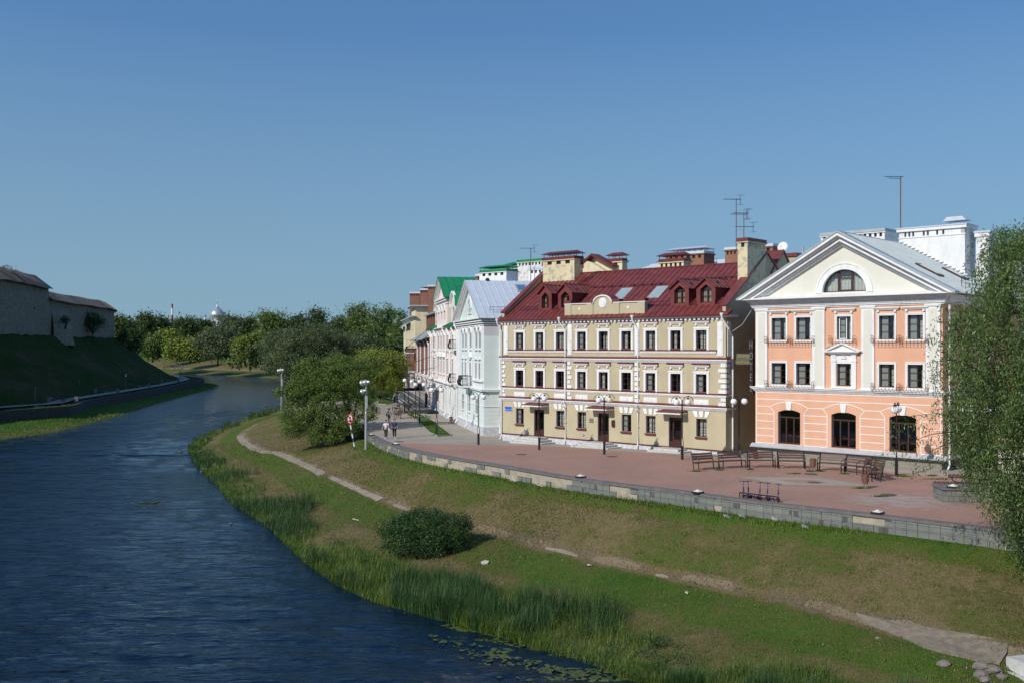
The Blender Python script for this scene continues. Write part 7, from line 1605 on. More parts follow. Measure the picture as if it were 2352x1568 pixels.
# benches
def bench_proto(L_=1.6):
    e_ = empty('park_bench', (0, 0, 0), 0, 'x', 'bench', 'brown slatted benches with black frames')
    b = MB()
    for k in range(4): b.box(-L_ / 2, L_ / 2, -.28 + .135 * k, -.17 + .135 * k, .43, .465)
    b.build('seat', m_wood, e_)
    b = MB()
    for k in range(3):
        z0 = .56 + .14 * k; y0 = .27 + .05 * k; b.prism([(y0, z0), (y0 + .03, z0), (y0 + .065, z0 + .105), (y0 + .035, z0 + .105)], -L_ / 2, L_ / 2, 'x')
    b.build('backrest', m_wood, e_)
    for s in (-1, 1):
        b = MB(); x = s * (L_ / 2 - .02); b.tube([(x, .18, 0), (x, .26, .43), (x, .42, 1.0)], .04, 4); b.tube([(x, .26, .42), (x, -.3, .42)], .032, 4); b.tube([(x, -.26, 0), (x, -.26, .42)], .036, 4)
        b.tube([(x, .3, .72), (x, .1, .77), (x, -.12, .74), (x, -.26, .62), (x, -.3, .43)], .02, 5); b.build('side_frame', m_black, e_)
    return e_
bp = bench_proto(); bl_ = [(12.85, 66.0, .52, 'leftmost brown bench of the arc on the red square'), (14.8, 66.9, .32, 'brown bench second from the left in the arc, in front of the lamp post'), (16.8, 67.1, .0, 'brown bench in the arc directly in front of the maroon bucket'), (18.7, 66.65, -.15, 'brown bench in the arc just left of the round litter bin'), (20.95, 65.2, -.55, 'brown bench just right of the round litter bin'), (22.0, 63.7, -.8, 'brown bench third from the right end of the arc'), (22.45, 62.5, -1.2, 'brown bench second from the right end, seen sideways'), (22.0, 60.8, -1.62, 'rightmost brown bench of the arc, with the litter bin at its near end')]
for i, (x, y, rz, lab) in enumerate(bl_): place(bp, i == 0, (x, y, g(y) + .01), rz, lab, sc=1.1)
for px, py, rz, lab, gr in ((913, 959.5, -PI / 2 + .25, 'brown bench on the promenade nearest the walking people', None), (909, 944, -PI / 2 + .3, 'brown bench on the promenade behind the nearer one', None), (788, 946, .0, 'brown bench on the round terrace seen through the leaning willow', None), (893, 905, -1.2, 'small far bench by the willow at the lawn corner', None)):
    p = P(px, py, -.6); o = copy_tree(bp); o.location = (p[0], p[1], g(p[1])); o.rotation_euler = (0, 0, rz); o['label'] = lab; o.scale = (1.15,) * 3 if px < 930 else (1, 1, 1)
# low slatted platform seats by the willow
pp_ = None
for i, (px, py, lab) in enumerate(((2172, 1128, 'low curved slatted seat beside the stone planter at the right'), (2205, 1110, 'low slatted seat half hidden behind the willow fronds'))):
    p = P(px, py, .15)
    if pp_ is None:
        pp_ = empty('slatted_seat', (0, 0, 0), 0, lab, 'bench', 'low slatted seats'); b = MB()
        for k in range(7): b.prism([(-.75 + .2 * k, -.75), (-.6 + .2 * k, -.75), (-.42 + .22 * k, .55), (-.57 + .22 * k, .55)], .46, .51, 'z')
        b.build('seat', m_wood, pp_); b = MB(); b.tube([(-.5, -.2, .44), (-.4, -.2, .2), (0, -.2, .05), (.5, -.2, 0)], .03, 5); b.tube([(-.7, -.6, .43), (.8, -.6, .43)], .025, 4); b.tube([(-.5, .4, .43), (.9, .4, .43)], .025, 4); b.tube([(.6, -.2, .43), (.6, -.2, 0)], .03, 5); b.build('frame', m_black, pp_)
    place(pp_, i == 0, p, -.3, lab)
p = P(2235, 1150, .15); e_ = empty('stone_planter', p, -.1, 'stone clad planter box with dark coping and pyramid lamp by the willow', 'planter'); MB().box(-1.6, 2.4, -.35, 1.4, 0, .62).build('box', m_tile, e_); MB().box(-1.68, 2.48, -.43, 1.48, .62, .7).build('coping', m_cop, e_)
o = copy_tree(wlp); o.location = (p[0] - 1.05, p[1] - .0, .15 + .7); o['label'] = 'pyramid lamp standing on the planter corner next to the slatted seat'
# litter bins
def bin_proto():
    e_ = empty('litter_bin', (0, 0, 0), 0, 'x', 'litter bin', 'round litter bins on scrolled feet'); b = MB(); b.lathe([(.16, .32), (.17, .34), (.18, .82), (.19, .84), (.17, .84), (.16, .5), (.001, .5)], (0, 0, 0), 16); b.build('bucket', m_rust, e_); b = MB()
    for s in (-1, 1):
        b.tube([(s * .2, 0, .78), (s * .22, 0, .5), (s * .12, 0, .3), (s * .2, 0, .1), (s * .3, 0, .03)], .014, 4); b.tube([(s * .3 + .07 * math.cos(t * .7), 0, .08 + .07 * math.sin(t * .7)) for t in range(10)], .012, 4)
        b.tube([(0, s * .05, .32), (0, s * .22, .04)], .014, 4); b.tube([(s * .2, 0, .78), (s * .27, 0, .8), (s * .26, 0, .72)], .012, 4)
    b.build('stand', m_black, e_); return e_
bn = bin_proto()
for i, (px, py, lab) in enumerate(((1867.5, 1081.5, 'rusty round litter bin between two benches of the arc'), (1987.5, 1121, 'rusty round litter bin at the near end of the rightmost bench'), (1036, 973, 'round litter bin by the mint house downpipes'), (900, 915, 'small litter bin at the foot of the outside stairs'))):
    z = 0
    for _ in range(8): p = P(px, py, z); z = g(p[1])
    place(bn, i == 0, (p[0], p[1], z), .1 * i, lab)
bk = empty('bucket', (17.9, 73.2, .02), 0, 'maroon plastic bucket standing at the corner of the peach house plinth', 'bucket'); MB().lathe([(.15, 0), (.2, .42), (.21, .44), (.19, .44), (.15, .05), (.001, .05)], (0, 0, 0), 16).build('body', pm('maroon_plastic', (.12, .01, .025), .1, 5, .35, 0), bk); MB().tube([(-.2, 0, .42), (-.22, 0, .2), (0, -.2, .12), (.22, 0, .2), (.2, 0, .42)], .01, 4).build('handle', m_black, bk)
# electric scooters in their rack
m_pur = pm('purple_paint', (.13, .085, .33), .08, 5, .35, 0)
def scooter_proto():
    e_ = empty('electric_scooter', (0, 0, 0), 0, 'x', 'scooter', 'purple scooters parked in the rack'); b = MB(); b.box(-.09, .09, -.95, -.15, .12, .18); b.prism([(-.2, .15), (-.1, .15), (.0, .3), (-.06, .33)], -.05, .05, 'x'); b.build('deck', m_black, e_)
    b = MB(); b.tube([(0, -.02, .22), (0, -.1, .8), (0, -.14, 1.12)], .03, 8); b.build('stem', m_pur, e_); b = MB(); b.tube([(0, -.055, .45), (0, -.095, .78)], .05, 6); b.build('battery', m_black, e_)
    b = MB(); b.tube([(-.28, -.2, 1.17), (-.1, -.13, 1.19), (.1, -.13, 1.19), (.28, -.2, 1.17)], .022, 6); b.tube([(0, -.14, 1.08), (0, -.14, 1.22)], .03, 6); b.tube([(-.2, -.16, 1.17), (-.22, -.05, 1.13)], .01, 4); b.tube([(.2, -.16, 1.17), (.22, -.05, 1.13)], .01, 4); b.build('handlebar', m_black, e_)
    for y in (.06, -.98):
        b = MB(); b.tube([(-.03, y, .11), (.03, y, .11)], .11, 16); b.build('wheel', m_black, e_); 
    b = MB(); b.box(-.05, .05, -1.1, -.85, .2, .23); b.box(-.04, .04, -.02, .14, .21, .25); b.build('mudguard', m_pur, e_); return e_
sc_ = scooter_proto()
for i, (px, py, rz, lab) in enumerate(((1709, 1146, 2.6, 'leftmost purple scooter in the rack'), (1721, 1146, 2.9, 'purple scooter second from the left in the rack'), (1745, 1149, 3.5, 'middle purple scooter, leaning right'), (1763, 1151, 3.6, 'purple scooter second from the right in the rack'), (1788, 1153.5, 3.55, 'rightmost purple scooter at the end of the rack'))):
    p = P(px, py, .1); o = place(sc_, i == 0, (p[0], p[1] + .1, .13), rz, lab, sc=.78); o.rotation_euler = (0, .05 if i < 2 else -.16, rz)
a_, b_ = Vector(P(1699, 1146, .1)), Vector(P(1787, 1157, .1)); e_ = empty('scooter_rack', tuple(a_), 0, 'low dark metal rack holding the purple scooters', 'rack'); b_ = b_ - a_; mb = MB(); a0 = Vector((0, 0, 0)); up = Vector((0, 0, .38))
for p_, q_ in ((a0, a0 + up), (b_, b_ + up), (a0 + up, b_ + up)): mb.tube([p_, q_], .03, 4)
mb.build('frame', m_black, e_); nn = Vector((-b_.y, b_.x, 0)).normalized()
for k in range(6): t = (k + .3) / 6; mb = MB(); mb.tube([b_ * t + up, b_ * (t + .06) + nn * -.0 + Vector((0, .25, .02))], .018, 4); mb.build('bar', m_black, e_)
# manhole covers
mh = None
for i, (px, py, lab) in enumerate(((1197, 1043, 'round manhole cover in the red paving left of the first ochre house lamp'), (1405, 1048, 'round manhole cover in the red paving right of the middle lamp'), (1862, 1088, 'manhole cover in front of the round litter bin'), (1870, 1107.5, 'manhole cover right of the grey paving diamond'), (2041, 1136, 'manhole cover with grass beside it at the near right'), (917, 1013.5, 'manhole in a pale concrete square by the promenade wall'))):
    z = 0
    for _ in range(8): p = P(px, py, z); z = g(p[1])
    if mh is None: mh = tag(MB().lathe([(.42, 0), (.42, .012), (.36, .016), (.001, .016)], (0, 0, 0), 24).build('manhole_cover', pm('dark_iron', (.085, .06, .05), .2, 20, .7, .4, 60)), lab, 'manhole cover', 'round manhole covers'); o = mh
    else: o = mh.copy(); C.objects.link(o); o['label'] = lab
    o.location = (p[0], p[1], z + .012)
for px, py, w_ in ((2023, 1140, .8), (2150, 1100, 1.4), (2142, 1092, .6), (2078, 1094, 1.0), (2068, 1091, .5), (1600, 1082, .8), (1652, 1079, .5), (1723, 1078, .4), (1885, 1082, .4), (1826, 1087.5, .7), (1860, 1082, .5), (1940, 1088, .5), (1975, 1121, .8)):
    z = 0
    for _ in range(8): p = P(px, py, z); z = g(p[1])
    q_ = np.array(p) + rng.normal(size=(160, 3)) * np.array([w_ * .28, .08, 0]); q_[:, 2] = z + .01; tag(quads('weed_patch', blades(q_, .09, .03, .9), lf_grass), 'weeds growing in the paving joints', 'weeds', kind='stuff')
# signs and wall things on the ochre house
MY = Matrix.Translation(yb.location) @ Matrix.Rotation(rzY, 4, 'Z')
MP = Matrix.Translation(pbd.location) @ Matrix.Rotation(rzY, 4, 'Z')
def text(s_, size, mat, parent, loc, rot=(PI / 2, 0, 0), nm='lettering', align='CENTER', shear=0, ext=.004, sp=1):
    cu = bpy.data.curves.new(nm, 'FONT'); cu.body = s_; cu.size = size; cu.align_x = align; cu.extrude = ext; cu.shear = shear; cu.space_character = sp
    o = bpy.data.objects.new(nm, cu); C.objects.link(o); dg = bpy.context.evaluated_depsgraph_get(); me = bpy.data.meshes.new_from_object(o.evaluated_get(dg)); bpy.data.objects.remove(o); me.materials.append(mat) if not me.materials else me.materials.__setitem__(0, mat)
    o = mesh_obj(nm, me, parent, loc); o.rotation_euler = rot; return o
def wallthing(name, M, u, z, out_, lab, cat): return empty(name, tuple(M @ Vector((u, -out_, z))), rzY, lab, cat)
m_blue = pm('sign_blue', (.03, .13, .55), .05, 5, .35, 0); m_brass = pm('grey_plaque', (.32, .32, .30), .1, 8, .4, 0, metal=.5)
e_ = wallthing('address_sign', MY, .86, 2.55, .03, 'blue and white house address sign at the left end of the ochre house', 'sign'); MB().box(-.45, .45, -.03, 0, -.22, .22).build('plate', m_white, e_); MB().box(-.43, .43, -.035, -.03, -.2, .2).build('blue_panel', m_blue, e_); text('СОВЕТСКАЯ НАБЕРЕЖНАЯ', .066, m_white, e_, (0, -.037, -.09), ext=.003)
e_ = wallthing('plaque', MY, 10.62, 1.95, .03, 'small grey metal plaque left of the middle door', 'plaque'); MB().box(-.22, .22, -.03, 0, -.18, .18).build('plate', m_brass, e_); b = MB(); [b.box(-.15 + .045 * k, -.125 + .045 * k, -.034, -.03, -.02 + .01 * (k % 2), .04) for k in range(7)]; tag(b.build('worn_engraving', m_black, e_), kind='stuff')
e_ = wallthing('door_intercom', MY, 11.05, 1.93, .02, 'white door intercom beside the middle door', 'intercom'); MB().box(-.05, .05, -.04, 0, -.11, .11).build('case', m_pipe, e_); MB().box(-.03, .03, -.045, -.04, -.05, .03).build('button_panel', m_black, e_)
e_ = wallthing('letter_box', MY, 13.0, 1.8, .02, 'dark brown letter box right of the middle door', 'letter box'); b = MB(); b.prism([(0, -.28), (-.12, -.28), (-.14, .22), (0, .3)], -.14, .14, 'x'); b.build('box', m_frame, e_); MB().box(-.1, .1, -.15, -.13, .1, .13).build('slot', m_black, e_)
for u, z, M, lab in ((2.85, .62, MY, 'tiny blue and white marker plate right of the first window of the ochre house'), (9.75, .62, MY, 'tiny blue and white marker plate below the fourth ground floor window'), (7.75, .66, MP, 'tiny blue and white marker plate on the brick plinth of the peach house')):
    e_ = wallthing('marker_plate', M, u, z, .02 if M is MY else -.08, lab, 'sign'); MB().box(-.07, .07, -.02, 0, -.1, .1).build('plate', m_blue, e_); MB().box(-.05, .05, -.024, -.02, -.03, .0).build('band', m_white, e_)
# vertical hotel sign and the hanging board in the gap
e_ = empty('hotel_sign', tuple(MP @ Vector((-.42, .5, 8.8))), rzY, 'vertical dark HOTEL letter sign on the corner of the peach house', 'sign'); MB().box(-.33, -.05, -.02, .28, -4.15, -.02).box(.0, .4, .05, .1, -.6, -.55).box(.0, .4, .05, .1, -3.6, -3.55).build('frame', m_black, e_)
for k, ch_ in enumerate('HOTEL'): text(ch_, .85, pm('letter_grey', (.17, .165, .155), .1, 5, .5, 0) if k == 0 else bpy.data.materials['letter_grey'], e_, (-.19, -.05, -.74 - .8 * k), nm='letter', ext=.03)
for o in [c for c in e_.children if c.name.startswith('letter')]: o.scale = (.5, .95, 1)
e2 = empty('hanging_board', tuple(MP @ Vector((-1.3, .5, 7.3))), rzY, 'small hanging board with yellow script lettering left of the vertical letters', 'sign'); m_scr = pm('yellow_lettering', (.38, .41, .10), .05, 5, .5, 0); MB().box(-.62, .5, .0, .04, -.42, .42).build('board', pm('brown_board', (.11, .095, .07), .15, 4, .7, 0), e2); text('Золотая', .30, m_scr, e2, (.02, -.02, .15), shear=.35); text('набережная', .21, m_scr, e2, (-.06, -.02, -.3), shear=.35)
b = MB(); b.tube([(-.5, .02, .42), (-.2, .02, 1.0)], .015, 4); b.tube([(.1, .02, .8), (.25, .02, 1.2)], .015, 4); b.tube([(-.75, .02, -.44), (.6, .02, -.44)], .02, 4); b.tube([(-.75, .02, -.44), (-.55, .02, 0), (-.5, .02, .42)], .015, 4); b.build('bracket', m_black, e2)
# cable across the gap
cb = tag(MB().tube([tuple(MY @ Vector((LY + .1, .5, 9.3))), tuple(MP @ Vector((-1.3, .3, 9.9))), tuple(MP @ Vector((-.2, .2, 11.3)))], .018, 4).build('cable', m_pipe), 'pale cable slung from the ochre house to the peach house eaves', 'cable')
# air conditioners, dishes and antennas
ac(tuple(A(1761, 656, 83.5)), rzY, 'air conditioner unit high in the gap left of the peach pediment', 1.25)
dish(tuple(A(1799, 569, 85.5)), (-.6, -.8, .25), .46, 'white satellite dish on the cream chimney behind the peach pediment')
def antenna(px, pyt, pyb, Y, lab, yagis, r=.035):
    x, y, z = A(px, pyb, Y); h = (pyb - pyt) * Y / F; e_ = empty('tv_antenna', (x, y, z), 0, lab, 'antenna'); MB().tube([(0, 0, -.3), (0, 0, h)], r, 6).build('mast', m_rust, e_)
    for hz, L0, L1, n, ang in yagis:
        b = MB(); c, s = math.cos(ang), math.sin(ang); b.tube([(-L0 * c, -L0 * s, hz * h), (L1 * c, L1 * s, hz * h)], .022, 4)
        for k in range(n):
            t = -L0 + (L0 + L1) * k / max(n - 1, 1); w_ = .25 + .12 * (k == n - 1); b.tube([(t * c - w_ * s * .8, t * s + w_ * c * .8, hz * h), (t * c + w_ * s * .8, t * s - w_ * c * .8, hz * h)], .014, 3)
        if L1 > .3: b.tube([(L1 * c, L1 * s, hz * h - .45), (L1 * c, L1 * s, hz * h + .35)], .02, 4); b.tube([(L1 * c - .3, L1 * s, hz * h + .35), (L1 * c + .4, L1 * s, hz * h + .38)], .014, 3); b.tube([(L1 * c - .25, L1 * s, hz * h - .45), (L1 * c + .3, L1 * s, hz * h - .42)], .014, 3)
        b.build('aerial', m_black, e_)
    b = MB()
    for q_ in ((-1.6, .5), (1.8, .4)): b.tube([(0, 0, h * .55), (q_[0] * h * .22, q_[1], -.1)], .006, 3)
    b.build('guy_wire', m_net, e_); return e_
antenna(1691, 456, 570, 84, 'tall rusty television mast behind the maroon roof with two aerials', [(.98, 1.1, .35, 8, .1), (.68, .5, .9, 5, .1)]); antenna(1708.5, 488, 548, 83, 'shorter television mast standing on the peeling corner chimney', [(.97, .9, .35, 6, .1), (.45, .7, .8, 4, .1)]); antenna(2068.5, 405, 530, 82, 'tall lone television mast above the white flank chimney', [(.99, 1.3, .2, 7, .05), (.955, 1.05, .0, 1, .25)], .045); antenna(1219, 570, 648, 112, 'television mast left of the peeling cream chimney', [(.99, 1.25, .4, 7, .05)], .05)
m_dcol = pm('dark_column_paint', (.11, .115, .12), .1, 5, .6, 0)
# seating and posts on the far path
for i, (px, py, top) in enumerate(((80.5, 926, 888), (182, 904, 873), (289, 892, 858), (370, 880, 856), (414, 867, 850), (377, 846, 838))):
    b0 = P(px, py, -1.95); h = (py - top) * b0[1] / F; e_ = empty('path_light', b0, 0, ['slim dark light column on the far path, nearest the left edge', 'light column on the far path second from the left', 'white topped light column on the far path near the middle of the hill', 'light column on the far path near the tip of the hill', 'light column at the bend where the far path turns', 'farthest small light column beyond the hill tip'][i], 'light column', 'light columns on the far path'); MB().box(-.09, .09, -.09, .09, 0, h * .82).build('column', m_dcol, e_); MB().box(-.12, .12, -.12, .12, h * .82, h).build('lamp_head', m_globe if i == 2 else m_dcol, e_)
for i, (px, py, rz, lab) in enumerate(((145, 923, .25, 'nearest concrete bench beside the far path'), (245, 902, .35, 'second concrete bench on the far path from the left'), (320, 889, .35, 'third concrete bench on the far path from the left'), (391, 878, .4, 'farthest concrete bench near the tip of the far path'))):
    p = P(px, py, -1.9)
    if i == 0:
        cbn = empty('concrete_bench', p, rz, lab, 'bench', 'concrete benches on the far path'); MB().box(-2.6, -2.0, -.5, .5, 0, 1.0).box(2.0, 2.6, -.5, .5, 0, 1.0).box(-.3, .3, -.4, .4, 0, .45).build('block', pm('dark_weathered_concrete', (.17, .165, .15), .2, 3, .9, .3), cbn); MB().box(-2.0, 2.0, -.35, .35, .45, .55).build('seat', m_wood, cbn)
    else: place(cbn, False, p, rz, lab)
# stone outlets on the far bank
for i, (px, py, lab) in enumerate(((410, 846, 'small white stone outlet on the far bank slope'), (388, 858, 'scatter of pale stones at the far waterline'))):
    Y = 470 + 8 * (1 - i); x, y, z = A(px, py, Y); mb = MB(); rs = random.Random(i)
    if i == 0: mb.box(x - 2.2, x - 1.6, y - .6, y, z - .5, z + 1.4); mb.box(x + 1.6, x + 2.2, y - .6, y, z - .5, z + 1.4); mb.box(x - 2.2, x + 2.2, y - .7, y, z + 1.4, z + 1.8)
    else:
        continue
    tag(mb.build('stone_outlet', m_white), lab, 'outlet')
# loose stones on the bank, in the water, and broken slabs below the wall
def rock(mb, c, r, rs, fl=.5):
    n, m = 8, 5; c = Vector(c); o = len(mb.v)
    rings = [[tuple(c + Vector((r * (1 + .25 * rs.uniform(-1, 1)) * math.sin(PI * i / m) * math.cos(2 * PI * k / n), r * (1 + .25 * rs.uniform(-1, 1)) * math.sin(PI * i / m) * math.sin(2 * PI * k / n), -fl * r * math.cos(PI * i / m)))) for k in range(n)] for i in range(m + 1)]
    for q_, t in zip(rings, rings[1:]):
        for k in range(n): mb.face([q_[k], q_[(k + 1) % n], t[(k + 1) % n], t[k]])
    return mb
m_rock = pm('river_stone', (.20, .17, .145), .25, 3, .9, .5, 14, dirt=.4, streak=False); m_pale = pm('pale_stone', (.46, .43, .37), .15, 5, .9, .4, 20); rs = random.Random(5)
for i, (px, py, r, lab) in enumerate(((2256, 1533, .33, 'big grey boulder at the lower right corner of the bank'), (2281, 1541, .30, 'boulder right beside the biggest one at the lower right'), (2254, 1551, .27, 'reddish boulder in front of the biggest one'), (2168, 1526, .24, 'half buried grey stone left of the boulders'), (2262, 1562, .22, 'small boulder at the bottom edge of the picture'), (2300, 1556, .2, 'small stone by the pale concrete block'), (2016, 1465, .1, 'small flat stone below the broken concrete strip'))):
    p = Pon(px, py, -3.6); tag(rock(MB(), (0, 0, 0), r, rs, .6).build('boulder', m_rock, None, tuple(p + Vector((0, 0, r * .2)))), lab, 'stone')
for i, (px, py, r, lab) in enumerate(((437, 1028, .2, 'stone breaking the water at the tip of the reeds'), (466, 1081.5, .26, 'brown stone in the shallow water beside the reeds'), (413, 1036, .2, 'flat stone just above the water left of the reeds'), (530, 1201, .12, 'dark snag just above the water in the middle of the river'))):
    p = P(px, py, WZ); tag(rock(MB(), (0, 0, 0), r, rs, .35).build('river_stone', m_rock, None, p), lab, 'stone')
for i, (px, py, lab) in enumerate(((1179, 1103, 'pale broken slab in the grass below the wall, leftmost'), (1186, 1105, 'pale slab chip lying against the leftmost one'), (1241, 1117, 'pale slab lying flat in the grass left of the big willowless slope'), (1668, 1187.5, 'square grey slab in the grass under the scooters'), (1704, 1187, 'second grey slab in the grass under the scooters'), (1780, 1193, 'white round slab in the grass right of the scooters'), (1848, 1211, 'lone grey slab in the grass at the middle of the slope'), (1354, 1300, 'small white stone in the green strip of the slope'), (1577, 1363, 'scrap of white litter in the green strip'), (817, 1195, 'white stone in the grass left of the round bush'), (1114, 1294, 'flat pale stone in dry grass right of the round bush'), (1760, 1184, 'pale upright rubble piece leaning at the wall foot'))):
    p = Pon(px, py, -1.3); mb = MB(); n = 5 if i in (0, 1, 2, 5, 7, 9, 10, 11) else 4; a0 = rs.uniform(0, 1); r = .26 if i not in (7, 8) else .12; r = .4 if i == 11 else r; mb.prism([(r * rs.uniform(.8, 1.2) * math.cos(a0 + 2 * PI * k / n), r * .8 * rs.uniform(.8, 1.2) * math.sin(a0 + 2 * PI * k / n)) for k in range(n)], 0, .07, 'z')
    o = tag(mb.build('loose_slab', m_conc if i in (3, 4, 6) else m_pale, None, tuple(p + Vector((0, 0, .05)))), lab.replace('left of the big willowless slope', 'right of the leftmost two'), 'slab'); o.rotation_euler = (.3, -.15, rs.uniform(0, 3))
tag(MB().tube([tuple(P(1630, 1141, -.1)), tuple(P(1690, 1150, -.28)), tuple(P(1750, 1152, -.3)), tuple(P(1815, 1160, -.3)), tuple(P(1880, 1169, -.1))], .02, 5).build('cable', m_black), 'loose black cable hanging along the face of the square wall', 'cable')
# pale concrete block with dark post at the lower right corner
b0 = Pon(2366, 1566, -3.9); e_ = empty('stair_end', tuple(b0), .3, 'pale tiled block and dark post of a stair at the lower right corner', 'stair'); MB().box(-.12, 1.2, -.1, 1.2, -.8, .1).box(.1, 1.2, .2, 1.2, .1, .55).build('block', m_step, e_); MB().tube([(.12, .06, .1), (.12, .06, .5)], .04, 8).build('post', m_black, e_)
# ducks
for i, (px, py) in enumerate(((699, 938), (705, 939.5), (595, 900))):
    p = P(600 + (px - 600) * .12 + 4 * i, py - 6, WZ); e_ = empty('duck', p, .4 + i, ['first small brown duck on the water by the overhanging willow', 'second small brown duck close behind the first one', 'lone duck farther up the river near the willow twigs'][i], 'duck'); mb = MB(); mb.tube([(-.22, 0, .1), (-.1, 0, .07), (.08, 0, .07), (.18, 0, .12), (.22, 0, .22), (.27, 0, .25), (.34, 0, .24)], [.02, .1, .11, .07, .045, .05, .012], 8); mb.build('body', m_rust, e_, smooth=True)
# ---------------- people ----------------
def skinbody(name, joints, edges, mat, parent):
    me = bpy.data.meshes.new(name); me.from_pydata([j[0] for j in joints], edges, []); o = bpy.data.objects.new(name, me); C.objects.link(o)
    md = o.modifiers.new('s', 'SKIN'); md.use_smooth_shade = True
    for i, j in enumerate(joints):
        r = j[1]; o.data.skin_vertices[0].data[i].radius = (r, r) if not isinstance(r, tuple) else r
    o.data.skin_vertices[0].data[0].use_root = True
    ms = o.modifiers.new('d', 'SUBSURF'); ms.levels = 1; ms.render_levels = 1
    dg = bpy.context.evaluated_depsgraph_get(); m2 = bpy.data.meshes.new_from_object(o.evaluated_get(dg)); bpy.data.objects.remove(o); m2.materials.clear(); m2.materials.append(mat); return mesh_obj(name, m2, parent)
def chain(pts): return pts, [(i, i + 1) for i in range(len(pts) - 1)]
def person(loc, rz, lab, h, top, legs, shoes, pose, skirt=0, hair=None, sleeves=.5, longhair=False, bag=None):
    """faces -y before rotation; pose: (left hand, right hand, left foot, right foot) offsets"""
    k = h / 1.75; e_ = empty('person', loc, rz, lab, 'person'); e_.scale = (k, k, k); lh, le, rh, re_, lf_, lk_, rf_, rk_ = pose
    J = [((0, 0, .95), .13), ((0, 0, 1.15), .115), ((0, 0, 1.35), (.15, .11)), ((0, 0, 1.47), .065), ((0, -.005, 1.55), .055), ((0, -.02, 1.64), (.078, .095)), ((0, -.01, 1.72), .065),
         ((.17, 0, 1.42), .055), (le, .042), (lh, .03), ((-.17, 0, 1.42), .055), (re_, .042), (rh, .03),
         ((.09, 0, .9), .09), (lk_, .06), (lf_, .042), ((-.09, 0, .9), .09), (rk_, .06), (rf_, .042)]
    for s, f_ in ((1, lf_), (-1, rf_)): J.append(((f_[0] + .01 * s, f_[1] - .14, max(f_[2] - .05, .025)), .032))
    E_ = [(0, 1), (1, 2), (2, 3), (3, 4), (4, 5), (5, 6), (2, 7), (7, 8), (8, 9), (2, 10), (10, 11), (11, 12), (0, 13), (13, 14), (14, 15), (0, 16), (16, 17), (17, 18), (15, 19), (18, 20)]
    n0 = len(J)
    for hnd, elb, s in ((lh, le, 1), (rh, re_, -1)):
        d = (Vector(hnd) - Vector(elb)).normalized(); base = 9 if s == 1 else 12; side = d.cross(Vector((0, 1, 0))); side = side.normalized() if side.length > .1 else Vector((1, 0, 0))
        for f in range(4):
            q_ = Vector(hnd) + d * (.10 - .012 * abs(f - 1.5)) + side * (.018 * (f - 1.5)); J.append((tuple(q_), .009)); E_.append((base, len(J) - 1))
        J.append((tuple(Vector(hnd) + d * .05 + side * .045 * s), .01)); E_.append((base, len(J) - 1))
    skinbody('body', J, E_, m_skin, e_)
    def mixv(a, b, t): return tuple(Vector(a).lerp(Vector(b), t))
    T = [((0, 0, .93), .150), ((0, 0, 1.15), .14), ((0, 0, 1.36), (.175, .13)), ((0, 0, 1.44), .09), ((.18, 0, 1.41), .075), (mixv((.18, 0, 1.41), le, sleeves + .3), .062), ((-.18, 0, 1.41), .075), (mixv((-.18, 0, 1.41), re_, sleeves + .3), .062)]
    skinbody('shirt', T, [(0, 1), (1, 2), (2, 3), (2, 4), (4, 5), (2, 6), (6, 7)], top, e_)
    if skirt:
        b = MB(); b.lathe([(.14, 1.02), (.155, .95), (.185, .72), (.17, .72), (.12, .95)], (0, 0, 0), 14); b.build('skirt', legs, e_, smooth=True)
    else:
        Lg = [((0, 0, .97), .135), ((.095, 0, .86), .105), (lk_, .078), (mixv(lk_, lf_, .9), .058), ((-.095, 0, .86), .105), (rk_, .078), (mixv(rk_, rf_, .9), .058)]; skinbody('trousers', Lg, [(0, 1), (1, 2), (2, 3), (0, 4), (4, 5), (5, 6)], legs, e_)
    for f_ in (lf_, rf_):
        b = MB(); b.tube([(f_[0], f_[1] + .05, f_[2] - .03), (f_[0], f_[1] - .04, f_[2] - .02), (f_[0], f_[1] - .16, max(f_[2] - .045, .03))], [.045, .052, .035], 8); b.build('shoe', shoes, e_, smooth=True)
    hr = MB(); hr.ball((0, .015, 1.70), .098, 12, 1.0); 
    if longhair: hr.tube([(0, .05, 1.72), (0, .085, 1.62), (0, .09, 1.52)], [.08, .085, .05], 10)
    o = hr.build('hair', hair or m_hair, e_, smooth=True); o.location = (0, .012, .015)
    f = MB(); 
    for s in (-1, 1): f.ball((s * .03, -.108, 1.65), .009, 6)
    f.build('eyes', m_black, e_); f = MB(); f.tube([(0, -.105, 1.655), (0, -.128, 1.615), (0, -.11, 1.605)], [.008, .014, .008], 6); f.build('nose', m_skin, e_); f = MB(); f.tube([(-.022, -.105, 1.575), (0, -.112, 1.572), (.022, -.105, 1.575)], .006, 5); f.build('mouth', pm('lips', (.4, .12, .1), .05, 5, .5, 0) if 'lips' not in bpy.data.materials else bpy.data.materials['lips'], e_)
    for s in (-1, 1): f = MB(); f.ball((s * .085, .0, 1.635), .022, 6); f.build('ear', m_skin, e_)
    return e_
m_wht = pm('white_tshirt', (.72, .72, .74), .05, 20, .9, .3, 30); m_nvy = pm('navy_shirt', (.018, .045, .16), .2, 10, .8, .3, 30); m_blk = pm('black_trousers', (.009, .009, .01), .2, 10, .85, .3, 30); m_den = pm('blue_denim', (.11, .16, .22), .2, 20, .9, .3, 40); m_mintc = pm('mint_striped_cloth', (.35, .6, .5), .2, 10, .9, 0); m_teal = pm('dark_teal_cloth', (.02, .13, .12), .2, 10, .9, 0)
def gp(px, py):
    z = -.6
    for _ in range(8): p = P(px, py, z); z = g(p[1])
    return (p[0], p[1], z)
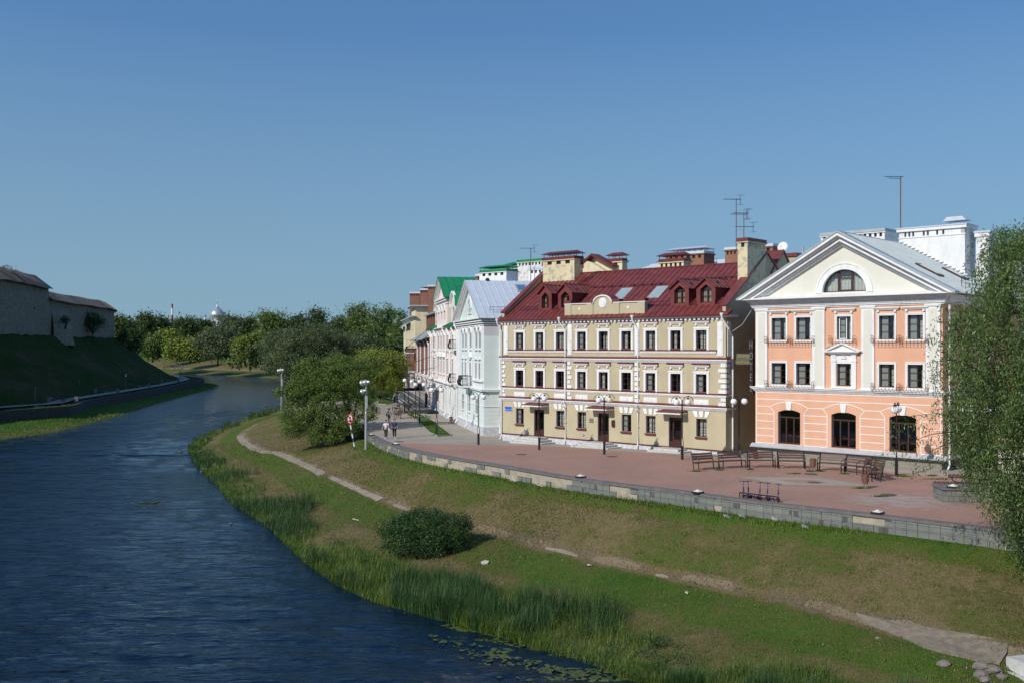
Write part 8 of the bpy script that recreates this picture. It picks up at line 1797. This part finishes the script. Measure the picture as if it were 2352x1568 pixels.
walkA = ((.27, -.02, .93), (.25, .05, 1.17), (-.27, .12, .95), (-.24, .06, 1.17), (.08, -.2, .08), (.10, -.16, .5), (-.08, .22, .12), (-.09, -.02, .5))
person(gp(905.9, 1005.5), .1, 'man in navy short sleeved shirt and black trousers walking along the promenade', 1.84, m_nvy, m_blk, m_wht, walkA)
poseB = ((-.02 + .22, -.16, 1.62), (.30, -.1, 1.30), (-.36, -.14, .93), (-.28, .05, 1.15), (.07, .12, .10), (.09, -.04, .5), (-.06, -.1, .08), (-.08, -.12, .5))
w1 = person(gp(886.5, 1006.5), .1, 'woman in white blouse and black trousers shading her face with a raised hand', 1.76, m_wht, m_blk, m_wht, poseB, longhair=True)
w2 = person(gp(893.6, 972.5), PI + .1, 'woman in white top and denim skirt walking away with a black shoulder bag', 1.78, m_wht, m_den, m_blk, ((.30, -.05, .95), (.26, .05, 1.17), (-.34, -.1, .93), (-.27, .04, 1.15), (.06, -.06, .08), (.08, -.08, .5), (-.05, .2, .14), (-.07, .0, .5)), skirt=1, longhair=True)
for w_, s, m, lab, z in ((w1, .27, m_wht, 'small white handbag hanging at the side of the woman in black trousers', .80), (w2, .25, m_blk, 'black shoulder bag carried by the woman in the denim skirt', .90)):
    e_ = empty('handbag', tuple(w_.location), w_.rotation_euler.z, lab, 'bag'); k = 1 if m is m_blk else .7; b = MB(); b.box(s - .06, s + .10, -.15 * k, .15 * k, z, z + .24 * k); b.build('body', m, e_); b = MB(); b.tube([(s, -.1, z + .2 * k), (s * .75, -.03, 1.45), (s, .1, z + .2 * k)], .012, 4); b.build('strap', m, e_)
person(gp(798.5, 945), .3, 'child in mint top and white shorts on the terrace behind the willow', 1.5, m_mintc, m_wht, m_wht, walkA); person(gp(806, 944), -.4, 'woman in dark teal dress on the terrace behind the willow', 1.7, m_teal, m_teal, m_blk, walkA, skirt=1)
# pigeon on the small pediment
e_ = empty('pigeon', tuple(MP @ Vector((5.95, -.35, 8.12))), rzY, 'grey pigeon perched on the left slope of the small window pediment', 'bird'); mb = MB(); mb.tube([(-.17, 0, .0), (-.05, 0, .06), (.06, 0, .12), (.1, 0, .2), (.14, 0, .23), (.18, 0, .22)], [.015, .06, .07, .035, .035, .006], 8); mb.build('body', m_galv, e_, smooth=True)
